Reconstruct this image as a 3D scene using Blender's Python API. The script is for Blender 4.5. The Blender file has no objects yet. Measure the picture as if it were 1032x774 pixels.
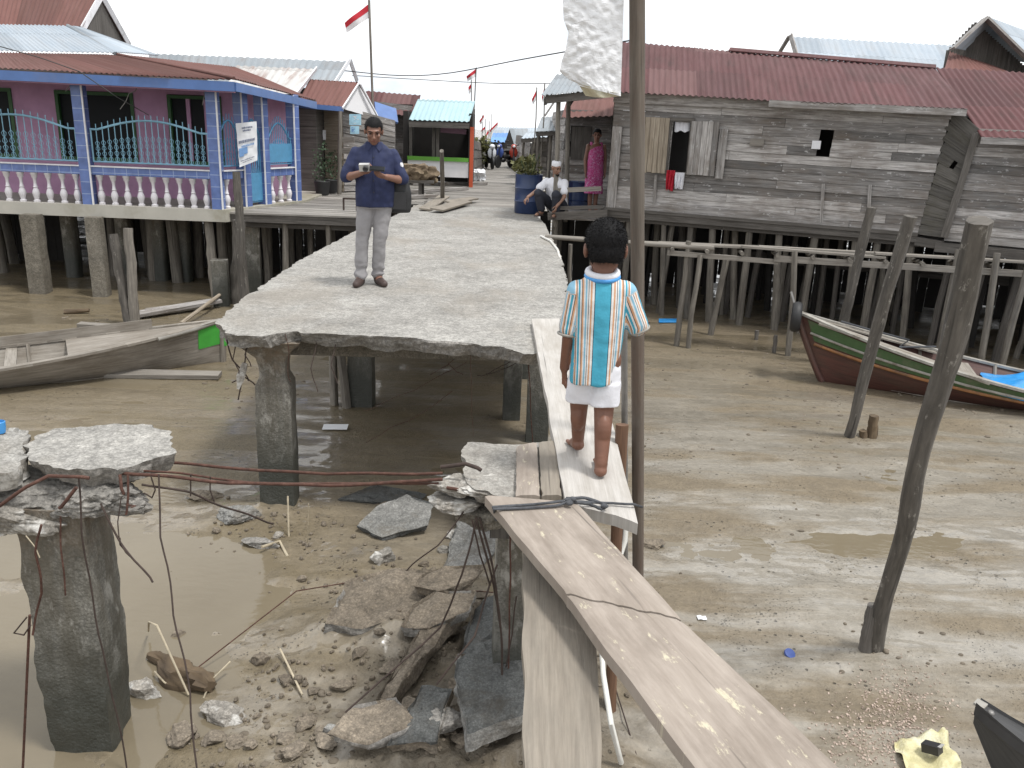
import bpy, bmesh, math, random
import numpy as np
from mathutils import Vector as V, Matrix, noise as mnoise
PI = math.pi
SC = bpy.context.scene
COL = SC.collection
rng = random.Random(7)

# ------------------------------------------------------------------ camera model
FPX, PW, PH, EYE = 835.0, 1032.0, 774.0, 1.55
PITCH = math.atan((387 - 130) / FPX); ROLL = math.radians(2.3); YAW = math.radians(0.7)
FWD = V((math.sin(YAW) * math.cos(PITCH), math.cos(YAW) * math.cos(PITCH), -math.sin(PITCH)))
_r = V((math.cos(YAW), -math.sin(YAW), 0)); _u = _r.cross(FWD)
RGT = _r * math.cos(ROLL) + _u * math.sin(ROLL)
UPV = _u * math.cos(ROLL) - _r * math.sin(ROLL)
CAMP = V((0, 0, EYE))
MUD = -1.55

def ray(x, y): return FWD + RGT * ((x - PW / 2) / FPX) + UPV * ((PH / 2 - y) / FPX)
def P(x, y, z=0.0):
    """world point on the level z seen at photo pixel x, y"""
    d = ray(x, y); return CAMP + d * ((z - EYE) / d.z)
def PY(x, y, Y):
    """world point at distance Y down the street seen at photo pixel x, y"""
    d = ray(x, y); return CAMP + d * (Y / d.y)

def make_camera():
    cd = bpy.data.cameras.new('camera'); co = bpy.data.objects.new('camera', cd); COL.objects.link(co)
    m = Matrix((RGT, UPV, -FWD)).transposed().to_4x4(); m.translation = CAMP
    co.matrix_world = m
    cd.sensor_width = 36; cd.lens = FPX / PW * 36; cd.clip_start = 0.05; cd.clip_end = 2000
    SC.camera = co

# ------------------------------------------------------------------ mesh builder
class MB:
    def __init__(s): s.v = []; s.f = []; s.uv = []; s.mi = []; s.m = 0
    def face(s, idx, uv): s.f.append(tuple(idx)); s.uv.append(list(uv)); s.mi.append(s.m)
    def poly(s, pts, uv=None):
        n = len(s.v); s.v += [V(p) for p in pts]
        s.face(range(n, n + len(pts)), uv or [(p[0], p[1]) for p in pts])
    def board(s, p0, p1, w, t, up=(0, 0, 1), w1=None, t1=None):
        """a plank from p0 to p1, w wide, t thick along up; UV u runs along its length in metres"""
        p0 = V(p0); p1 = V(p1); a = p1 - p0; L = a.length
        if L < 1e-6: return
        a /= L; sd = a.cross(V(up))
        if sd.length < 1e-4: sd = a.cross(V((0, 1, 0.01)))
        sd.normalize(); u = sd.cross(a)
        w1 = w if w1 is None else w1; t1 = t if t1 is None else t1
        n = len(s.v)
        for p, ww, tt in ((p0, w, t), (p1, w1, t1)):
            for sx, sy in ((-1, -1), (1, -1), (1, 1), (-1, 1)):
                s.v.append(p + sd * (sx * ww / 2) + u * (sy * tt / 2))
        o = rng.random() * 50; q = rng.random() * 50
        cs = [0, w, w + t, 2 * w + t, 2 * w + 2 * t]
        for k in range(4):
            k2 = (k + 1) % 4
            s.face((n + k, n + k2, n + 4 + k2, n + 4 + k), [(o, q + cs[k]), (o, q + cs[k + 1]), (o + L, q + cs[k + 1]), (o + L, q + cs[k])])
        s.face((n + 3, n + 2, n + 1, n), [(o, q), (o + .03, q), (o + .03, q + .03), (o, q + .03)])
        s.face((n + 4, n + 5, n + 6, n + 7), [(o, q), (o + .03, q), (o + .03, q + .03), (o, q + .03)])
    def box(s, c, sx, sy, sz, rz=0.0):
        c = V(c); d = V((math.cos(rz), math.sin(rz), 0))
        s.board(c - d * sx / 2, c + d * sx / 2, sy, sz)
    def tube(s, pts, r, n=8, cap=True, wob=0.0, seed=0):
        pts = [V(p) for p in pts]; m = len(pts)
        if not isinstance(r, (list, tuple)): r = [r] * m
        t0 = (pts[1] - pts[0]).normalized()
        x = t0.cross(V((0, 0, 1)))
        if x.length < 1e-3: x = V((1, 0, 0))
        x.normalize(); base = len(s.v); o = rng.random() * 50; q = rng.random() * 50; L = 0; Ls = []
        for i, p in enumerate(pts):
            t = (pts[min(i + 1, m - 1)] - pts[max(i - 1, 0)]).normalized()
            x = (x - t * x.dot(t)).normalized(); y = t.cross(x)
            if i: L += (p - pts[i - 1]).length
            Ls.append(L)
            for k in range(n):
                a = 2 * PI * k / n
                d = x * math.cos(a) + y * math.sin(a); rr = r[i]
                if wob: rr *= 1 + wob * mnoise.noise(d * 1.6 + V((seed * 3.1, seed, i * .45)))
                s.v.append(p + d * rr)
        for i in range(m - 1):
            for k in range(n):
                k2 = (k + 1) % n; a0 = q + k / n * 2 * PI * r[0]; a1 = q + (k + 1) / n * 2 * PI * r[0]
                s.face((base + i * n + k, base + i * n + k2, base + (i + 1) * n + k2, base + (i + 1) * n + k),
                       [(o + Ls[i], a0), (o + Ls[i], a1), (o + Ls[i + 1], a1), (o + Ls[i + 1], a0)])
        if cap:
            s.face([base + k for k in range(n)][::-1], [(o + .02 * math.cos(k), q + .02 * math.sin(k)) for k in range(n)])
            s.face([base + (m - 1) * n + k for k in range(n)], [(o + .02 * math.cos(k), q + .02 * math.sin(k)) for k in range(n)])
    def grid(s, G, thick=0.0, uvf=None, nrm=None):
        """G[i][j] points -> a sheet; thick > 0 makes it a closed slab of that thickness along -nrm"""
        ni, nj = len(G), len(G[0]); n = len(s.v)
        for row in G: s.v += [V(p) for p in row]
        uvf = uvf or (lambda i, j: (i, j))
        for i in range(ni - 1):
            for j in range(nj - 1):
                s.face((n + i * nj + j, n + (i + 1) * nj + j, n + (i + 1) * nj + j + 1, n + i * nj + j + 1),
                       [uvf(i, j), uvf(i + 1, j), uvf(i + 1, j + 1), uvf(i, j + 1)])
        if thick:
            nr = V(nrm or (0, 0, 1)) * thick; b = len(s.v)
            for row in G: s.v += [V(p) - nr for p in row]
            for i in range(ni - 1):
                for j in range(nj - 1):
                    s.face((b + i * nj + j, b + i * nj + j + 1, b + (i + 1) * nj + j + 1, b + (i + 1) * nj + j),
                           [uvf(i, j), uvf(i, j + 1), uvf(i + 1, j + 1), uvf(i + 1, j)])
            per = [i * nj for i in range(ni)] + [(ni - 1) * nj + j for j in range(1, nj)] + \
                  [i * nj + nj - 1 for i in range(ni - 2, -1, -1)] + [j for j in range(nj - 2, 0, -1)]
            for k in range(len(per)):
                a, c = per[k], per[(k + 1) % len(per)]
                s.face((n + a, b + a, b + c, n + c), [uvf(*divmod(a, nj))] * 2 + [uvf(*divmod(c, nj))] * 2)
    def lathe(s, c, prof, n=12, axis=(0, 0, 1)):
        c = V(c); ax = V(axis).normalized()
        x = ax.cross(V((0, 1, 0.02))).normalized(); y = ax.cross(x); b = len(s.v); m = len(prof)
        for r, z in prof:
            for k in range(n):
                a = 2 * PI * k / n; s.v.append(c + ax * z + (x * math.cos(a) + y * math.sin(a)) * max(r, 1e-4))
        for i in range(m - 1):
            for k in range(n):
                k2 = (k + 1) % n
                s.face((b + i * n + k, b + i * n + k2, b + (i + 1) * n + k2, b + (i + 1) * n + k),
                       [(prof[i][1], k / n), (prof[i][1], (k + 1) / n), (prof[i + 1][1], (k + 1) / n), (prof[i + 1][1], k / n)])
        s.face([b + k for k in range(n)][::-1], [(0, 0)] * n)
        s.face([b + (m - 1) * n + k for k in range(n)], [(0, 0)] * n)
    def prism(s, poly, z0, z1, zf=None):
        """poly: xy outline, counter-clockwise; zf(x, y) adds to both levels"""
        n = len(poly); b = len(s.v); zf = zf or (lambda x, y: 0)
        for z in (z0, z1):
            for x, y in poly: s.v.append(V((x, y, z + zf(x, y))))
        s.face(range(b + n, b + 2 * n), [(p[0], p[1]) for p in poly])
        s.face([b + k for k in range(n)][::-1], [(p[0], p[1]) for p in poly][::-1])
        for k in range(n):
            k2 = (k + 1) % n
            s.face((b + k, b + k2, b + n + k2, b + n + k), [(k, 0), (k + 1, 0), (k + 1, 1), (k, 1)])
    def ball(s, c, r, nu=14, nv=9, rot=None):
        c = V(c); r = r if isinstance(r, (tuple, list)) else (r, r, r); b = len(s.v)
        M = rot or Matrix.Identity(3)
        for i in range(1, nv):
            th = PI * i / nv
            for k in range(nu):
                a = 2 * PI * k / nu
                s.v.append(c + M @ V((r[0] * math.sin(th) * math.cos(a), r[1] * math.sin(th) * math.sin(a), r[2] * math.cos(th))))
        for i in range(nv - 2):
            for k in range(nu):
                k2 = (k + 1) % nu
                s.face((b + i * nu + k, b + (i + 1) * nu + k, b + (i + 1) * nu + k2, b + i * nu + k2), [(0, 0)] * 4)
        t = len(s.v); s.v += [c + M @ V((0, 0, r[2])), c + M @ V((0, 0, -r[2]))]
        for k in range(nu):
            k2 = (k + 1) % nu
            s.face((t, b + k, b + k2), [(0, 0)] * 3)
            s.face((t + 1, b + (nv - 2) * nu + k2, b + (nv - 2) * nu + k), [(0, 0)] * 3)

def to_mesh(name, mb):
    me = bpy.data.meshes.new(name)
    me.from_pydata([tuple(v) for v in mb.v], [], mb.f)
    uvl = me.uv_layers.new(name='UVMap')
    flat = np.array([c for f in mb.uv for uv in f for c in uv], dtype=np.float32)
    uvl.data.foreach_set('uv', flat)
    me.polygons.foreach_set('material_index', mb.mi)
    return me

ORG = {}
def link(name, me, mats, parent=None, smooth=None, label=None, org=None):
    """me is in world coordinates; the object gets a sensible origin, parented without changing its place"""
    n = len(me.vertices); co = np.empty(n * 3, dtype=np.float32); me.vertices.foreach_get('co', co); co = co.reshape(-1, 3)
    lo, hi = co.min(0), co.max(0)
    o = V(org) if org is not None else V(((lo[0] + hi[0]) / 2, (lo[1] + hi[1]) / 2, lo[2]))
    co -= np.array(o, dtype=np.float32); me.vertices.foreach_set('co', co.ravel())
    for m in (mats if isinstance(mats, (list, tuple)) else [mats]): me.materials.append(m)
    if smooth:
        me.polygons.foreach_set('use_smooth', [True] * len(me.polygons))
        me.set_sharp_from_angle(angle=math.radians(smooth if smooth > 1 else 40))
    me.update()
    ob = bpy.data.objects.new(name, me); COL.objects.link(ob)
    ORG[ob.name] = o
    if parent: ob.parent = parent; ob.location = o - ORG[parent.name]
    else: ob.location = o
    if label: ob['label'] = label
    return ob
def obj(name, mb, mats, parent=None, smooth=None, label=None, org=None):
    return link(name, to_mesh(name, mb), mats, parent, smooth, label, org)
def tag(o, label=None, cat=None, group=None, kind=None):
    for k, v in (('label', label), ('category', cat), ('group', group), ('kind', kind)):
        if v: o[k] = v
    return o
def thing(name, label, cat, loc, group=None):
    o = bpy.data.objects.new(name, None); COL.objects.link(o); o.empty_display_size = .2
    o.location = V(loc); ORG[o.name] = V(loc)
    return tag(o, label, cat, group)
def struct(o): o['kind'] = 'structure'; return o
def dup(root, loc, rotz=0.0, label=None, scale=None):
    r = root.copy(); COL.objects.link(r); r.location = V(loc); r.rotation_euler = (0, 0, rotz); ORG[r.name] = V(loc)
    if label: r['label'] = label
    if scale: r.scale = scale
    for ch in list(root.children):
        c = ch.copy(); COL.objects.link(c); c.parent = r
        for g in ch.children:
            d = g.copy(); COL.objects.link(d); d.parent = c
    return r

def corr(mb, e0, e1, r0, r1, pitch=.1, amp=.011, rows=8, nper=5, thick=.006, sag=0.0, jag=0.0):
    """corrugated sheet: eave e0->e1, ridge r0->r1"""
    e0, e1, r0, r1 = V(e0), V(e1), V(r0), V(r1); L = (e1 - e0).length; H = (r0 - e0).length
    n = max(4, int(L / pitch * nper)); nr = (e1 - e0).cross(r0 - e0).normalized()
    if nr.z < 0: nr = -nr
    jr = random.Random(int(L * 100)); sheets = {}
    G = []
    for i in range(n + 1):
        u = i / n; row = []; w = amp * math.sin(2 * PI * u * L / pitch)
        sh = int(u * L / .8)
        if sh not in sheets: sheets[sh] = (jr.uniform(-1, 1), jr.uniform(0, 1))
        for j in range(rows + 1):
            v = j / rows; vv = v - (jag * sheets[sh][0] / H if j == 0 else 0)
            p = e0.lerp(e1, u).lerp(r0.lerp(r1, u), vv)
            row.append(p + nr * (w + .004 * sheets[sh][0] + sag * (mnoise.noise(V((u * L * .35, v * H * .5, 3.3))) ) + .012 * (1 - v) * sheets[sh][1]))
        G.append(row)
    mb.grid(G, thick, lambda i, j: (i / n * L, j / rows * H), nr)

def plank_wall(mb, b0, b1, t0, t1, course=.16, holes=(), thick=.02, rnd=None, lap=True, gap=.006, seglen=(1.2, 3.2), missing=0.0):
    """weatherboards: bottom line b0->b1, top line t0->t1; holes = (u0, u1, v0, v1) in 0..1"""
    rnd = rnd or rng
    b0, b1, t0, t1 = V(b0), V(b1), V(t0), V(t1); L = (b1 - b0).length; H = ((t0 - b0).length + (t1 - b1).length) / 2
    n = max(2, int(round(H / course)))
    nr = (b1 - b0).cross(t0 - b0).normalized()
    for k in range(n):
        va, vb = k / n, (k + 1) / n
        u = 0.0
        while u < 1:
            u2 = min(1.0, u + rnd.uniform(*seglen) / L)
            if 1 - u2 < .5 / L: u2 = 1.0
            spans = [(u, u2)]
            for (ha, hb, hc, hd) in holes:
                if va < hd - 1e-6 and vb > hc + 1e-6:
                    ns = []
                    for a, b in spans:
                        if hb <= a or ha >= b: ns.append((a, b)); continue
                        if a < ha: ns.append((a, ha))
                        if b > hb: ns.append((hb, b))
                    spans = ns
            for a, b in spans:
                if b - a < .02 / L or rnd.random() < missing: continue
                jz = rnd.uniform(-.006, .006); off = rnd.uniform(0, .008)
                def at(uu, vv): return b0.lerp(b1, uu).lerp(t0.lerp(t1, uu), vv)
                m0 = at(a + .002 / L, (va + vb) / 2); m1 = at(b - .002 / L, (va + vb) / 2)
                tilt = nr * 1.0 + (V((0, 0, 1)) * (.10 if lap else 0))
                h = H / n - gap + (.012 if lap else 0)
                m0 = m0 + nr * off + V((0, 0, jz)); m1 = m1 + nr * (off + rnd.uniform(-.004, .004)) + V((0, 0, rnd.uniform(-.006, .006)))
                mb.board(m0, m1, h, thick * rnd.uniform(.8, 1.1), up=tilt)
            u = u2

def pole_pts(a, b, n=7, bend=.02, seed=0):
    a, b = V(a), V(b); L = (b - a).length; out = []
    for i in range(n):
        t = i / (n - 1); p = a.lerp(b, t)
        k = math.sin(PI * t)
        p = p + V((mnoise.noise(V((t * 2.2, seed * 7.7, 0))), mnoise.noise(V((t * 2.2, seed * 7.7, 9))), 0)) * bend * L * (.3 + k)
        out.append(p)
    return out
def pole(mb, a, b, r0, r1, n=9, rings=8, bend=.012, seed=0, wob=.16):
    pts = pole_pts(a, b, rings, bend, seed); m = len(pts)
    mb.tube(pts, [(r0 + (r1 - r0) * i / (m - 1)) * (1 + .06 * mnoise.noise(V((i * .8, seed * 3.3, 1)))) for i in range(m)], n, True, wob, seed)

def rock_mesh(size, seed, sub=4, rough=.18, cut=.5, flat=1.0):
    """an angular broken lump: an icosphere clipped by random planes, then roughened"""
    r = random.Random(seed); bm = bmesh.new(); bmesh.ops.create_icosphere(bm, subdivisions=sub, radius=1.0)
    pl = []
    for k in range(9):
        d = V((r.uniform(-1, 1), r.uniform(-1, 1), r.uniform(-1, 1))).normalized(); pl.append((d, r.uniform(cut, cut + .28)))
    pl += [(V((0, 0, 1)), .55 * flat), (V((r.uniform(-.2, .2), r.uniform(-.2, .2), -1)).normalized(), .6)]
    for v in bm.verts:
        p = v.co.copy()
        for d, h in pl:
            q = p.dot(d)
            if q > h: p -= d * (q - h)
        nn = mnoise.fractal(p * 2.3 + V((seed * 1.7, 0, 0)), 1.0, 2.0, 4)
        n2 = mnoise.fractal(p * 9 + V((seed * 1.7, 5, 0)), 1.0, 2.0, 3)
        p = p * (1 + rough * nn + rough * .3 * n2)
        v.co = V((p.x * size[0], p.y * size[1], p.z * size[2]))
    me = bpy.data.meshes.new('rock'); bm.to_mesh(me); bm.free(); return me
# ------------------------------------------------------------------ materials
class NT:
    def __init__(s, name):
        s.mat = bpy.data.materials.new(name); s.mat.use_nodes = True; s.t = s.mat.node_tree; s.t.nodes.clear()
        s.out = s.n('ShaderNodeOutputMaterial'); s.bs = s.n('ShaderNodeBsdfPrincipled'); s.l(s.bs.outputs[0], s.out.inputs[0])
    def n(s, typ, **kw):
        nd = s.t.nodes.new(typ)
        for k, v in kw.items():
            if hasattr(nd, k): setattr(nd, k, v)
        return nd
    def l(s, a, b): s.t.links.new(a, b)
    def put(s, sock, v):
        if v is None: return
        if hasattr(v, 'is_output') or hasattr(v, 'links'): s.l(v, sock)
        else:
            if sock.type == 'RGBA' and len(v) == 3: v = (*v, 1)
            sock.default_value = v
    def coord(s, kind='OBJ'):
        if kind == 'POS': return s.n('ShaderNodeNewGeometry').outputs['Position']
        return s.n('ShaderNodeTexCoord').outputs['UV' if kind == 'UV' else 'Object']
    def map(s, c, scale=(1, 1, 1), rot=(0, 0, 0), loc=(0, 0, 0)):
        m = s.n('ShaderNodeMapping'); s.l(c, m.inputs[0]); m.inputs['Scale'].default_value = scale; m.inputs['Rotation'].default_value = rot; m.inputs['Location'].default_value = loc
        return m.outputs[0]
    def noise(s, c, scale=5, detail=4, rough=.55, dist=0):
        m = s.n('ShaderNodeTexNoise'); s.l(c, m.inputs['Vector']); m.inputs['Scale'].default_value = scale; m.inputs['Detail'].default_value = detail
        m.inputs['Roughness'].default_value = rough; m.inputs['Distortion'].default_value = dist
        return m.outputs['Fac']
    def voro(s, c, scale=5, feature='F1', rnd=1):
        m = s.n('ShaderNodeTexVoronoi'); m.feature = feature; s.l(c, m.inputs['Vector']); m.inputs['Scale'].default_value = scale
        m.inputs['Randomness'].default_value = rnd
        return m.outputs[0]
    def ramp(s, f, stops, interp='LINEAR'):
        r = s.n('ShaderNodeValToRGB'); s.l(f, r.inputs[0]); e = r.color_ramp; e.interpolation = interp
        while len(e.elements) > 1: e.elements.remove(e.elements[-1])
        e.elements[0].position = stops[0][0]; e.elements[0].color = (*stops[0][1], 1)
        for p, c in stops[1:]:
            x = e.elements.new(p); x.color = (*c, 1)
        return r.outputs[0]
    def rng(s, f, a, b, c=0.0, d=1.0):
        m = s.n('ShaderNodeMapRange'); s.l(f, m.inputs[0])
        for i, v in enumerate((a, b, c, d)): m.inputs[1 + i].default_value = v
        return m.outputs[0]
    def mix(s, f, a, b, mode='MIX'):
        m = s.n('ShaderNodeMix', data_type='RGBA', blend_type=mode); m.clamp_result = False
        s.put(m.inputs[0], f); s.put(m.inputs[6], a); s.put(m.inputs[7], b); return m.outputs[2]
    def math(s, op, a, b=None, c=None):
        m = s.n('ShaderNodeMath', operation=op); s.put(m.inputs[0], a); s.put(m.inputs[1], b)
        if c is not None: s.put(m.inputs[2], c)
        return m.outputs[0]
    def isl(s): return s.n('ShaderNodeNewGeometry').outputs['Random Per Island']
    def bump(s, h, dist=.01, strength=1.0, prev=None):
        b = s.n('ShaderNodeBump'); b.inputs['Distance'].default_value = dist; b.inputs['Strength'].default_value = strength
        s.l(h, b.inputs['Height'])
        if prev is not None: s.l(prev, b.inputs['Normal'])
        return b.outputs[0]
    def done(s, color, rough=.7, bump=None, metal=None, spec=None):
        s.put(s.bs.inputs['Base Color'], color); s.put(s.bs.inputs['Roughness'], rough)
        if bump is not None: s.l(bump, s.bs.inputs['Normal'])
        if metal is not None: s.put(s.bs.inputs['Metallic'], metal)
        if spec is not None: s.put(s.bs.inputs['Specular IOR Level'], spec)
        return s.mat

def m_wood(name, dark, light, var=.35, stain=(.05, .05, .045), stain_amt=.5, bump=.004, rough=.85, along=2.0, across=38, flecks=None, knots=True):
    s = NT(name); uv = s.coord('UV'); pos = s.coord('POS')
    g = s.noise(s.map(uv, (along, across, 1)), 1.0, 5, .65, .4)
    g2 = s.noise(s.map(uv, (along * 2.5, across * 4, 1)), 1.0, 3, .6)
    gg = s.math('ADD', s.math('MULTIPLY', g, .65), s.math('MULTIPLY', g2, .35))
    c = s.ramp(gg, [(.32, dark), (.66, light)])
    v = s.rng(s.isl(), 0, 1, 1 - var, 1 + var * .6)
    c = s.mulv(c, v)
    st = s.noise(pos, 1.3, 6, .65); st2 = s.noise(s.map(uv, (1.6, 7, 1)), 1.3, 6, .7)
    k = s.math('MULTIPLY', s.rng(s.math('ADD', s.math('MULTIPLY', st, .5), s.math('MULTIPLY', st2, .5)), .46, .66, 0, 1), stain_amt)
    c = s.mix(k, c, stain)
    if flecks:
        fk = s.rng(s.noise(s.map(uv, (3.0, 7, 1)), 2.0, 6, .75), .59, .65, 0, .75)
        c = s.mix(fk, c, flecks)
    if knots:
        cr = s.rng(s.noise(s.map(uv, (.8, across * 1.6, 1)), 1.0, 2, .5), .66, .72, 0, .75)
        c = s.mix(cr, c, tuple(x * .25 for x in dark))
    return s.done(c, rough, s.bump(gg, bump))
def _mulv(s, c, v):
    m = s.n('ShaderNodeVectorMath', operation='SCALE'); s.l(c, m.inputs[0]); s.put(m.inputs[3], v); return m.outputs[0]
NT.mulv = _mulv

def m_concrete(name, a, b, dark=(.06, .06, .055), white=None, wet=False, bump=.012, agg=70, white_amt=.5, darkpos=.6, cracks=0.0):
    s = NT(name); pos = s.coord('POS')
    n1 = s.noise(pos, 1.1, 6, .62); n2 = s.noise(pos, 14, 5, .7); vo = s.voro(pos, agg)
    c = s.ramp(n1, [(.3, a), (.7, b)])
    c = s.mulv(c, s.rng(n2, .25, .75, .62, 1.35)); c = s.mulv(c, s.rng(s.noise(pos, 3.3, 5, .7, .6), .3, .7, .80, 1.16)); c = s.mulv(c, s.rng(s.noise(pos, 120, 2, .6), .32, .68, .72, 1.25))
    c = s.mulv(c, s.rng(vo, 0, .8, 1.18, .72))
    dk = s.rng(s.noise(pos, 2.6, 7, .7, .5), darkpos, darkpos + .16, 0, .8)
    c = s.mix(dk, c, dark)
    if white:
        wk = s.rng(s.noise(pos, 8.0, 6, .62), 1 - white_amt, 1 - white_amt + .10, 0, .85)
        wk = s.math('MULTIPLY', wk, s.rng(s.noise(pos, 38, 3, .6), .30, .52, .35, 1))
        c = s.mix(wk, c, white)
    rough = .9
    if wet:
        z = s.n('ShaderNodeSeparateXYZ'); s.l(pos, z.inputs[0])
        h = s.math('ADD', z.outputs[2], s.math('MULTIPLY', n1, .5))
        w = s.rng(h, -.95, -.45, 1, 0)
        sk = s.rng(s.noise(s.map(pos, (8, 8, .8)), 1.6, 5, .65), .40, .60, 0, .75); c = s.mix(sk, c, (.10, .088, .066))
        pk = s.rng(s.noise(s.map(pos, (3, 3, 1.6)), 2.2, 6, .7), .55, .63, 0, .8); c = s.mix(pk, c, (.36, .345, .31))
        tp = s.rng(z.outputs[2], -.55, -.1, 0, .55); c = s.mix(s.math('MULTIPLY', tp, s.rng(n2, .4, .6, .2, 1)), c, (.20, .13, .075))
        c = s.mix(s.math('MULTIPLY', w, .9), c, (.035, .038, .032)); rough = s.rng(w, 0, 1, .9, .45)
    if cracks:
        wp = s.n('ShaderNodeVectorMath', operation='ADD'); s.l(pos, wp.inputs[0]); wn_ = s.n('ShaderNodeTexNoise'); wn_.inputs['Scale'].default_value = 2.2; wn_.inputs['Detail'].default_value = 6; s.l(pos, wn_.inputs['Vector'])
        sc_ = s.n('ShaderNodeVectorMath', operation='SCALE'); s.l(wn_.outputs['Color'], sc_.inputs[0]); sc_.inputs[3].default_value = .9; s.l(sc_.outputs[0], wp.inputs[1])
        ck = s.rng(s.voro(wp.outputs[0], .75, 'DISTANCE_TO_EDGE'), .004, .014, 1, 0)
        c = s.mix(s.math('MULTIPLY', s.math('MULTIPLY', ck, s.rng(s.noise(pos, .9, 3, .5), .46, .54, 0, 1)), cracks), c, (.05, .045, .038))
        wx = s.rng(s.noise(s.map(pos, (1, .6, 1)), .8, 5, .6), .5, .62, 0, .45); c = s.mix(wx, c, (.25, .22, .18))
    hh = s.math('ADD', s.math('MULTIPLY', vo, -.25), s.math('ADD', n2, s.math('MULTIPLY', s.noise(pos, 45, 4, .7), .5)))
    return s.done(c, rough, s.bump(hh, bump))

def m_plain(name, c, rough=.6, var=.12, scale=9, bump=0.0, metal=None, dirt=None, dirt_amt=.4):
    s = NT(name); o = s.coord('OBJ'); n = s.noise(o, scale, 5, .6)
    cc = s.mulv(s.mix(0.0, c, c), s.rng(n, .25, .75, 1 - var, 1 + var))
    if dirt: cc = s.mix(s.math('MULTIPLY', s.rng(s.noise(o, scale * .45, 6, .7), .5, .68), dirt_amt), cc, dirt)
    return s.done(cc, rough, s.bump(s.noise(o, scale * 5, 4, .6), bump) if bump else None, metal)

def m_roof(name, c1, c2, rust=(.12, .05, .03), rust_amt=.5, rough=.55, metal=0.0, pale=None):
    s = NT(name); uv = s.coord('UV')
    sx = s.n('ShaderNodeSeparateXYZ'); s.l(uv, sx.inputs[0])
    cell = s.n('ShaderNodeCombineXYZ'); s.l(s.math('FLOOR', s.math('DIVIDE', sx.outputs[0], .8)), cell.inputs[0]); s.l(s.math('FLOOR', s.math('DIVIDE', sx.outputs[1], 1.55)), cell.inputs[1])
    wn = s.n('ShaderNodeTexWhiteNoise'); wn.noise_dimensions = '2D'; s.l(cell.outputs[0], wn.inputs['Vector'])
    n = s.noise(s.map(uv, (1.2, .45, 1)), 1.6, 6, .65); st = s.noise(s.map(uv, (11, .7, 1)), 1.0, 5, .65)
    c = s.mix(s.rng(n, .3, .7), c1, c2)
    c = s.mulv(c, s.rng(wn.outputs['Value'], 0, 1, .8, 1.18))
    k = s.rng(s.math('ADD', s.math('MULTIPLY', n, .5), s.math('MULTIPLY', st, .5)), .47, .66, 0, rust_amt)
    c = s.mix(k, c, rust)
    if pale: c = s.mix(s.rng(wn.outputs['Value'], .93, .95, 0, .5), c, pale)
    lap = s.math('FRACT', s.math('DIVIDE', sx.outputs[1], 1.55)); c = s.mulv(c, s.rng(lap, 0, .025, .55, 1))
    return s.done(c, s.rng(st, .3, .7, rough, rough + .25), s.bump(st, .002), metal)

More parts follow.
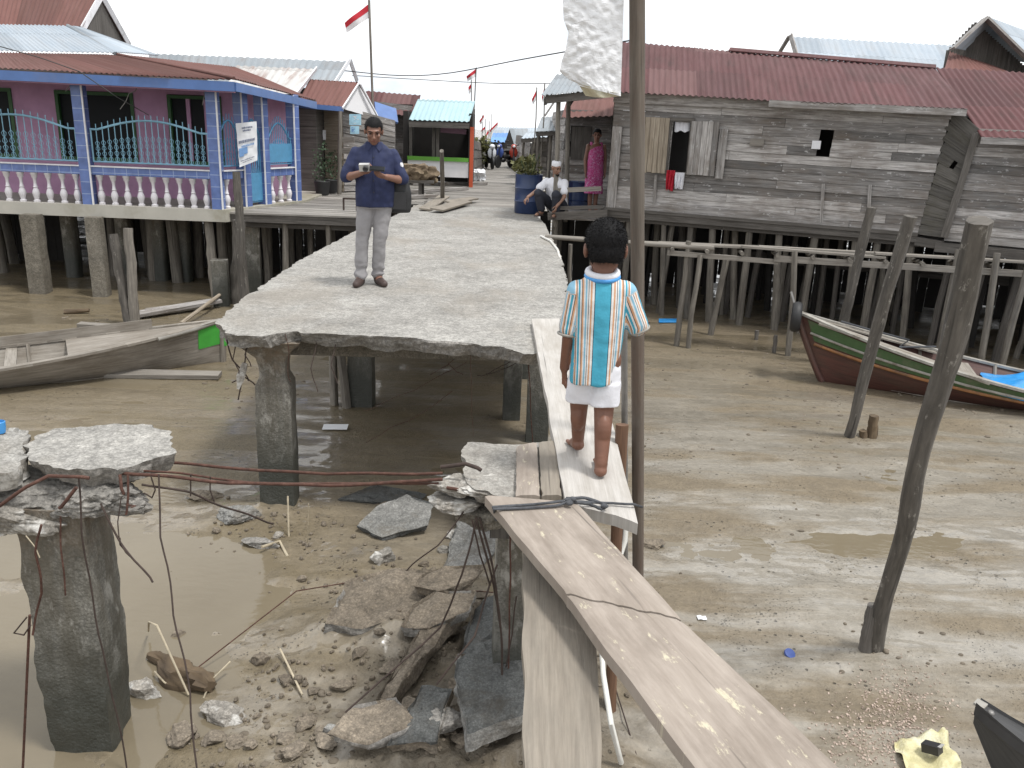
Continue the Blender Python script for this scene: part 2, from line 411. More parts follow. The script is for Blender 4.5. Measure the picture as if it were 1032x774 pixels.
M = {}
def build_mats():
    M['grey_wood'] = m_wood('weathered_grey_wood', (.10, .092, .086), (.48, .455, .435), .65, (.13, .10, .075), .8, .006, flecks=(.58, .57, .56), across=26)
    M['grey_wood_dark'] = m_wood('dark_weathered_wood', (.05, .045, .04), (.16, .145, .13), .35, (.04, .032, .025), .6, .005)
    M['wall_side'] = m_wood('stained_side_boards', (.045, .04, .036), (.15, .14, .125), .3, (.05, .045, .02), .7, .005)
    M['stilt'] = m_wood('stilt_wood', (.075, .067, .058), (.26, .235, .20), .4, (.05, .042, .035), .55, .006, across=24)
    M['pole'] = m_wood('pole_wood', (.04, .036, .032), (.145, .13, .112), .1, (.035, .03, .025), .7, .016, across=14, flecks=(.30, .28, .25))
    M['tall_pole'] = m_wood('milled_pole_wood', (.075, .062, .05), (.15, .128, .105), .05, (.10, .05, .03), .55, .003, across=26)
    M['plank_pale'] = m_wood('pale_foot_plank', (.35, .328, .30), (.50, .475, .445), .06, (.27, .24, .20), .75, .003, across=30)
    M['plank_tan'] = m_wood('tan_foot_plank', (.24, .20, .165), (.365, .315, .27), .05, (.14, .112, .088), .85, .003, along=2.6, across=16, flecks=(.56, .51, .37))
    M['plank_grey'] = m_wood('grey_foot_plank', (.175, .15, .12), (.285, .25, .205), .08, (.11, .10, .085), .6, .005, across=26)
    M['jetty_wood'] = m_wood('jetty_boards', (.13, .12, .105), (.36, .335, .305), .35, (.12, .11, .095), .5, .004)
    M['beam_pale'] = m_wood('pale_beam_wood', (.13, .115, .10), (.31, .285, .25), .3, (.12, .10, .08), .4, .004)
    M['shutter'] = m_wood('shutter_wood', (.16, .125, .09), (.44, .38, .30), .2, (.15, .11, .07), .4, .004)
    M['boat_grey'] = m_wood('grey_boat_planks', (.15, .132, .11), (.34, .31, .27), .2, (.12, .095, .068), .75, .004)
    M['boat_red'] = m_wood('worn_red_boat_paint', (.04, .02, .017), (.125, .048, .036), .1, (.085, .06, .042), .75, .004, .6)
    M['boat_green'] = m_plain('green_boat_paint', (.05, .10, .037), .6, .25, 7, .001, None, (.13, .12, .085), .75)
    M['boat_orange'] = m_plain('orange_boat_paint', (.26, .115, .04), .5, .25, 9, 0, None, (.10, .06, .04), .8)
    M['boat_white'] = m_plain('chalky_boat_paint', (.31, .295, .265), .7, .25, 9, .001, None, (.13, .105, .08), .85)
    M['lime_green'] = m_plain('bright_green_paint', (.06, .36, .05), .5, .15, 9)
    M['concrete'] = m_concrete('deck_concrete', (.262, .250, .228), (.385, .370, .342), (.14, .13, .115), bump=.012, agg=48, darkpos=.60, cracks=.22)
    M['concrete_broken'] = m_concrete('broken_concrete', (.20, .19, .17), (.31, .29, .265), (.09, .08, .07), bump=.012, agg=42)
    M['concrete_white'] = m_concrete('broken_concrete_white', (.21, .195, .17), (.36, .33, .29), (.09, .075, .06), (.60, .585, .55), bump=.007, agg=46, white_amt=.50)
    M['column'] = m_concrete('wet_column_concrete', (.155, .15, .13), (.26, .245, .215), (.05, .048, .04), wet=True, bump=.009, agg=60)
    M['column_brown'] = m_concrete('rusty_pier_concrete', (.13, .112, .085), (.22, .20, .165), (.07, .05, .035), bump=.012, agg=60)
    M['rubble_brown'] = m_concrete('muddy_rubble', (.13, .105, .076), (.245, .205, .158), (.05, .04, .028), bump=.012, agg=50)
    M['slab_dark'] = m_concrete('dark_wet_slab', (.075, .078, .076), (.13, .132, .126), (.06, .05, .037), bump=.010, agg=70, darkpos=.50)
    M['slab_grey'] = m_concrete('grey_slab', (.19, .188, .175), (.30, .292, .275), (.115, .095, .068), bump=.012, agg=50, darkpos=.50)
    s = NT('rusty_rebar'); o = s.coord('POS'); n = s.noise(o, 30, 5, .7)
    M['rust'] = s.done(s.ramp(n, [(.3, (.038, .017, .012)), (.55, (.085, .038, .026)), (.75, (.15, .085, .065))]), .9, s.bump(n, .004))
    M['dark_rust'] = m_plain('dark_rebar', (.045, .03, .024), .85, .4, 25)
    M['straw'] = m_plain('dry_stick', (.42, .36, .26), .8, .3, 20)
    M['pvc'] = m_plain('pale_plastic_pipe', (.62, .61, .57), .4, .12, 6, 0, None, (.25, .22, .17), .5)
    M['grey_pipe'] = m_plain('grey_metal_pipe', (.22, .21, .20), .5, .2, 12, 0, .5)
    M['brown_stake'] = m_wood('brown_stake', (.07, .035, .02), (.19, .105, .06), .1, (.04, .02, .015), .5, .006)
    M['bark'] = m_wood('wet_log', (.05, .035, .022), (.17, .12, .07), .2, (.03, .02, .015), .6, .012, across=14)
    M['red_roof'] = m_roof('red_corrugated_roof', (.070, .019, .020), (.100, .031, .031), (.050, .024, .022), .85, .62, 0.0, (.13, .07, .065))
    M['rust_roof'] = m_roof('rusty_corrugated_roof', (.115, .046, .038), (.145, .064, .053), (.078, .04, .031), .6, .7)
    M['zinc_roof'] = m_roof('zinc_corrugated_roof', (.27, .315, .36), (.37, .41, .45), (.24, .24, .24), .45, .55, .0)
    M['old_zinc'] = m_roof('dull_zinc_roof', (.19, .215, .235), (.27, .295, .315), (.15, .13, .12), .6, .55, .0)
    M['patch_roof'] = m_roof('patched_zinc_roof', (.38, .37, .355), (.46, .46, .45), (.17, .075, .05), .95, .55, .0)
    M['teal_roof'] = m_roof('teal_corrugated_roof', (.25, .38, .41), (.33, .45, .48), (.28, .36, .37), .4, .5)
    M['blue_roof'] = m_roof('blue_corrugated_roof', (.09, .22, .50), (.13, .30, .58), (.09, .2, .42), .4, .5)
    s = NT('blue_tiles'); uv = s.coord('UV')
    b = s.n('ShaderNodeTexBrick'); b.offset = 0; s.l(s.map(uv, (1, 1, 1)), b.inputs['Vector'])
    b.inputs['Color1'].default_value = (.10, .155, .36, 1); b.inputs['Color2'].default_value = (.125, .185, .41, 1); b.inputs['Mortar'].default_value = (.25, .32, .50, 1)
    b.inputs['Scale'].default_value = 1.0; b.inputs['Brick Width'].default_value = .2; b.inputs['Row Height'].default_value = .2; b.inputs['Mortar Size'].default_value = .007
    M['blue_tile'] = s.done(s.mulv(b.outputs[0], s.rng(s.noise(s.coord('POS'), 5, 4, .6), .3, .7, .75, 1.2)), .25)
    M['blue_paint'] = m_plain('blue_fascia_paint', (.08, .155, .36), .45, .15, 4, 0, None, (.12, .16, .30), .5)
    M['white_paint'] = m_plain('white_trim_paint', (.72, .72, .74), .5, .08, 8, 0, None, (.4, .38, .36), .5)
    M['baluster'] = m_plain('cast_baluster_white', (.66, .64, .66), .6, .1, 12, .002, None, (.42, .38, .36), .6)
    M['purple'] = m_plain('purple_plaster', (.52, .30, .46), .7, .14, 3, 0, None, (.36, .22, .33), .6)
    M['pink_edge'] = m_plain('pink_soffit_paint', (.25, .13, .19), .6, .1, 3)
    M['green_frame'] = m_plain('dark_green_frame', (.03, .10, .03), .5, .2, 8)
    M['cyan_iron'] = m_plain('turquoise_grille_paint', (.22, .42, .54), .45, .15, 12)
    M['cyan_bright'] = m_plain('bright_turquoise_gate_paint', (.09, .27, .45), .45, .15, 12)
    M['slab_mossy'] = m_plain('mossy_floor_edge', (.44, .42, .37), .85, .2, .9, .003, None, (.19, .17, .10), .8)
    M['glass_dark'] = m_plain('dark_window_glass', (.012, .014, .016), .45, .1, 3); M['glass_dark'].node_tree.nodes['Principled BSDF'].inputs['Specular IOR Level'].default_value = .15
    M['black'] = m_plain('black_rubber', (.018, .018, .019), .6, .2, 12)
    M['dark_void'] = m_plain('near_black_shade', (.03, .027, .025), .9, .2, 4)  # near black colour stands in for shade inside and beneath the houses
    s = NT('blue_plastic'); n = s.noise(s.coord('OBJ'), 4, 4, .6)
    M['drum_blue'] = s.done(s.ramp(n, [(.3, (.018, .034, .09)), (.7, (.028, .05, .125))]), .35)
    M['tarp_blue'] = m_plain('bright_blue_tarp', (.03, .26, .62), .4, .2, 6, .004, None, (.25, .5, .72), .35)
    s = NT('white_woven_plastic'); o = s.coord('OBJ'); n = s.noise(o, 9, 6, .65, .8); vo = s.voro(s.map(o, (1, 1, 1)), 9, 'DISTANCE_TO_EDGE')
    M['sack'] = s.done(s.mix(s.rng(n, .3, .7), (.70, .705, .72), (.80, .805, .82)), .5, s.bump(s.math('ADD', n, s.math('MULTIPLY', s.noise(s.map(o, (1, 1, 2.2)), 22, 5, .6, 1.2), .6)), .008, .9))
    M['sack_tan'] = m_plain('tan_sack_hem', (.62, .58, .44), .5, .12, 9, .004)
    M['yellow_bag'] = m_plain('pale_yellow_plastic', (.58, .53, .30), .35, .15, 14, .008, None, (.64, .62, .50), .9)
    M['shells'] = m_plain('pink_shell_chips', (.40, .315, .26), .6, .4, 60)
    M['skin'] = m_plain('brown_skin', (.215, .108, .074), .5, .10, 30)
    M['skin_boy'] = m_plain('tanned_child_skin', (.165, .074, .046), .5, .14, 22, .001)
    M['skin_pale'] = m_plain('light_brown_skin', (.23, .125, .085), .5, .10, 30)
    s = NT('black_hair'); n = s.noise(s.map(s.coord('OBJ'), (60, 60, 18)), 3.0, 4, .7)
    M['hair'] = s.done(s.ramp(n, [(.3, (.005, .005, .006)), (.7, (.011, .010, .010))]), .7, s.bump(n, .0012), spec=.2)
    M['navy'] = m_plain('navy_shirt_cotton', (.015, .022, .068), .8, .18, 14, .002)
    M['trouser'] = m_plain('grey_trouser_cotton', (.27, .26, .265), .85, .12, 10, .003)
    M['shoe'] = m_plain('dark_brown_shoe', (.055, .035, .03), .6, .2, 15)
    M['white_cloth'] = m_plain('white_cotton', (.70, .70, .74), .85, .08, 12, .002)
    M['dark_cloth'] = m_plain('black_trouser_cotton', (.022, .024, .035), .85, .2, 12)
    M['eye_dark'] = m_plain('dark_eye', (.012, .009, .008), .2, .1, 3)
    M['lip'] = m_plain('lip_skin', (.20, .07, .05), .5, .1, 9)
    M['camera_black'] = m_plain('black_device', (.02, .02, .022), .35, .2, 12)
    M['silver'] = m_plain('silver_device', (.55, .54, .52), .3, .1, 12, 0, .4)
    M['flag_red'] = m_plain('flag_red_cloth', (.52, .025, .04), .8, .1, 9)
    M['flag_white'] = m_plain('flag_white_cloth', (.75, .74, .74), .8, .06, 9)
    M['orange_post'] = m_plain('orange_paint', (.50, .085, .03), .5, .12, 6)
    M['lime_band'] = m_plain('lime_green_paint', (.10, .30, .03), .5, .1, 4)
    M['white_wall'] = m_plain('white_painted_wall', (.72, .71, .72), .6, .05, 3, 0, None, (.5, .47, .45), .3)
    M['paper'] = m_plain('printed_paper', (.72, .73, .75), .6, .05, 5)
    M['print_blue'] = m_plain('blue_print', (.16, .30, .55), .6, .25, 9)
    M['print_grey'] = m_plain('grey_print', (.10, .12, .19), .6, .2, 9)
    M['print_cyan'] = m_plain('pale_blue_poster', (.38, .62, .74), .6, .35, 7)
    M['rope'] = m_plain('dark_grey_rope', (.075, .078, .085), .9, .35, 60, .003)
    M['leaf'] = m_plain('green_leaves', (.055, .11, .03), .6, .5, 5)
    M['leaf_dark'] = m_plain('dark_leaves', (.03, .06, .025), .6, .5, 5)
    M['leaf_yellow'] = m_plain('yellow_green_leaves', (.12, .12, .04), .6, .5, 5)
    M['thatch'] = m_wood('brown_bundle', (.10, .075, .045), (.32, .25, .16), .4, (.07, .05, .03), .4, .006)
    M['matting'] = m_plain('brown_matting', (.15, .11, .07), .9, .5, 16, .01, None, (.30, .24, .15), .6)
    M['cloth_red'] = m_plain('red_cloth', (.42, .012, .03), .85, .15, 9)
    M['moto_red'] = m_plain('red_motorbike_paint', (.40, .05, .03), .3, .1, 9)
    M['moto_white'] = m_plain('white_motorbike_paint', (.62, .64, .68), .3, .1, 9)
    M['moto_blue'] = m_plain('blue_motorbike_paint', (.05, .09, .30), .3, .1, 9)
    M['steel'] = m_plain('dull_steel', (.4, .4, .4), .35, .1, 9, 0, .8)
    M['wire'] = m_plain('black_cable', (.02, .02, .02), .6, .1, 9)
    M['prow'] = m_wood('dark_prow_wood', (.018, .018, .019), (.055, .055, .057), .1, (.09, .085, .08), .4, .003, .6)
    M['basin'] = m_plain('light_blue_plastic', (.06, .28, .62), .35, .1, 6)
    # boy's striped shirt: a stripe coordinate stored per vertex, 0..1
    s = NT('striped_shirt'); a = s.n('ShaderNodeAttribute'); a.attribute_name = 'stripe'
    T, K, W, O, L = (.055, .33, .46), (.018, .022, .035), (.66, .645, .62), (.55, .30, .17), (.22, .42, .55)
    seq = [(0, T), (.235, K), (.26, W), (.33, O), (.385, W), (.43, K), (.45, W), (.49, L), (.55, W), (.59, O), (.645, K), (.665, W), (.72, T), (.79, W), (.83, K), (.85, O), (.90, W), (.95, L)]
    c = s.ramp(a.outputs['Fac'], seq, 'CONSTANT'); n = s.noise(s.coord('OBJ'), 40, 4, .6)
    M['stripes'] = s.done(s.mulv(c, s.rng(n, .3, .7, .93, 1.05)), .85, s.bump(s.noise(s.coord('OBJ'), 14, 4, .6), .006))
    # pink dress with a pale floral pattern
    s = NT('pink_patterned_dress'); o = s.coord('OBJ'); vo = s.noise(o, 14, 2, .5, 2.5)
    M['dress'] = s.done(s.ramp(vo, [(.40, (.42, .035, .17)), (.50, (.60, .14, .34)), (.56, (.30, .02, .13)), (.62, (.58, .30, .48))]), .8)
    # tidal mud: colour by dampness, wet film in bands, specks and holes in patches
    s = NT('tidal_mud'); pos = s.coord('POS')
    z = s.n('ShaderNodeSeparateXYZ'); s.l(pos, z.inputs[0])
    n1 = s.noise(pos, .55, 6, .6); n2 = s.noise(pos, 5, 6, .62); n3 = s.noise(pos, 30, 4, .7)
    band = s.noise(s.map(pos, (.45, 2.1, 1), (0, 0, .12)), 1.15, 5, .58, .3)
    grey = s.rng(z.outputs[0], -1.5, 1.2, 0, 1)
    far = s.rng(z.outputs[1], 8.5, 12.5, 0, 1)
    pale = s.mix(far, s.mix(grey, (.20, .165, .115), (.262, .236, .195)), (.18, .147, .098))
    brown = s.mix(grey, (.15, .12, .074), (.18, .145, .098))
    c = s.mix(s.rng(s.math('ADD', s.math('MULTIPLY', n1, .4), s.math('MULTIPLY', band, .6)), .44, .55), brown, pale)
    heap = s.n('ShaderNodeVectorMath', operation='DISTANCE'); s.l(pos, heap.inputs[0]); heap.inputs[1].default_value = (.0, 3.75, -1.5)
    hk = s.rng(s.math('ADD', heap.outputs['Value'], s.math('MULTIPLY', n2, 1.3)), 1.0, 1.75, .8, 0)
    c = s.mix(hk, c, (.082, .066, .046))
    c = s.mulv(c, s.rng(n2, .28, .72, .84, 1.14)); c = s.mulv(c, s.rng(n3, .32, .68, .86, 1.1))
    patch = s.rng(s.noise(pos, 1.3, 4, .6), .50, .60, 0, 1)
    sp = s.math('MULTIPLY', s.rng(s.voro(pos, 15), .10, .18, 1, 0), patch)
    sp2 = s.math('MULTIPLY', s.rng(s.voro(pos, 42), .12, .22, 1, 0), s.rng(s.noise(pos, 2.4, 4, .6), .5, .62, 0, .8))
    c = s.mix(s.math('MULTIPLY', s.math('MAXIMUM', sp, sp2), .8), c, (.05, .042, .03))
    wet = s.math('MULTIPLY', s.rng(s.math('ADD', band, s.math('MULTIPLY', n2, .30)), .60, .70, 0, 1), s.rng(hk, 0, .5, 1, 0))
    lump = s.math('MULTIPLY', s.math('MULTIPLY', n3, .45), s.rng(wet, 0, 1, 1, .15))
    hgt = s.math('ADD', s.math('ADD', s.math('MULTIPLY', n2, .8), lump), s.math('MULTIPLY', s.math('MAXIMUM', sp, sp2), -.6))
    b1 = s.bump(hgt, .04, .9)
    s.put(s.bs.inputs['Coat Weight'], s.rng(wet, 0, 1, .15, 1.0)); s.put(s.bs.inputs['Coat Roughness'], s.rng(wet, 0, 1, .35, .08)); s.put(s.bs.inputs['Coat IOR'], 1.4)
    rip = s.bump(s.noise(s.map(pos, (1, 2, 1)), 5, 3, .5), .006, .6); s.l(rip, s.bs.inputs['Coat Normal'])
    M['mud'] = s.done(c, s.rng(wet, 0, 1, .6, .3), b1, spec=.4)
    s = NT('murky_water'); pos = s.coord('POS'); n = s.noise(pos, .8, 4, .6); rp = s.noise(s.map(pos, (1, 2.2, 1)), 9, 3, .5)
    M['water'] = s.done(s.mix(s.rng(n, .3, .7), (.150, .123, .082), (.182, .153, .106)), .07, s.bump(rp, .004, .35), spec=.35)
# ------------------------------------------------------------------ world, sun, ground
def make_world():
    w = bpy.data.worlds.new('World'); SC.world = w; w.use_nodes = True; t = w.node_tree; t.nodes.clear()
    def n(k): return t.nodes.new(k)
    out = n('ShaderNodeOutputWorld'); bg = n('ShaderNodeBackground'); t.links.new(bg.outputs[0], out.inputs[0])
    sky = n('ShaderNodeTexSky'); sky.sky_type = 'NISHITA'; sky.sun_disc = False
    sky.sun_elevation = SUN_EL; sky.sun_rotation = SUN_AZ
    tc = n('ShaderNodeTexCoord'); mp = n('ShaderNodeMapping'); mp.inputs['Scale'].default_value = (1, 1, 2.6); t.links.new(tc.outputs['Generated'], mp.inputs[0])
    no = n('ShaderNodeTexNoise'); no.inputs['Scale'].default_value = 2.3; no.inputs['Detail'].default_value = 7; no.inputs['Roughness'].default_value = .58; t.links.new(mp.outputs[0], no.inputs['Vector'])
    rp = n('ShaderNodeValToRGB'); e = rp.color_ramp.elements; e[0].position = .36; e[0].color = (9.4, 10.2, 11.4, 1); e[1].position = .47; e[1].color = (13.0, 13.2, 13.4, 1)
    t.links.new(no.outputs['Fac'], rp.inputs[0])
    cv = n('ShaderNodeMapRange'); t.links.new(no.outputs['Fac'], cv.inputs[0]); cv.inputs[1].default_value = .28; cv.inputs[2].default_value = .46; cv.inputs[3].default_value = .72; cv.inputs[4].default_value = 1.0
    mx = n('ShaderNodeMix'); mx.data_type = 'RGBA'; t.links.new(cv.outputs[0], mx.inputs[0]); t.links.new(sky.outputs[0], mx.inputs[6]); t.links.new(rp.outputs[0], mx.inputs[7])
    t.links.new(mx.outputs[2], bg.inputs[0]); bg.inputs[1].default_value = .096
SUN_EL = math.radians(68); SUN_DIR_AZ = math.radians(118)      # azimuth from +Y towards +X
SUN_AZ = SUN_DIR_AZ
def make_sun():
    l = bpy.data.lights.new('sun', 'SUN'); l.energy = 2.9; l.angle = math.radians(9); l.color = (1, .98, .945)
    o = bpy.data.objects.new('sun', l); COL.objects.link(o)
    d = V((math.sin(SUN_DIR_AZ) * math.cos(SUN_EL), math.cos(SUN_DIR_AZ) * math.cos(SUN_EL), math.sin(SUN_EL)))
    o.rotation_euler = d.to_track_quat('Z', 'Y').to_euler(); o.location = d * 60

def vnoise(x, y, seed=0):
    """smooth value noise on numpy arrays"""
    xi = np.floor(x).astype(np.int64); yi = np.floor(y).astype(np.int64); fx = x - xi; fy = y - yi
    def h(a, b):
        k = (a * 374761393 + b * 668265263 + seed * 974711) & 0x7fffffff
        k = ((k ^ (k >> 13)) * 1274126177) & 0x7fffffff
        return ((k ^ (k >> 16)) & 0xffff) / 65535.0
    ux = fx * fx * (3 - 2 * fx); uy = fy * fy * (3 - 2 * fy)
    return (h(xi, yi) * (1 - ux) + h(xi + 1, yi) * ux) * (1 - uy) + (h(xi, yi + 1) * (1 - ux) + h(xi + 1, yi + 1) * ux) * uy - .5
def fbm(x, y, sc, oc=4, seed=0, gain=.55):
    a = 1.0; t = 0
    for k in range(oc):
        t = t + a * vnoise(x * sc, y * sc, seed + k); sc *= 2.03; a *= gain
    return t

MOUNDS = [(-.55, 4.45, .75, .55, .16), (.05, 3.4, .8, .7, .16), (-1.95, 6.2, .6, .4, .07), (-.9, 3.5, .8, .35, .05), (.15, 4.1, .45, .6, .10), (.9, 4.3, .5, 1.2, .05), (-1.0, 5.3, .5, .3, .05)]
def mud_h(x, y):
    x = np.asarray(x, dtype=float); y = np.asarray(y, dtype=float)
    near = np.clip((9 - y) / 6, 0, 1)
    h = .024 * fbm(x, y, .45, 4, 3) + .026 * fbm(x * .55, y * 2.4, .9, 4, 11)
    h = h + near * (.015 * fbm(x, y, 4.0, 5, 21, .62) * (1 + 1.5 * (fbm(x, y, .8, 3, 5) > .1)))
    left = np.clip((-1.0 - x) / .8, 0, 1) * np.clip((7.6 - y) / 1.5, 0, 1)
    h = h - .030 * left
    right = np.clip((x - .6) / .8, 0, 1); h = h + .006 * right * np.clip((7 - y) / 3, 0, 1)
    far = np.clip((y - 12.5) / 4, 0, 1); h = h + .03 * far
    for (mx, my, rx, ry, hh) in MOUNDS:
        d = ((x - mx) / rx) ** 2 + ((y - my) / ry) ** 2
        h = h + hh * np.exp(-d * 1.4) * (1 + .9 * fbm(x, y, 3.2, 4, 31))
    return MUD + h
def mz(x, y): return float(mud_h(np.array([x]), np.array([y]))[0])
def PM(x, y):
    """point on the mud seen at photo pixel"""
    p = P(x, y, MUD); return V((p.x, p.y, mz(p.x, p.y)))

def graded(a, b, lo, hi, d0, g):
    """coordinates from lo to hi: step d0 inside [a, b], growing by g outside"""
    out = list(np.arange(a, b, d0)); s = d0; x = out[-1]
    while x < hi: s *= g; x += s; out.append(x)
    s = d0; x = out[0]; pre = []
    while x > lo: s *= g; x -= s; pre.append(x)
    return np.array(pre[::-1] + out)
def make_ground():
    xs = graded(-3.2, 3.4, -900, 900, .024, 1.035); ys = graded(2.0, 6.6, -300, 1400, .024, 1.022)
    X, Y = np.meshgrid(xs, ys, indexing='ij')
    Z = mud_h(X, Y); Z = np.where(Y > 60, MUD, Z)
    ni, nj = X.shape
    co = np.stack([X, Y, Z], -1).reshape(-1, 3)
    idx = np.arange(ni * nj).reshape(ni, nj)
    q = np.stack([idx[:-1, :-1], idx[1:, :-1], idx[1:, 1:], idx[:-1, 1:]], -1).reshape(-1, 4)
    me = bpy.data.meshes.new('mud'); me.from_pydata(co.tolist(), [], q.tolist())
    o = struct(link('mud_flat', me, M['mud'], None, None, None, (0, 0, MUD)))
    me.polygons.foreach_set('use_smooth', [True] * len(me.polygons))
    b = MB(); xs = np.linspace(-60, 60, 3); b.grid([[(x, y, MUD - .0135) for y in (-20, 20, 60)] for x in xs])
    struct(obj('tidal_water', b, M['water']))
    # small clods of mud lying about: beyond counting
    r = random.Random(5); b = MB()
    zones = [((.5, 3.6), (2.3, 7.5), 320, .003, .015), ((-1.3, .7), (2.9, 5.2), 500, .005, .02), ((-3.0, -.9), (3.0, 6.5), 350, .004, .015), ((.8, 8), (7.5, 12.5), 500, .008, .022), ((-7, -2.2), (7.5, 13.5), 420, .008, .022)]
    for (x0, x1), (y0, y1), n, a, c in zones:
        for k in range(n):
            x, y = r.uniform(x0, x1), r.uniform(y0, y1)
            if fbm(np.array([x]), np.array([y]), 1.1, 3, 77)[0] < -.02: continue
            z = mz(x, y); s = r.uniform(a, c) * (1.6 if r.random() < .06 else 1)
            b.ball((x, y, z + s * .2), (s * r.uniform(.8, 1.7), s * r.uniform(.7, 1.3), s * .6), 6, 4)
    o = obj('mud_clods', b, m_plain('mud_clod', (.14, .115, .085), .8, .4, 3), None, 60); o['kind'] = 'stuff'

# ------------------------------------------------------------------ the broken concrete footbridge
def rag(pts, step, amp, seed, closed=True):
    """subdivide an outline and roughen it"""
    r = random.Random(seed); out = []
    n = len(pts)
    for i in range(n if closed else n - 1):
        a = V((pts[i][0], pts[i][1])); c = V((pts[(i + 1) % n][0], pts[(i + 1) % n][1]))
        flag = pts[i][2] if len(pts[i]) > 2 else 1
        m = max(1, int((c - a).length / step)); d = (c - a).normalized(); nn = V((-d.y, d.x))
        for k in range(m):
            p = a.lerp(c, k / m)
            e = amp * flag * (mnoise.noise(V((p.x * 5, p.y * 5, seed))) + .6 * mnoise.noise(V((p.x * 17, p.y * 17, seed))))
            out.append((p.x + nn.x * e, p.y + nn.y * e))
    return out
def broken_slab(mb, outline, ztop, zbot, seed, rough=.02, layers=4, under=.06, top_m=0, side_m=1, top_rough=.006, relief=0.0):
    """a slab whose sides are broken stone: outline (ccw), sides pulled in towards the bottom"""
    n = len(outline); cx = sum(p[0] for p in outline) / n; cy = sum(p[1] for p in outline) / n; base = len(mb.v)
    for L in range(layers + 1):
        t = L / layers; z = ztop + (zbot - ztop) * t
        for x, y in outline:
            d = V((x - cx, y - cy)); d = d.normalized() if d.length else d
            q = V((x * 6, y * 6, z * 9 + seed)); e = rough * mnoise.fractal(q, 1, 2, 4) * (1 if L else .4) - under * t * (1 + 1.2 * mnoise.noise(V((x * 3, y * 3, seed))))
            zz = z + (.35 * abs(zbot - ztop) * mnoise.noise(V((x * 4, y * 4, seed + 9))) if L == layers else 0) + top_rough * mnoise.noise(V((x * 5, y * 5, seed)))
            mb.v.append(V((x + d.x * e, y + d.y * e, zz)))
    mb.m = top_m
    if relief:
        prev = [base + k for k in range(n)]
        for fr in (.94, .84, .7, .54, .38, .22, .06):
            cur = []
            for k, (x, y) in enumerate(outline):
                px, py = cx + (x - cx) * fr, cy + (y - cy) * fr; q = V((px * 5, py * 5, seed)); cur.append(len(mb.v))
                mb.v.append(V((px, py, ztop + relief * (mnoise.fractal(q, 1, 2, 5) + .5 * mnoise.fractal(q * 3.1, 1, 2, 3)) + (-relief * .5 if fr > .9 else 0))))
            for k in range(n):
                k2 = (k + 1) % n; mb.face((prev[k], prev[k2], cur[k2], cur[k]), [(0, 0)] * 4)
            prev = cur
        mb.face(prev, [(0, 0)] * n)
    else: mb.face([base + k for k in range(n)], [p for p in outline])
    mb.m = side_m
    for L in range(layers):
        for k in range(n):
            k2 = (k + 1) % n
            mb.face((base + L * n + k2, base + L * n + k, base + (L + 1) * n + k, base + (L + 1) * n + k2), [(0, 0)] * 4)
    mb.face([base + layers * n + k for k in range(n)][::-1], [(0, 0)] * n); mb.m = 0
def rough_column(mb, c, w, d, z0, z1, seed, rot=0.0, bulge=None, amp=.025, n=28, rings=22):
    """a square-ish concrete column with chipped edges; bulge(t) scales the section, t 0 at foot"""
    b = len(mb.v); cr, sr = math.cos(rot), math.sin(rot)
    for i in range(rings + 1):
        t = i / rings; z = z0 + (z1 - z0) * t; k = bulge(t) if bulge else 1.0
        for j in range(n):
            a = 2 * PI * (j + .5) / n; q = max(abs(math.cos(a)), abs(math.sin(a))); rr = 1 / (q ** .82)
            x, y = math.cos(a) * rr * w / 2 * k, math.sin(a) * rr * d / 2 * k
            e = 1 + amp * 4 * mnoise.fractal(V((x * 6, y * 6, z * 3.2 + seed)), 1, 2, 4)
            mb.v.append(V((c[0] + (x * cr - y * sr) * e, c[1] + (x * sr + y * cr) * e, z)))
    for i in range(rings):
        for j in range(n):
            j2 = (j + 1) % n
            mb.face((b + i * n + j, b + i * n + j2, b + (i + 1) * n + j2, b + (i + 1) * n + j), [(0, 0)] * 4)
    mb.face([b + j for j in range(n)][::-1], [(0, 0)] * n); mb.face([b + rings * n + j for j in range(n)], [(0, 0)] * n)
def rebar(name, parent, pts, r=.006, mat='rust', wob=.0, cat=None):
    r *= .68
    b = MB(); pts = [V(p) for p in pts]
    out = []
    for i in range(len(pts) - 1):
        for k in range(5):
            t = k / 5; p = pts[i].lerp(pts[i + 1], t)
            out.append(p + V((mnoise.noise(p * 4), mnoise.noise(p * 4 + V((9, 0, 0))), mnoise.noise(p * 4 + V((0, 9, 0))))) * wob)
    out.append(pts[-1]); b.tube(out, r, 7)
    return obj(name, b, M[mat], parent, 60)

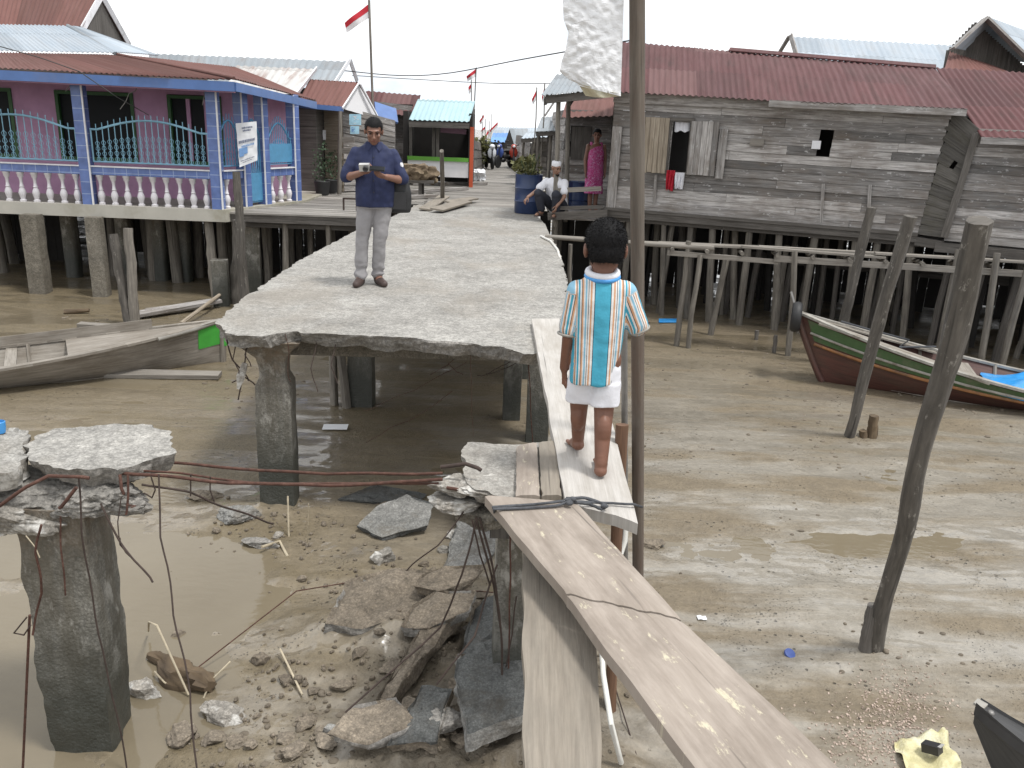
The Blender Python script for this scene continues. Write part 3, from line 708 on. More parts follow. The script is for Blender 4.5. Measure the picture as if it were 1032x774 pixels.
def make_bridge():
    t = thing('concrete_footbridge', 'long grey concrete footbridge deck with a broken front edge, standing on square columns', 'footbridge', (-.8, 6.2, MUD))
    # deck: two lengths of slab
    fl = [P(215, 326), P(236, 338), P(262, 339), P(300, 334), P(350, 338), P(400, 339), P(440, 343), P(478, 347), P(508, 350), P(528, 357), P(541, 356)]
    fl = [(p.x, p.y) for p in fl]
    out = rag([(x, y, 1) for x, y in fl] + [(.52, 6.6, .6), (.62, 8.0, .8), (.70, 10.4, .8), (.66, 12.6, .5), (-2.28, 12.6, .5), (-2.40, 9.6, .8), (-2.36, 7.4, .8)], .032, .042, 3)
    b = MB(); broken_slab(b, out, 0.0, -.115, 4, .038, 8, .07, 0, 1, .004)
    obj('deck', b, [M['concrete'], M['concrete_broken']], t, None)
    b = MB(); out = rag([(.66, 12.615, 0), (.64, 14.6, .6), (.42, 17.4, .0), (-1.86, 17.4, .6), (-2.05, 14.6, .6), (-2.26, 12.615, 0)], .09, .04, 8)
    broken_slab(b, out, -.006, -.13, 14, .02, 3, .03, 0, 1, .008)
    obj('deck', b, [M['concrete'], M['concrete_broken']], t, None)
    def col(x, y, w, z1=-.12, bul=None, seed=0, rot=.0, mat='column', amp=.014):
        b = MB(); rough_column(b, (x, y), w, w, MUD - .25, z1, seed, rot, bul, amp)
        return obj('column', b, M[mat], t, 50)
    def headb(tt):      # eaten away below the deck, wide head
        if tt > .93: return 1.0 + (tt - .93) * 12
        if tt > .78: return .72 + .28 * abs(tt - .84) / .09 * .6
        return 1.0
    c = P(277, 515, MUD); col(c.x + .01, c.y + .15, .29, -.09, headb, 1, .08, 'column', .018)
    c = P(363, 411, MUD); col(c.x, c.y + .13, .285, -.12, None, 2)
    c = P(515, 424, MUD); col(c.x + .0, c.y + .1, .2, -.12, None, 3, 0.03)
    c = P(541, 446, MUD); col(c.x + .0, c.y + .1, .24, -.12, None, 4, -.05)
    for (x, y) in ((-1.7, 12.0), (.25, 12.0), (-1.55, 15.4), (.1, 15.4), (.25, 10.4)): col(x, y, .27, -.12, None, int(x * 7 + y))
    for (x, y, tx) in ((-1.92, 9.0, .0), (-1.82, 8.9, .09), (-2.1, 10.6, -.05)):     # old timber props under the left side
        b = MB(); pole(b, (x + tx, y, MUD - .2), (x - tx * .6, y, -.1), .05, .045, 8, 6, .01, int(y * 3)); obj('timber_prop', b, M['stilt'], t, 50)
    b = MB(); b.board((-1.9, 6.55, -.19), (.35, 6.62, -.19), .16, .15); obj('cross_beam', b, M['column_brown'], t)
    # bars bristling from the broken edge and hanging under it
    for x0, ln, dz in ((-1.95, .20, .16), (-2.05, .14, .22), (-1.45, .12, .35), (-1.3, .08, .28)):
        rebar('rebar', t, [(x0, 6.2, -.08), (x0 - .02, 6.15 - ln * .3, -.1 - dz * .5), (x0 + .03, 6.12 - ln * .2, -.1 - dz)], .006, 'dark_rust', .02)
    def uq(x0, y0, Y0, x1, y1, Y1, r=.004, m='rust', w=.03): rebar('rebar', t, [PY(x0, y0, Y0), PY((x0 + x1) / 2, (y0 + y1) / 2 + 4, (Y0 + Y1) / 2), PY(x1, y1, Y1)], r, m, w)
    uq(366, 414, 8.4, 470, 365, 7.6); uq(368, 446, 7.2, 456, 394, 6.8); uq(434, 378, 7.2, 466, 352, 6.9); uq(452, 365, 7.0, 466, 378, 7.0)
    uq(474, 350, 6.1, 477, 440, 6.5, .003, 'rust', .01); uq(481, 379, 6.6, 528, 352, 5.95, .005, 'dark_rust'); uq(490, 376, 6.6, 532, 356, 5.95, .005, 'dark_rust')
    uq(532, 358, 5.95, 537, 450, 6.5, .006, 'rust', .01); uq(290, 336, 6.1, 293, 385, 6.15, .004)
    for pts in ([(228, 342), (234, 362), (248, 380), (250, 384)], [(248, 352), (244, 378), (240, 403)], [(233, 385), (245, 380), (257, 388)]):
        rebar('rebar', t, [PY(x, y, 6.15) for x, y in pts], .008, 'dark_rust', .015)
    b = MB(); b.tube([PY(247, 366, 6.15), PY(243, 380, 6.13), PY(240, 392, 6.12)], [.02, .035, .01], 7, True, .5, 3); obj('concrete_lump', b, M['concrete_white'], t, 60)
    # boardwalk beyond the slab
    b = MB(); y = 17.42
    while y < 60:
        w = rng.uniform(.18, .26); l = -1.75 + rng.uniform(-.08, .05); r_ = .42 - (y - 17.4) * .012 + rng.uniform(-.05, .08)
        b.board((l, y + w / 2, -.03 + rng.uniform(-.006, .006)), (r_, y + w / 2, -.03 + rng.uniform(-.006, .006)), w - .014, .035); y += w
    for x in (-1.4, 0): b.board((x, 17.4, -.12), (x, 60, -.12), .1, .13)
    tag(obj('boardwalk', b, M['jetty_wood']), 'long boardwalk of pale cross boards carrying on from the concrete deck to the motorbikes', 'boardwalk')
    

def make_piers():
    # left pier, close to the camera
    t = thing('broken_pier', 'wrecked concrete pier at left under a broken slab trailing rusty bars', 'pier', (-2.05, 3.55, MUD))
    b = MB(); out = rag([(P(x, y).x, P(x, y).y) for x, y in [(28, 462), (70, 474), (120, 474), (152, 460), (174, 456), (173, 440), (145, 426), (80, 429), (38, 437), (22, 450)]], .014, .05, 21)
    broken_slab(b, out, .0, -.085, 22, .03, 5, .045, 0, 1, .012, .010); obj('cap_slab', b, [M['concrete'], M['concrete_broken']], t, 32)
    b = MB(); out = rag([(P(x, y).x, P(x, y).y) for x, y in [(-80, 482), (-20, 479), (16, 474), (26, 463), (20, 451), (34, 436), (20, 431), (-70, 434)]], .016, .045, 27)
    broken_slab(b, out, .002, -.10, 23, .03, 5, .03, 0, 1, .015, .014); obj('cap_slab', b, [M['concrete'], M['concrete_white']], t, 32)
    def lump(c, size, seed, mat, rot=0, name='broken_beam', rough=.22):
        me = rock_mesh(size, seed, 6, rough, .5); me.transform(Matrix.Translation(V(c)) @ Matrix.Rotation(rot, 4, 'Z'))
        return link(name, me, M[mat], t, 50)
    lump((-2.20, 3.62, -.18), (.48, .22, .12), 5, 'concrete_broken', .02)
    lump((-2.42, 3.50, -.23), (.40, .20, .20), 9, 'concrete_white', .15)
    lump((-2.62, 3.46, -.13), (.22, .16, .10), 10, 'concrete_white', .4)
    lump((-1.93, 3.60, -.17), (.30, .17, .13), 12, 'concrete_broken', -.1)
    lump((-1.77, 3.64, -.08), (.15, .10, .075), 15, 'concrete_white', .3, 'white_lump')
    lump((-1.72, 3.72, -.05), (.10, .08, .05), 19, 'concrete_white', .9, 'white_lump')
    b = MB(); rough_column(b, (-2.075, 3.62), .325, .31, MUD - .3, -.2, 31, .06, lambda q: .97 + .12 * q * q - .05 * max(0, math.sin(q * 9)), .034, 52, 56); obj('column', b, M['column'], t, 50)
    def rb(pts, r=.006, mat='rust', w=.012): return rebar('rebar', t, [PY(x, y, Y) for x, y, Y in pts], r, mat, w)
    # the long bars that still span the gap to the middle pier
    rebar('rebar', t, [PY(60, 458, 3.75), PY(160, 466, 3.75), PY(215, 471, 3.72), PY(330, 477, 3.66), PY(446, 477, 3.62)], .011, 'rust', .012)
    rebar('rebar', t, [PY(70, 474, 3.52), PY(150, 478, 3.52), PY(230, 487, 3.52), PY(330, 489, 3.52), PY(446, 483, 3.5)], .012, 'rust', .012)
    rebar('rebar', t, [PY(110, 471, 3.6), PY(180, 478, 3.6), PY(270, 488, 3.58), PY(360, 486, 3.56), PY(442, 487, 3.5)], .008, 'rust', .012)
    rb([(142, 488, 3.5), (190, 498, 3.6), (245, 517, 3.9), (275, 528, 4.1)], .008, 'dark_rust')
    rb([(160, 478, 3.5), (163, 540, 3.4), (176, 620, 3.25), (192, 700, 3.1), (200, 790, 2.95)], .006, 'dark_rust')
    rb([(78, 480, 3.38), (84, 540, 3.36), (100, 640, 3.36), (118, 720, 3.36), (130, 790, 3.36)], .006, 'dark_rust')
    rb([(101, 508, 3.4), (122, 545, 3.36), (136, 565, 3.33), (154, 587, 3.3)], .007, 'dark_rust')
    rb([(121, 500, 3.4), (119, 525, 3.38), (122, 548, 3.36), (138, 567, 3.34), (128, 556, 3.32), (121, 542, 3.34)], .004, 'dark_rust')
    rb([(120, 478, 3.45), (121, 492, 3.42), (124, 498, 3.42)], .011); rb([(128, 478, 3.45), (128, 500, 3.42), (127, 519, 3.4)], .008)
    rb([(126, 508, 3.4), (137, 509, 3.36), (132, 511, 3.34)], .004); rb([(152, 480, 3.5), (156, 494, 3.5), (152, 502, 3.5), (145, 497, 3.5)], .005, 'dark_rust')
    rb([(192, 478, 3.55), (192, 500, 3.55)], .005, 'dark_rust'); rb([(212, 480, 3.55), (212, 494, 3.55), (216, 506, 3.55)], .005, 'dark_rust')
    rb([(0, 510, 3.3), (26, 492, 3.3), (48, 480, 3.34), (90, 482, 3.36)], .012)
    rb([(40, 528, 3.34), (36, 560, 3.34), (40, 600, 3.36), (33, 640, 3.38)], .008, 'rust', .03); rb([(26, 540, 3.36), (36, 552, 3.34), (40, 562, 3.34)], .004, 'straw')
    rb([(60, 520, 3.36), (64, 560, 3.36), (66, 600, 3.37)], .006, 'rust', .02); rb([(76, 492, 3.34), (66, 505, 3.34), (60, 512, 3.34)], .012)
    # loose bars standing in the mud beside it
    b = MB(); b.tube([PY(30, 620, 3.2), PM(22, 775)], .006, 7); tag(obj('iron_bar', b, M['rust'], None, 60), 'thin rusty bar leaning upright left of the wrecked pier column', 'iron bar')
    b = MB(); b.tube([PY(27, 622, 3.2), PY(14, 638, 3.2), PY(24, 640, 3.2), PY(31, 630, 3.2)], .004, 6); tag(obj('wire_loop', b, M['dark_rust'], None, 60), 'small loop of dark wire hooked on the bar left of the pier', 'wire')
    b = MB(); b.lathe(P(0, 437, .0), [(.016, 0), (.026, .006), (.03, .03), (.031, .062), (.028, .065), (.024, .015)], 14); tag(obj('plastic_cup', b, M['basin'], None, 40), 'small light blue plastic cup at the left edge on the broken slab', 'cup')

    # middle pier
    t = thing('broken_pier', 'smaller broken concrete pier in the middle carrying the ends of the footpaths planks', 'pier', (.1, 3.9, MUD))
    t['label'] = 'smaller broken concrete pier in the middle under the ends of the wooden planks'
    b = MB(); out = rag([(P(x, y).x, P(x, y).y) for x, y in [(476, 492), (505, 502), (545, 500), (570, 500), (566, 470), (548, 446), (500, 448), (472, 446), (466, 455), (468, 478)]], .012, .03, 41)
    broken_slab(b, out, .0, -.09, 42, .02, 5, .04, 0, 1, .006, .006); obj('cap_slab', b, [M['concrete'], M['concrete_broken']], t, 32)
    def lump2(c, size, seed, mat, rot=0, name='broken_beam'):
        me = rock_mesh(size, seed, 5, .15, .62); me.transform(Matrix.Translation(V(c)) @ Matrix.Rotation(rot, 4, 'Z'))
        return link(name, me, M[mat], t, 50)
    p = PY(459, 474, 3.55); lump2((p.x, p.y, -.045), (.125, .10, .045), 45, 'concrete_white', .1, 'white_lump')
    lump2((p.x - .005, p.y - .04, -.115), (.13, .09, .045), 47, 'concrete_white', -.1, 'white_lump')
    p = PY(488, 476, 3.5); lump2((p.x, p.y, -.02), (.12, .10, .035), 51, 'concrete_white', .4, 'white_lump')
    lump2((-.03, 3.52, -.18), (.17, .11, .07), 49, 'column_brown', .1)
    lump2((.15, 3.62, -.17), (.24, .16, .11), 53, 'column_brown', .1)
    b = MB(); rough_column(b, (.08, 3.86), .17, .17, MUD - .3, -.13, 61, .06, None, .014, 28, 26); obj('column', b, M['column'], t, 50)
    b = MB(); b.board((.02, 3.74, -.26), (.02, 3.74, -.40), .11, .05, up=(0, 1, 0)); obj('timber_block', b, M['grey_wood_dark'], t)
    def rb2(pts, r=.007, mat='dark_rust', w=.01): return rebar('rebar', t, [PY(x, y, Y) for x, y, Y in pts], r, mat, w)
    rb2([(467, 516, 3.45), (440, 550, 3.4), (410, 575, 3.5)], .005)
    rb2([(481, 522, 3.42), (466, 580, 3.4), (444, 632, 3.5), (348, 718, 3.3)], .007)
    rb2([(480, 522, 3.42), (490, 560, 3.42), (502, 610, 3.5), (506, 660, 3.6)], .008)
    rb2([(484, 522, 3.42), (494, 560, 3.42), (504, 620, 3.48), (506, 680, 3.5)], .008)
    rb2([(476, 524, 3.42), (484, 560, 3.42), (494, 590, 3.5)], .006)
    rb2([(502, 568, 3.6), (494, 590, 3.55), (478, 640, 3.4), (440, 690, 3.3)], .007)
    rb2([(514, 540, 3.7), (514, 610, 3.72), (512, 690, 3.74)], .007, 'rust'); rb2([(521, 600, 3.7), (516, 640, 3.7), (510, 672, 3.72)], .006)
    rb2([(450, 492, 3.46), (470, 496, 3.44), (500, 498, 3.42)], .012, 'rust'); rb2([(445, 470, 3.56), (470, 468, 3.54), (485, 474, 3.5)], .014, 'dark_rust')
    # long thin bar lying across the rubble from left to the middle pier
    b = MB(); b.tube([PM(200, 676) + V((0, 0, .05)), PM(300, 622) + V((0, 0, .16)), PM(360, 603) + V((0, 0, .12)), PM(500, 606) + V((0, 0, .06))], .004, 6)
    tag(obj('iron_bar', b, M['rust'], None, 60), 'long thin rusty bar lying low across the puddle from husk log to middle pier', 'iron bar')

# ------------------------------------------------------------------ foot planks, ropes, poles
def plank_solid(mb, corners, ztop, thick, nu=40, nv=10, seed=0, wav=.004, edge=.008, tilt=None):
    """worn plank: corners are four (x, y): far-left, far-right, near-right, near-left"""
    a, b_, c, d = [V((p[0], p[1], 0)) for p in corners]; o = rng.random() * 40
    tilt = tilt or (lambda u, v: 0)
    G = []
    for i in range(nu + 1):
        u = i / nu; row = []
        for j in range(nv + 1):
            v = j / nv; p = a.lerp(d, u).lerp(b_.lerp(c, u), v)
            e = 0
            if j in (0, nv): e = edge * mnoise.noise(V((u * 9, j, seed)))
            if i in (0, nu): p += (d - a).normalized() * edge * 1.6 * mnoise.noise(V((v * 5, i, seed)))
            ed = min(v, 1 - v) ; drop = -.006 if j in (0, nv) else 0
            row.append(p + (b_ - a).normalized() * e + V((0, 0, ztop + drop + tilt(u, v) + wav * mnoise.noise(V((u * 4, v * 2, seed + 5))))))
        G.append(row)
    L = (d - a).length; W = (b_ - a).length
    mb.grid(G, thick, lambda i, j: (o + i / nu * L, o + j / nv * W), (0, 0, 1))
def xy(x, y, z): p = P(x, y, z); return (p.x, p.y)

def make_planks():
    b = MB(); plank_solid(b, [xy(536, 321, .05), xy(590, 321, .05), xy(643, 527, .05), xy(570, 506, .05)], .052, .05, 60, 10, 1, .006)
    tag(obj('footpath_plank', b, M['plank_pale'], None, 50), 'pale wide plank under the barefoot boy, reaching from the deck to the middle pier', 'plank')
    # the near diagonal plank is cracked right across: two lengths butt at a ragged split
    z = .105
    A, B_ = xy(489, 499, z), xy(582, 506, z); D, C_ = xy(640, 900, z), xy(900, 800, z)
    D = (A[0] + (xy(700, 774, z)[0] - A[0]) * 1.35, A[1] + (xy(700, 774, z)[1] - A[1]) * 1.35); C_ = (B_[0] + (xy(860, 774, z)[0] - B_[0]) * 1.35, B_[1] + (xy(850, 774, z)[1] - B_[1]) * 1.35)
    k0 = xy(571, 597, z); k1 = xy(686, 622, z)
    t = thing('footpath_plank', 'tan paint flecked plank running diagonally to the bottom edge, cracked across its width', 'plank', (k0[0], k0[1], .05))
    def split(near):
        b = MB(); n = 24; a, bb = (k0, k1) if not near else (k0, k1); G = []
        o = 3.0
        for i in range(41):
            u = i / 40; row = []
            for j in range(n + 1):
                v = j / n
                cr = V((k0[0] + (k1[0] - k0[0]) * v, k0[1] + (k1[1] - k0[1]) * v, 0))
                jag = .018 * mnoise.noise(V((v * 7, 2.2, 0))) + .008 * mnoise.noise(V((v * 23, 1, 0)))
                dr = V((D[0] - A[0], D[1] - A[1], 0)).normalized()
                cr += dr * (jag + (.0025 if near else -.0025))
                far = V((A[0] + (B_[0] - A[0]) * v, A[1] + (B_[1] - A[1]) * v, 0)); nr = V((D[0] + (C_[0] - D[0]) * v, D[1] + (C_[1] - D[1]) * v, 0))
                p = cr.lerp(nr, u) if near else far.lerp(cr, u)
                zz = z + .005 * mnoise.noise(p * 3) - (.006 if j in (0, n) else 0) - (.004 if (i == 0 if near else i == 40) else 0)
                e = .004 * mnoise.noise(p * 6) if j in (0, n) else 0
                row.append(V((p.x + e, p.y, zz - (.004 if near else 0))))
            G.append(row)
        ddx, ddy = D[0] - A[0], D[1] - A[1]; Ld = math.hypot(ddx, ddy); ddx /= Ld; ddy /= Ld
        b.grid(G, .040, lambda i, j: ((G[i][j].x - A[0]) * ddx + (G[i][j].y - A[1]) * ddy, -(G[i][j].x - A[0]) * ddy + (G[i][j].y - A[1]) * ddx), (0, 0, 1))
        return b
    obj('plank_board', split(False), M['plank_tan'], t, 50); obj('plank_board', split(True), M['plank_tan'], t, 50)
    b = MB(); z3 = -.03
    plank_solid(b, [xy(527, 540, z3), xy(596, 540, z3), (xy(592, 774, z3)[0] + .0, 1.2), (xy(526, 774, z3)[0], 1.2)], z3, .045, 60, 10, 6, .004)
    tag(obj('footpath_plank', b, M['plank_grey'], None, 50), 'grey brown plank lying lower, running straight down beneath the diagonal cracked plank', 'plank')
    for (pa, pb, pc, pd, nm) in (((521, 450), (541, 446), (544, 500), (520, 500), 'short narrow pale board lying on the middle pier cap, nearer the white lumps'), ((543, 446), (560, 445), (566, 500), (546, 500), 'short darker board on the middle pier cap, next to the boys plank')):
        b = MB(); plank_solid(b, [xy(*pa, .03), xy(*pb, .03), xy(*pc, .03), xy(*pd, .03)], .035, .03, 20, 5, int(pa[0]), .003)
        tag(obj('board', b, M['plank_grey' if 'darker' in nm else 'plank_tan'], None, 50), nm.replace('boys', 'pale foot'), 'board')
    # rope round the plank ends
    b = MB()
    def rp(pts, r): b.tube(sum([[V(p).lerp(V(q), k / 4) + V((mnoise.noise(V(p) * 9 + V((k, 0, 0))), mnoise.noise(V(p) * 9 + V((0, k, 0))), 0)) * .004 for k in range(4)] for p, q in zip(pts[:-1], pts[1:])], []) + [V(pts[-1])], r, 7, True, .3)
    zt = z + .008
    rp([P(499, 518, -.02), P(497, 511, zt), P(530, 509, zt), P(560, 506, zt + .005), P(574, 504, zt + .01)], .006)
    rp([P(500, 524, -.02), P(498, 513, zt), P(530, 512, zt), P(560, 510, zt), P(575, 505, zt + .012)], .006)
    rp([P(574, 505, zt + .012), P(590, 506, .075), P(610, 507, .068), P(638, 508, .066), P(647, 511, .03)], .006)
    rp([P(572, 502, zt + .012), P(590, 502, .08), P(603, 506, .075), P(612, 510, .075), P(606, 513, .073), P(594, 508, .078), P(580, 506, zt)], .007)
    for x, y in ((572, 504), (577, 503), (574, 507), (609, 510)): b.ball(P(x, y, .085 if x > 600 else zt + .012), (.016, .012, .011), 8, 6)
    tag(obj('rope', b, M['rope'], None, 60), 'dark grey rope knotted over the ends of the pale and tan planks', 'rope')
    # tall squared pole beside the boy with a white woven sack flying from its top
    b = MB(); top = PY(642, -60, 3.95); lo = PY(643, 562, 4.05); base = lo + (lo - top) * ((lo.z - MUD + .3) / (top.z - lo.z))
    pts = [base.lerp(top, k / 14) for k in range(15)]
    b.tube(pts, [.029 + .006 * k / 14 for k in range(15)], 12, True, .05, 3)
    t = thing('tall_pole', 'tall brown timber pole standing in the mud right of the striped shirt boy', 'pole', (base.x, base.y, MUD))
    obj('shaft', b, M['tall_pole'], t, 50)
    b = MB(); b.tube([PY(648, -30, 3.9), PY(560, -36, 3.92)], .012, 7); obj('crosspiece', b, M['tall_pole'], t, 50)
    G = []; Gt = []
    out_l = [(566, -36), (567, 0), (568, 20), (573, 33), (570, 50), (566, 62), (564, 72), (573, 80), (582, 84)]
    for i in range(61):
        v = i / 60; y = -36 + v * 122
        k = min(len(out_l) - 2, max(0, next((q for q in range(len(out_l) - 1) if out_l[q + 1][1] >= y), len(out_l) - 2)))
        f = min(1.0, max(0.0, (y - out_l[k][1]) / (out_l[k + 1][1] - out_l[k][1]))); xl = out_l[k][0] + (out_l[k + 1][0] - out_l[k][0]) * f
        xr = 630 - 4.5 * v ; yr = y + 11 * v * v
        row = []
        for j in range(41):
            u = j / 40; x = xl + (xr - xl) * u; yy = y + (yr - y) * u
            q = V((u * 3, v * 6, 0)); d = .006 * mnoise.fractal(q * 2.6 + V((4, 4, 0)), 1, 2, 3) + .05 * mnoise.noise(V((u * 1.1 + 3, v * 1.2, 7))) + .007 * abs(mnoise.noise(V((u * 5 + v * 8, v * 15 - u * 4, 3)))) + .005 * abs(mnoise.noise(V((u * 9 - v * 12, v * 18 + u * 5, 8))))
            row.append(PY(x, yy, 3.95 + d))
        G.append(row)
    b = MB(); b.grid(G, .004, None, (0, 1, 0)); o = obj('sack', b, M['sack'], None, 70); tag(o, 'crumpled white woven plastic sack flying from the top of the tall pole', 'sack')
    b = MB(); G2 = []
    for i in range(7):
        v = i / 6; row = []
        for j in range(21):
            u = j / 20; xa = 583 + (626 - 583) * u; ya = 84.5 + 10.5 * u; yb = 96.5 + 2 * math.sin(u * PI)
            xb = 590 + (626 - 590) * u; row.append(PY(xa + (xb - xa) * v, ya + (yb - ya) * v, 3.955 + .05 * mnoise.noise(V((u * 3, v, 4))) + .02 * v))
        G2.append(row)
    b.grid(G2, .004, None, (0, 1, 0)); obj('sack_hem', b, M['sack_tan'], o, 70)
    # things standing beside the planks
    b = MB(); q = P(616, 735, MUD); pole(b, (q.x - .0, q.y, MUD - .2), PY(627, 428, 3.95), .03, .034, 8, 8, .004, 5, .1)
    tag(obj('stake', b, M['brown_stake'], None, 50), 'reddish brown round stake rising between the pale plank and the tall pole', 'stake')
    b = MB(); q = P(634, 640, MUD); b.tube([V((q.x, q.y + .05, MUD - .2)), PY(629, 322, 4.4)], .018, 10); tag(obj('metal_pipe', b, M['grey_pipe'], None, 50), 'thin grey metal pipe standing just left of the tall pole', 'pipe')
    b = MB(); b.tube([PM(624, 790) + V((0, 0, .02)), PY(616, 730, 3.3), PY(608, 680, 3.6), PY(606, 650, 3.75), PY(612, 600, 3.9), PY(630, 545, 4.0), PY(634, 500, 4.1)], .014, 10)
    tag(obj('plastic_pipe', b, M['pvc'], None, 60), 'pale curved plastic water pipe hanging beside the diagonal plank over the mud', 'pipe')
    # far right of the deck: a bent white pipe on the deck edge
    b = MB(); b.tube([P(545, 238, .02), P(555, 243, .015), P(562, 252, .01), P(566, 266, -.03), PY(567, 275, 10.2)], .018, 8); tag(obj('plastic_pipe', b, M['pvc'], None, 60), 'white plastic pipe curving over the right edge of the concrete deck', 'pipe')

def lone_pole(name, bx, by, tx, ty, dY, r0, r1, label, cat='pole', mat='pole', bend=.012, seed=0, base_z=MUD, group=None, cut=True):
    q = P(bx, by, base_z); b = MB(); tp = PY(tx, ty, q.y + dY); bs = V((q.x, q.y, base_z)) - (tp - V((q.x, q.y, base_z))).normalized() * .25
    pole(b, bs, tp, r0, r1, 14, 18, bend, seed, .3)
    o = tag(obj(name, b, M[mat], None, 50), label, cat, group); return o
def make_poles():
    lone_pole('mooring_pole', 884, 656, 988, 222, -.75, .047, .057, 'thick weathered pole leaning right, nearest of the poles at the right', bend=.028, seed=3)
    lone_pole('mooring_pole', 855, 440, 918, 218, -.35, .055, .062, 'leaning pole with a pale sawn top crossing the bow of the red boat', seed=5, bend=.01)
    lone_pole('mooring_pole', 841, 366, 878, 209, -.25, .07, .062, 'leaning pole behind the green boat strake, its top against the house boards', seed=8)
    lone_pole('stump', 872, 655, 881, 610, 0, .048, .042, 'short dark stump touching the foot of the thickest leaning pole', 'stump', 'grey_wood_dark', seed=2)
    lone_pole('stump', 878, 441, 881, 419, 0, .065, .05, 'mossy dark stump right of the foot of the leaning pole by the boat bow', 'stump', 'bark', seed=4)
    lone_pole('stump', 870, 441, 870, 434, 0, .05, .04, 'low knobbly stump stub beside the mossy stump', 'stump', 'bark', seed=6)
    lone_pole('stump', 762, 343, 763, 333, 0, .035, .03, 'small dark stump in the mud below the plank walkway, further from the boat', 'stump', 'grey_wood_dark', seed=6)
    lone_pole('stump', 780, 355, 782, 338, 0, .035, .03, 'taller dark stump in the mud between the walkway posts and the boat bow', 'stump', 'grey_wood_dark', seed=7)
    lone_pole('stake', 131, 330, 114, 236, .2, .075, .065, 'pale leaning stake in the mud before the blue house, left one of the crossed pair', 'stake', 'pole', seed=12)
    lone_pole('stake', 136, 330, 129, 230, .1, .07, .065, 'straighter grey stake in the mud before the blue house, right one of the crossed pair', 'stake', 'stilt', seed=13)
    # cluster at the jetty corner
    lone_pole('mooring_pole', 248, 312, 238, 173, .05, .09, .06, 'tall thin grey pole rising in front of the blue corner pillar', seed=21)
    lone_pole('mooring_pole', 217, 300, 209, 215, .1, .08, .07, 'dark short pole left of the concrete stub at the blue house corner', seed=22, mat='stilt')
    lone_pole('mooring_pole', 238, 306, 241, 222, .05, .12, .10, 'thick grey pole between the concrete stub and the jetty', seed=23)
    b = MB(); q = P(224, 308, MUD); rough_column(b, (q.x, q.y), .27, .25, MUD - .2, PY(224, 262, q.y).z, 71, .2, None, .014)
    tag(obj('concrete_stub', b, M['column'], None, 50), 'square broken concrete stub standing in front of the blue house corner', 'stub')
# ------------------------------------------------------------------ the blue tiled house on the left
def pillar(mb, x, y, z0, z1, w, rot=0.0):
    """tiled square pillar, UV in metres so that the tiles come out square"""
    cr, sr = math.cos(rot), math.sin(rot); b = len(mb.v)
    for z in (z0, z1):
        for sx, sy in ((-1, -1), (1, -1), (1, 1), (-1, 1)):
            px, py = sx * w / 2, sy * w / 2; mb.v.append(V((x + px * cr - py * sr, y + px * sr + py * cr, z)))
    for k in range(4):
        k2 = (k + 1) % 4; mb.face((b + k, b + k2, b + 4 + k2, b + 4 + k), [(.1 - w / 2, z0), (.1 + w / 2, z0), (.1 + w / 2, z1), (.1 - w / 2, z1)])
    mb.face((b + 4, b + 5, b + 6, b + 7), [(0, 0)] * 4)
BAL = [(.055, 0), (.055, .03), (.035, .045), (.05, .10), (.062, .15), (.05, .20), (.03, .24), (.042, .255), (.03, .27), (.024, .33), (.03, .40), (.048, .425), (.048, .46), (.06, .47), (.06, .50)]
def grille(name, a, b_, zlo, zsh, zpk, mat, parent, nbar, spikes=.10, r=.012, waves=True, org=None):
    """wrought grille between a and b_: bottom rail, arched top rail, upright bars that run past the arch"""
    a = V(a); b_ = V(b_); mb = MB(); n = 32
    def arch(u): 
        k = max(0.0, math.cos((u - .5) * PI * 1.15)); return zsh + (zpk - zsh) * (k ** 1.0 if .07 < u < .93 else 0)
    L = (b_ - a).length
    def at(u, z): p = a.lerp(b_, u); return V((p.x, p.y, z))
    mb.tube([at(i / n, arch(i / n)) for i in range(n + 1)], r * 1.5, 6); mb.tube([at(0, zlo), at(1, zlo)], r * 1.2, 6)
    for u in (.005, .995): mb.tube([at(u, zlo), at(u, arch(u))], r * 1.2, 6)
    for k in range(1, nbar):
        u = k / nbar; mb.tube([at(u, zlo), at(u, arch(u) + spikes)], r * .6, 5)
        if waves:
            for sgn in (-1, 1): mb.tube([at(u + sgn * .35 / nbar * math.sin(q / 10 * PI * 4) , zlo + (arch(u) - zlo) * .65 * q / 10) for q in range(11)], r * .35, 4)
    return obj(name, mb, M[mat], parent, 60)

def skirt(t, a, c, ztop, seed):
    """rough upright boards added to darken the space under a house, with gaps where the light comes through"""
    r = random.Random(seed); d = (c - a); L = d.length; d.normalize(); nr = V((d.y, -d.x, 0)); u = 0; b = MB()
    while u < L:
        w = r.uniform(.12, .24); z0 = MUD - .1 + (r.random() < .15) * r.uniform(.1, .5); p = a + d * (u + w / 2)
        if r.random() > .05: b.board(V((p.x, p.y, z0)), V((p.x + r.uniform(-.03, .03), p.y, ztop - (r.random() < .1) * r.uniform(.05, .25))), w, .025, up=nr)
        u += w + r.uniform(.0, .015)
    obj('shade_boards', b, M['dark_void'], t)

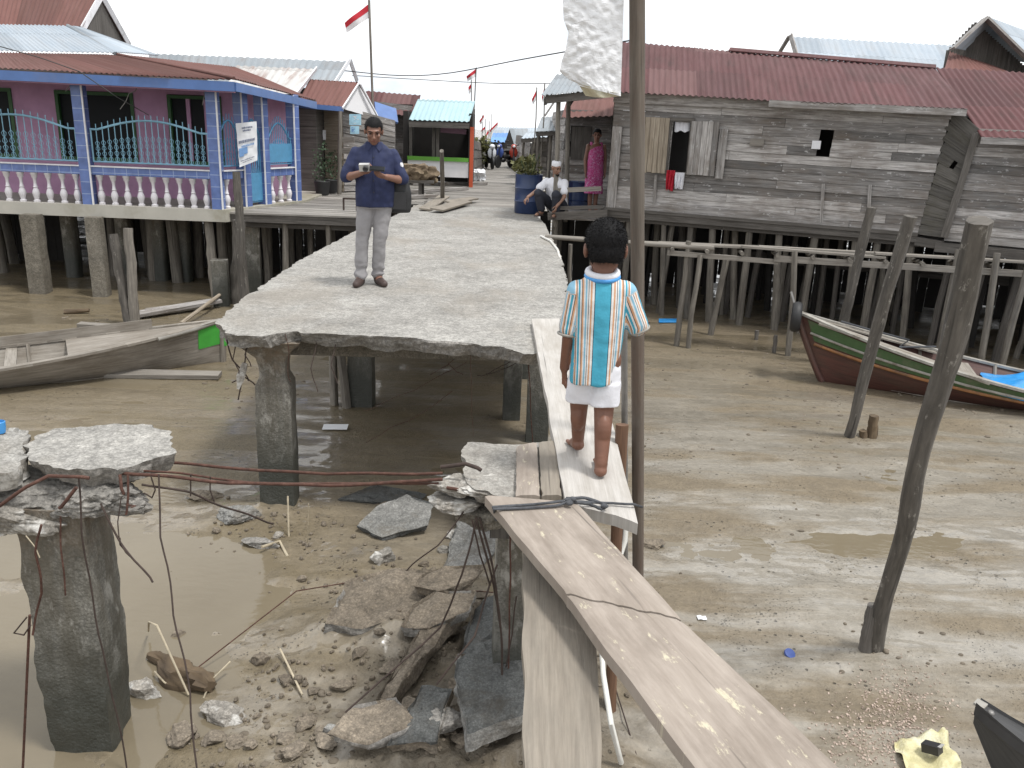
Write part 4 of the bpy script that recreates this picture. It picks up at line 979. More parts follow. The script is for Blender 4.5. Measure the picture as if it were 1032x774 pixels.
def make_blue_house():
    z0 = .02; x0, x1, y0 = -11.2, -4.95, 14.6
    sx, sy = -4.13, 17.0           # back corner of the side porch
    sd = V((sx - x1, sy - y0, 0)); sl = sd.length; sd.normalize()
    t = thing('blue_house', 'stilt house with blue tiled pillars, purple walls and white balusters under a rusty hipped roof', 'house', (-7.5, 15.5, MUD))
    b = MB(); b.prism([(x0, y0 - .02), (x1 + .05, y0 - .02), (sx + .06, sy), (sx - .6, 40), (-32, 40), (-32, y0 + 1.5), (x0, y0 + 1.5)], -.19, z0); obj('floor_slab', b, M['slab_mossy'], t)  # slab runs on unseen behind the house to darken the space below
    # pillars with white edge strips
    px2 = PY(88, 200, y0).x
    side = lambda d: V((x1, y0, 0)) + sd * d
    rot = math.atan2(sd.y, sd.x) - PI / 2
    spots = [(px2, y0 + .1, 0), (x1 - .09, y0 + .1, 0), (px2 - 2.32, y0 + .1, 0), (px2 + .22, y0 + 1.9, 0)]
    for d in (.78, 1.38, 2.4): p = side(d); spots.append((p.x - .08, p.y, rot))
    for k, (x, y, r) in enumerate(spots):
        b = MB(); pillar(b, x, y, z0, 2.02, .18, r); pl = obj('pillar', b, M['blue_tile'], t)
        b = MB(); w = .094
        for ex, ey in ((w, -w),): 
            q = V((x, y, 0)) + Matrix.Rotation(r, 3, 'Z') @ V((ex, ey, 0)); b.board((q.x, q.y, z0), (q.x, q.y, 2.0), .024, .024, up=(0, 1, 0))
        obj('edge_strip', b, M['white_paint'], pl)
    # tiled rail, white lines, balusters
    zr = .50
    def rail(a, c):
        a = V(a); c = V(c); n = (c - a).normalized(); s = V((n.y, -n.x, 0))
        b = MB(); b.board((a.x, a.y, z0 + zr + .07), (c.x, c.y, z0 + zr + .07), .13, .13); o = obj('rail', b, M['blue_tile'], t)
        b = MB(); e = s * .04; b.board((a.x + e.x, a.y + e.y, z0 + zr + .146), (c.x + e.x, c.y + e.y, z0 + zr + .146), .10, .02); obj('rail_cap', b, M['white_paint'], o)
        L = (c - a).length; m = max(1, int(L / .215))
        for k in range(m):
            p = a.lerp(c, (k + .5) / m); b = MB(); b.lathe((p.x, p.y, z0), BAL, 12); obj('baluster', b, M['baluster'], t, 50)
    rail((px2 + .09, y0 + .1, 0), (x1 - .18, y0 + .1, 0)); rail((px2 - 2.23, y0 + .1, 0), (px2 - .09, y0 + .1, 0))
    rail(side(.12) - V((.08, 0, 0)), side(.7) - V((.08, 0, 0))); rail(side(1.48) - V((.08, 0, 0)), side(2.32) - V((.08, 0, 0)))
    # grilles
    zl = z0 + .72
    grille('grille', (px2 + .12, y0 + .1, 0), (x1 - .2, y0 + .1, 0), zl, 1.27, 1.44, 'cyan_iron', t, 19, .09, .013)
    grille('grille', (px2 - 2.2, y0 + .1, 0), (px2 - .12, y0 + .1, 0), zl, 1.27, 1.46, 'cyan_iron', t, 17, .09, .013)
    p, q = side(.14), side(.68); grille('grille', p - V((.08, 0, 0)), q - V((.08, 0, 0)), zl, 1.3, 1.5, 'cyan_bright', t, 7, .12)
    p, q = side(1.5), side(2.3); o = grille('grille', p - V((.08, 0, 0)), q - V((.08, 0, 0)), zl, 1.2, 1.48, 'cyan_bright', t, 13, .13)
    b = MB(); b.board((p.x - .06, p.y, zl + .2), (q.x - .06, q.y, zl + .2), .015, .34, up=(0, 0, 1)); obj('grille_panel', b, M['cyan_bright'], o)
    p, q = side(.87), side(1.29); g = grille('gate', p - V((.08, 0, 0)), q - V((.08, 0, 0)), .08, 1.3, 1.52, 'cyan_bright', t, 7, .05)
    b = MB(); b.board((p.x - .06, p.y, .35), (q.x - .06, q.y, .35), .012, .5, up=(0, 0, 1)); obj('gate_panel', b, M['cyan_bright'], g)
    # purple walls set back behind the porch, dark green framed windows and a door
    yb = y0 + 1.75; b = MB()
    wall_y = yb; xs = [-11.2, -9.35, -8.62, -7.75, -6.95, -6.45, -5.72, -5.2, -5.0]
    segs = [(-9.3, -8.5), (-7.05, -6.42), (-5.42, -5.2)]; wins = [(-8.5, -7.05), (-6.42, -5.42), (-11.1, -9.3)]
    for a, c in segs: b.board(((a), wall_y, 1.02), ((c), wall_y, 1.02), .12, 2.0)
    for a, c in wins: b.board((a, wall_y, .35), (c, wall_y, .35), .12, .66)
    b.board((-11.2, wall_y, 1.98), (-5.0, wall_y, 1.98), .11, .12)
    b.board((-5.1, wall_y, 1.0), (-4.55, 22, 1.0), .12, 2.0); obj('wall', b, M['purple'], t)
    b = MB()
    for k, x in enumerate((-6.05, -5.72)): b.board((x, wall_y - .02, .7), (x, wall_y - .02, 1.9), .07, .07, up=(0, 1, 0))
    obj('mullion', b, M['purple'], t)
    for a, c in wins:
        b = MB(); b.board((a + .04, wall_y, 1.28), (c - .04, wall_y, 1.28), .03, 1.2); w_ = obj('window', b, M['glass_dark'], t)
        b = MB()
        for z in (.70, 1.88): b.board((a, wall_y - .05, z), (c, wall_y - .05, z), .08, .06)
        for x in (a + .03, c - .03): b.board((x, wall_y - .05, .73), (x, wall_y - .05, 1.85), .06, .08, up=(0, 1, 0))
        obj('window_frame', b, M['green_frame'], w_)
    # ceiling, fascia and soffit
    cz = 2.02; ex = .35
    e0 = V((x0, y0 - .3, 2.20)); e1 = V((x1 + .42, y0 - .3, 2.14)); s1 = V((sx + .95, sy + 1.0, 1.98))
    s1 = PY(318, 101, 17.9)
    b = MB(); b.poly([(x0, y0 - .27, 2.06), (x1 + .36, y0 - .27, 2.03), (s1.x - .05, s1.y, 1.86), (s1.x - 1, 22, 1.9), (x0, 22, 2.06)]); obj('ceiling', b, M['pink_edge'], t)
    b = MB(); b.board(e0 + V((0, 0, -.11)), e1 + V((0, 0, -.11)), .03, .15); b.board(e1 + V((.01, .02, -.11)), s1 + V((.01, 0, -.10)), .03, .14); obj('fascia', b, M['blue_paint'], t)
    b = MB(); b.board(e0 + V((0, .03, -.195)), e1 + V((0, .03, -.195)), .05, .02); obj('fascia_trim', b, M['pink_edge'], t)
    # roofs: rusty red skirt, zinc upper slope, red gable behind
    hp = PY(138, 50, y0 + 2.3); hl = PY(-60, 53, y0 + 1.55); hm = PY(112, 56, y0 + 1.55)
    b = MB(); corr(b, e0 + V((0, 0, .0)), e1, V((e0.x, hl.y, hl.z)), PY(118, 55.5, y0 + 1.55), .09, .011, 7, 5, .006, .02, .05); obj('roof', b, M['rust_roof'], t, 60)
    b = MB(); corr(b, e1 + V((0, .005, .004)), s1, PY(118, 55.5, y0 + 1.55) + V((0, 0, .004)), PY(236, 67, 18.6), .09, .011, 7, 5, .006, .02, .05); obj('roof', b, M['rust_roof'], t, 60)
    b = MB(); corr(b, V((x0, hl.y - .1, hl.z + .02)), PY(117, 55, y0 + 1.5) + V((.0, 0, .03)), PY(-110, 22, y0 + 3.4), PY(68, 26, y0 + 3.4), .09, .011, 7, 5, .006, .02, .08); obj('roof', b, M['zinc_roof'], t, 60)
    b = MB(); corr(b, PY(117, 55, y0 + 1.5) + V((0, 0, .034)), PY(160, 55.5, y0 + 3.6), PY(68, 26, y0 + 3.4) + V((0, 0, .004)), PY(82, 27.5, y0 + 3.8), .09, .011, 6, 5, .006); obj('roof', b, M['zinc_roof'], t, 60)
    b = MB(); b.tube([PY(117, 54.5, y0 + 1.52), PY(68, 25.5, y0 + 3.4)], .03, 6); obj('hip_cap', b, M['old_zinc'], t, 60)
    b = MB(); b.tube([PY(118, 54.8, y0 + 1.55), e1 + V((0, 0, .02))], .03, 6); obj('hip_cap', b, M['rust_roof'], t, 60)
    # stilts and cross beams
    for k, (x, y, w) in enumerate([(PM(38, 297).x, PM(38, 297).y, .3), (PM(100, 300).x, PM(100, 300).y, .26), (PM(225, 306).x + .3, 14.9, .3), (-10.2, 14.8, .26)]):
        b = MB(); rough_column(b, (x, y + .12), w, w * .9, MUD - .3, -.17, 80 + k, .1 * k, None, .010, 20, 14); obj('stilt', b, M['column_brown' if k < 2 else 'column'], t, 50)
    for k in range(20):
        x = rng.uniform(-11, -4.6); y = rng.uniform(15.6, 17.4); b = MB(); pole(b, (x, y, MUD - .2), (x + rng.uniform(-.1, .1), y, -.18), .10, .09, 8, 5, .008, k + 40); obj('stilt', b, M['stilt'], t, 50)
    for k, x in enumerate((PM(150, 290).x, PM(172, 292).x, PM(110, 290).x, PM(48, 290).x)):
        b = MB(); rough_column(b, (x, 16.0), .26, .26, MUD - .3, -.17, 90 + k, 0, None, .008, 16, 8); obj('stilt', b, M['column'], t, 50)
    skirt(t, V((-30, 17.6, 0)), V((-2.6, 17.6, 0)), -.2, 5)  # dark boards added as deep shade behind the front stilts
    # notice hanging on the side grille, a few cables under the eave
    a = PY(230, 124, 15.05); c = PY(251, 122, 15.25); d = PY(252, 161, 15.25); e = PY(234, 168, 15.05); G = []
    off = V((.16, -.10, 0))
    for i in range(13):
        G.append([a.lerp(c, i / 12).lerp(e.lerp(d, i / 12), j / 12) + off + V((0, .02 * mnoise.noise(V((i * .4, j * .5, 0))), 0)) for j in range(13)])
    b = MB(); b.grid(G, .003, None, (-.6, .8, 0)); nt = obj('notice', b, M['paper'], None, 60); tag(nt, 'white and blue printed notice sheet hanging by the blue corner pillar', 'notice')
    b = MB(); bb = MB()
    def dash(mb, u0, u1, v0, v1):
        pts = [a.lerp(c, u).lerp(e.lerp(d, u), v) + off + V((.004, -.02, 0)) for u, v in ((u0, v1), (u1, v1), (u1, v0), (u0, v0))]; mb.poly(pts)
    r = random.Random(3)
    for v0, v1, u0, u1, m in ((.10, .145, .28, .80, b), (.165, .21, .32, .70, b), (.40, .47, .08, .90, b), (.52, .57, .2, .85, bb), (.86, .885, .1, .85, b), (.905, .925, .2, .7, b)):
        u = u0
        while u < u1: w = r.uniform(.03, .06); dash(m, u, min(u1, u + w), v0 + r.uniform(0, .01), v1); u += w + .018
    dash(bb, .05, .5, .58, .74); dash(bb, .05, .3, .62, .78)
    obj('print', b, M['print_grey'], nt); obj('print', bb, M['print_blue'], nt)
    b = MB(); b.tube([PY(-10, 44, 13.8), PY(40, 58, 13.9), PY(80, 72, 14.1), PY(118, 98, 14.35), PY(150, 116, 14.5)], .008, 5); tag(obj('cable', b, M['wire'], None, 60), 'black cable sagging across the red roof skirt of the blue house', 'cable')
    for pts in ([(142, 82), (136, 92), (130, 94), (127, 102), (121, 110)], [(72, 70), (72, 84), (66, 92)], [(205, 88), (206, 96), (204, 106)]):
        b = MB(); b.tube([PY(x, y, y0 + .02) for x, y in pts], .007, 5); tag(obj('loose_wire', b, M['grey_pipe'], None, 60), {142: 'bent grey wire dangling from the blue fascia above the middle grille', 72: 'grey wire dangling from the fascia left of the first blue pillar', 205: 'short grey wire dangling from the fascia beside the corner pillar'}[pts[0][0]], 'wire')
    # house behind with the steep red gable
    t = thing('gabled_house', 'house behind the blue one with a steep rusty red roof and pale gable boards', 'house', (-9, 21.5, MUD))
    Y = 20.5
    pk = PY(101, -4, Y); el = PY(88, 29, Y - 1.2) ; er = PY(131, 44, Y + 1.6)
    dirx = V((-5.5, 0, 0))
    b = MB(); corr(b, PY(-60, 26, Y - 1.2), PY(84, 27, Y - 1.2), PY(-60, -9, Y), PY(100, -5, Y), .09, .011, 6, 5); obj('roof', b, M['rust_roof'], t, 60)
    b = MB(); corr(b, er, er + dirx, pk, pk + dirx, .09, .011, 4, 4); obj('roof', b, M['rust_roof'], t, 60)
    b = MB(); b.board(PY(83, 30, Y - 1.22), PY(102, -4, Y - .02), .02, .16, up=(0, -1, .2)); b.board(PY(103, -4, Y), PY(131, 46, Y + 1.6), .02, .13, up=(0, -1, .2)); obj('barge_board', b, M['white_paint'], t)
    b = MB(); b.poly([PY(88, 30, Y - 1.0), PY(126, 44, Y + 1.5), PY(102, 0, Y + .1)]); obj('gable_wall', b, M['grey_wood_dark'], t)
    b = MB(); b.prism([(-13, 19.4), (-8.0, 19.4), (-7.6, 22.5), (-13, 22.5)], 0, 2.6); obj('wall', b, M['grey_wood_dark'], t)

def boxhouse(name, label, roofmat, walls, gable=None, cat='house', group=None): pass

def make_left_street():
    # long zinc-roofed house
    t = thing('zinc_house', 'long house with a grey zinc roof showing above the patched roof', 'house', (-7, 24, MUD)); Y = 24.0
    b = MB(); corr(b, PY(150, 84, Y - 2.2), PY(338, 86, Y - 2.2), PY(150, 54, Y), PY(352, 62, Y), .16, .014, 5, 4); obj('roof', b, M['old_zinc'], t, 60)
    b = MB(); b.board(PY(336, 86, Y - 2.2), PY(352, 61, Y), .03, .12, up=(0, -1, 0)); b.board(PY(353, 61, Y), PY(360, 82, Y + 2), .03, .12, up=(0, -1, 0)); obj('barge_board', b, M['white_paint'], t)
    b = MB(); b.prism([(-10, 22.2), (-5.0, 22.2), (-4.6, 26), (-10, 26)], 0, PY(345, 86, 22.2).z - .1); obj('wall', b, M['grey_wood_dark'], t)
    # house with the patched roof
    t = thing('patched_roof_house', 'low house with a rusty roof patched with white and zinc sheets beside the blue house', 'house', (-5.5, 20, MUD)); Y = 20.6
    b = MB(); corr(b, PY(226, 92, Y - 1.6), PY(292, 100, Y - 1.6), PY(238, 66, Y), PY(318, 70, Y), .13, .013, 5, 5, .006, .02); obj('roof', b, M['patch_roof'], t, 60)
    b = MB(); b.board(PY(294, 101, Y - 1.6), PY(319, 69, Y), .03, .10, up=(0, -1, 0)); obj('barge_board', b, M['white_paint'], t)
    b = MB(); b.prism([(-6.6, 19.3), (-4.35, 19.3), (-4.35, 22), (-6.6, 22)], -.02, 2.0); obj('wall', b, M['grey_wood_dark'], t)
    # hut with the pale blue posters
    t = thing('poster_hut', 'small plank hut with a rusty red roof, white gable edge and pale blue posters', 'hut', (-4, 20, 0)); Y = 19.9
    pk = PY(361, 82, Y); el = PY(346, 106, Y - .2); er = PY(380, 119, Y + 1.4)
    b = MB(); corr(b, PY(300, 104, Y - .7), PY(347, 108, Y - .7), PY(312, 80, Y + .4), PY(362, 83, Y + .4), .11, .012, 4, 5, .006); obj('roof', b, M['rust_roof'], t, 60)
    b = MB(); corr(b, PY(381, 119, Y + 1.6), PY(381, 119, Y + 1.6) + V((-2, .3, 0)), PY(363, 83, Y + .4), PY(312, 80, Y + .4), .11, .012, 3, 4); obj('roof', b, M['rust_roof'], t, 60)
    b = MB(); b.board(PY(345, 110, Y - .75), PY(362, 84, Y + .38), .03, .09, up=(0, -1, 0)); b.board(PY(363, 84, Y + .36), PY(382, 120, Y + 1.0), .03, .09, up=(0, -1, 0)); obj('barge_board', b, M['white_paint'], t)
    b = MB(); b.board(PY(300, 106, Y - .74), PY(346, 110, Y - .74), .03, .1); obj('fascia', b, M['blue_paint'], t)
    b = MB(); b.poly([PY(347, 110, Y - .5), PY(381, 120, Y + 1.2), PY(362, 86, Y + .45)]); obj('gable_wall', b, M['white_wall'], t)
    wz = 0; c0 = P(352, 193, 0); 
    r = random.Random(4)
    a0 = PY(317, 190, Y + .3); a1 = PY(350, 192, Y + .3)
    b = MB(); plank_wall(b, (a0.x, Y + .3, 0), (a1.x, Y - .1, 0), (a0.x, Y + .3, 2.0), (a1.x, Y - .1, 2.0), .14, [(.12, .40, 0, .88)], .02, r); obj('wall', b, M['shutter'], t)
    b = MB(); plank_wall(b, (a1.x, Y - .1, 0), (a1.x + 1.0, Y + 1.3, 0), (a1.x, Y - .1, 1.9), (a1.x + 1.0, Y + 1.3, 1.62), .14, [], .02, r); obj('wall', b, M['grey_wood'], t)
    b = MB(); b.prism([(a0.x - 1, Y + .5), (a1.x, Y + .5), (a1.x + .9, Y + 1.6), (a0.x - 1, Y + 3)], 0, 1.6); obj('inner_wall', b, M['dark_void'], t)
    b = MB(); pole(b, P(342, 196, 0), PY(343, 112, P(342, 196, 0).y), .05, .045, 8, 6, .01, 3); obj('porch_post', b, M['stilt'], t, 50)
    b = MB(); pole(b, P(376, 193, 0), PY(378, 126, P(376, 193, 0).y), .05, .045, 8, 6, .01, 4); obj('porch_post', b, M['stilt'], t, 50)
    for (y0_, y1_, x0_, x1_) in ((136, 146, 345, 357), (150, 154, 345, 360)):
        b = MB(); b.board(PY(x0_, (y0_ + y1_) / 2, Y - .4), PY(x1_, (y0_ + y1_) / 2, Y - .4), .04, .12); obj('shelf_board', b, M['beam_pale'], t)
    def sheet(name, x0_, y0_, x1_, y1_, Yy, mat, label, cat):
        G = [[PY(x0_ + (x1_ - x0_) * i / 6, y0_ + (y1_ - y0_) * j / 6, Yy + .02 * mnoise.noise(V((i, j, x0_)))) for j in range(7)] for i in range(7)]
        b = MB(); b.grid(G, .004, None, (0, 1, 0)); return tag(obj(name, b, M[mat], None, 60), label, cat)
    pst = sheet('poster', 352, 115, 364, 126, Y - .55, 'print_cyan', 'upper pale blue poster under the white gable of the hut', 'poster')
    ps2 = sheet('poster', 353, 127, 362, 135, Y - .55, 'print_cyan', 'lower pale blue poster below the other one on the hut', 'poster')
    for o_, (xa, ya, xb, yb) in ((pst, (353, 116, 363, 125)), (ps2, (353.5, 128, 361.5, 134))):
        b = MB(); rr = random.Random(int(xa * 10))
        for k in range(9):
            x = rr.uniform(xa, xb - 3); y = rr.uniform(ya, yb - 1); w = rr.uniform(1, 3); b.poly([PY(x, y + .7, Y - .59), PY(x + w, y + .7, Y - .59), PY(x + w, y, Y - .59), PY(x, y, Y - .59)])
        obj('print', b, M['white_paint' if o_ is pst else 'print_blue'], o_)
    b = MB(); b.board(PY(325, 131, Y + .1), PY(325, 141, Y + .1), .16, .06, up=(0, 1, 0)); tag(obj('meter_box', b, M['white_paint'], None), 'small white meter box on the brown hut wall', 'meter')
    # potted shrubs in the shade of the hut
    for k, (x, y, h) in enumerate(((325, 196, .9), (334, 194, .7))):
        p = P(x, y, 0); tt = thing('potted_shrub', ['taller leafy shrub in a black bag pot against the hut wall', 'shorter leafy shrub in a dark pot right beside the hut post'][k], 'plant', (p.x, p.y, 0))
        b = MB(); b.lathe((p.x, p.y, 0), [(.14, 0), (.18, .28), (.17, .29), (.15, .27)], 12); obj('pot', b, M['black'], tt, 40)
        leafball(tt, 'foliage', (p.x, p.y, .35 + h * .35), (.28, .28, h * .5), 160, .06, 'leaf_dark', k + 3)
    # red roofed plank house, teal shop
    t = thing('red_roof_house', 'plank house with a red corrugated roof just left of the teal roofed shop', 'house', (-3.4, 26, 0)); Y = 25.5
    b = MB(); corr(b, PY(352, 112, Y - 1.2), PY(419, 117, Y - 1.2), PY(360, 91, Y), PY(424, 96, Y), .15, .014, 4, 5); obj('roof', b, M['red_roof'], t, 60)
    b = MB(); q0, q1 = PY(378, 182, Y - .9), PY(415, 184, Y - .9); plank_wall(b, (q0.x, Y - .9, 0), (q1.x, Y - .9, 0), (q0.x, Y - .9, 2.15), (q1.x, Y - .9, 2.05), .15); obj('wall', b, M['grey_wood'], t)
    b = MB(); b.prism([(-5.5, Y - .7), (q1.x, Y - .7), (q1.x, Y + 3), (-5.5, Y + 3)], 0, 2.1); obj('inner_wall', b, M['dark_void'], t)
    b = MB(); b.board(PY(378, 110, Y - 1.9), PY(400, 117, Y - 1.7), .8, .05, up=(.1, -.5, 1)); obj('awning', b, M['blue_paint'], t)
    t = thing('teal_roof_shop', 'open fronted shop with a teal roof, white counter, lime band and orange post', 'shop', (-1.7, 23, 0)); Y = 23.6
    c0, c1 = P(412, 186, -.0), P(474, 185, 0)
    yy = 23.2; xl, xr = PY(411, 160, yy).x, PY(476, 160, yy).x
    e0, e1 = PY(412, 121, yy - .3), PY(473, 123, yy - .3)
    b = MB(); corr(b, e0, e1, PY(421, 100, yy + 1.3), PY(479, 102, yy + 1.3), .13, .014, 4, 5); obj('roof', b, M['teal_roof'], t, 60)
    b = MB(); b.board(e0 + V((0, .03, -.10)), e1 + V((0, .03, -.10)), .04, .14); obj('fascia', b, M['grey_wood_dark'], t)
    zt = PY(440, 162, yy).z; zb = PY(440, 178, yy).z
    b = MB(); b.board((xl, yy, (zt + zb) / 2), (xr - .1, yy, (zt + zb) / 2), .1, zt - zb); obj('counter_wall', b, M['white_wall'], t)
    b = MB(); b.board((xl, yy - .02, zt + .05), (xr - .1, yy - .02, zt + .05), .16, .10); obj('counter_band', b, M['lime_band'], t)
    b = MB(); b.board((xr - .02, yy - .05, -.1), (xr - .02, yy - .05, e1.z - .12), .10, .10, up=(0, 1, 0)); obj('post', b, M['orange_post'], t)
    b = MB()
    for x in (414, 437, 441): b.board((PY(x, 150, yy + .1).x, yy + .1, zt), (PY(x, 150, yy + .1).x, yy + .1, e0.z - .12), .08, .08, up=(0, 1, 0))
    obj('frame_post', b, M['grey_wood_dark'], t)
    b = MB(); b.prism([(xl - .1, yy + 1.6), (xr - .1, yy + 1.6), (xr - .1, yy + 1.75), (xl - .1, yy + 1.75)], 0, 2.0); b.prism([(xl - .15, yy + .2), (xl - .02, yy + .2), (xl - .02, yy + 1.7), (xl - .15, yy + 1.7)], 0, 1.9); b.prism([(xr - .12, yy + .15), (xr - .02, yy + .15), (xr - .02, yy + 1.7), (xr - .12, yy + 1.7)], 0, 1.9); obj('inner_wall', b, M['dark_void'], t)
    b = MB(); b.board(PY(444, 131, yy + .5), PY(470, 133, yy + .5), .05, .13); obj('shelf', b, M['pink_edge'], t)
    b = MB(); b.prism([(xl - .1, yy - .1), (xr + .1, yy - .1), (xr + .1, yy + 1.8), (xl - .1, yy + 1.8)], -.2, -.02); obj('floor_slab', b, M['grey_wood_dark'], t)
    # jetty between the blue house and the bridge
    b = MB(); y = 14.75; r = random.Random(9)
    while y < 24:
        w = r.uniform(.14, .2); xa = -4.9 + max(0, (y - 14.6)) * .36 if y < 17.2 else -4.5; xa = min(xa, -4.1) if y < 17.2 else -4.6
        xb = -1.78 + r.uniform(-.05, .05) - (.33 if y < 17.4 else 0) - (.25 if y < 15.6 else 0) 
        b.board((xa, y, -.035 + r.uniform(-.008, .008)), (xb + r.uniform(-.25, 0) * (r.random() < .3), y, -.03 + r.uniform(-.008, .008)), w - .012, .03); y += w
    t = thing('timber_jetty', 'low timber jetty of grey boards joining the blue house to the concrete deck', 'jetty', (-3.2, 18, MUD)); obj('decking', b, M['jetty_wood'], t)
    b = MB(); b.board((-4.85, 14.72, -.12), (-2.35, 14.72, -.12), .06, .13); b.board((-4.85, 14.9, -.25), (-2.4, 14.9, -.25), .1, .08); obj('edge_beam', b, M['grey_wood_dark'], t)
    for k in range(10):
        x = -4.8 + k * .27; yv = 14.85 + (k % 3) * .8; b = MB(); pole(b, (x, yv, MUD - .2), (x + rng.uniform(-.06, .06), yv, -.1), .06, .05, 8, 5, .01, k + 70); obj('post', b, M['stilt'], t, 50)
    for k in range(10):
        x = rng.uniform(-4.6, -2.2); yv = rng.uniform(16.5, 23); b = MB(); pole(b, (x, yv, MUD - .2), (x, yv, -.1), .07, .06, 8, 4, .01, k + 90); obj('post', b, M['stilt'], t, 50)
    b = MB(); p = P(353, 212, 0)
    for dx in (-.03, .03): b.board((p.x + dx * 4, p.y, 0), (p.x + dx * 4, p.y, .22), .03, .03, up=(0, 1, 0))
    b.board((p.x - .12, p.y, .21), (p.x + .12, p.y, .21), .03, .03); tag(obj('mooring_bracket', b, M['dark_rust'], None), 'small dark bracket on the jetty corner beside the standing man', 'bracket')
    # cart/bench with a bundle, post, loose boards
    c = P(405, 196, 0); t = thing('low_bench', 'low dark bench loaded with a brown bundle beyond the standing man', 'bench', (c.x, c.y, 0))
    b = MB(); b.board((c.x - .5, c.y, .32), (c.x + .75, c.y, .32), .7, .06); obj('bench_top', b, M['grey_wood_dark'], t)
    for dx, dy in ((-.4, -.28), (-.4, .28), (.45, -.28), (.45, .28)): b = MB(); b.board((c.x + dx, c.y + dy, 0), (c.x + dx, c.y + dy, .29), .07, .07, up=(0, 1, 0)); obj('leg', b, M['grey_wood_dark'], t)
    me = rock_mesh((.52, .34, .30), 77, 4, .34, .7); me.transform(Matrix.Translation((c.x + .28, c.y, .50))); tag(link('bundle', me, M['matting'], None, 50), 'brown bundle of matting heaped on the dark low bench', 'bundle')
    b = MB(); pole(b, P(446, 207, -.1), PY(445, 152, P(446, 208, 0).y), .045, .045, 8, 6, .01, 11); tag(obj('street_post', b, M['stilt'], None, 50), 'single thin grey post standing at the left edge of the deck before the shop', 'post')
    for k, (x0_, y0_, x1_, y1_, w, lb) in enumerate(((428, 211, 448, 200, .22, 'loose grey board tilted at the deck edge, left of the others'), (440, 213, 470, 205, .25, 'loose grey board lying flat on the deck edge in the middle of the three'), (452, 207, 478, 202, .2, 'loose grey board lying at the far right of the three on the deck edge'))):
        a, c2 = P(x0_, y0_, .03), P(x1_, y1_, .03); b = MB(); b.board(a + V((0, 0, .03 * k)), c2 + V((0, 0, .05)), w, .03, up=(.1, -.1, 1)); tag(obj('loose_board', b, M['plank_grey'], None), lb, 'board')
    for k, (x0_, y0_, x1_, y1_) in enumerate(((380, 201, 440, 199), (385, 196, 470, 191), (415, 186, 490, 186))):
        a, c2 = P(x0_, y0_, .0), P(x1_, y1_, .0); b = MB(); b.board(a + V((0, 0, .03)), c2 + V((0, 0, .03)), .16, .07); tag(obj('timber_baulk', b, M['grey_wood'], None), ['dark timber baulk on the jetty nearest the bench legs', 'grey timber baulk lying in front of the bench', 'long timber baulk lying under the shop counter wall'][k], 'timber')
    # rubbish pile and the small white sack at the shop corner
    c = P(481, 182, 0); me = rock_mesh((.24, .22, .26), 31, 4, .5, .8); me.transform(Matrix.Translation((c.x, c.y + .1, .16))); tag(link('rubbish_bag', me, M['paper'], None, 50), 'lumpy pale rubbish bag at the foot of the orange shop post', 'bag')

def leafball(parent, name, c, r, n, s, mat, seed, top=None):
    q = random.Random(seed); b = MB(); c = V(c)
    for k in range(n):
        while True:
            d = V((q.uniform(-1, 1), q.uniform(-1, 1), q.uniform(-1, 1)))
            if d.length < 1 and mnoise.noise(d * 1.7 + V((seed, 0, 0))) > -.25: break
        p = c + V((d.x * r[0], d.y * r[1], d.z * r[2])); a = V((q.uniform(-1, 1), q.uniform(-1, 1), q.uniform(-.4, 1))).normalized(); w = a.cross(V((q.uniform(-1, 1), q.uniform(-1, 1), .3))).normalized()
        L = s * q.uniform(.7, 1.5)
        b.poly([p, p + a * L * .5 + w * L * .28, p + a * L, p + a * L * .5 - w * L * .28])
    return obj(name, b, M[mat], parent)
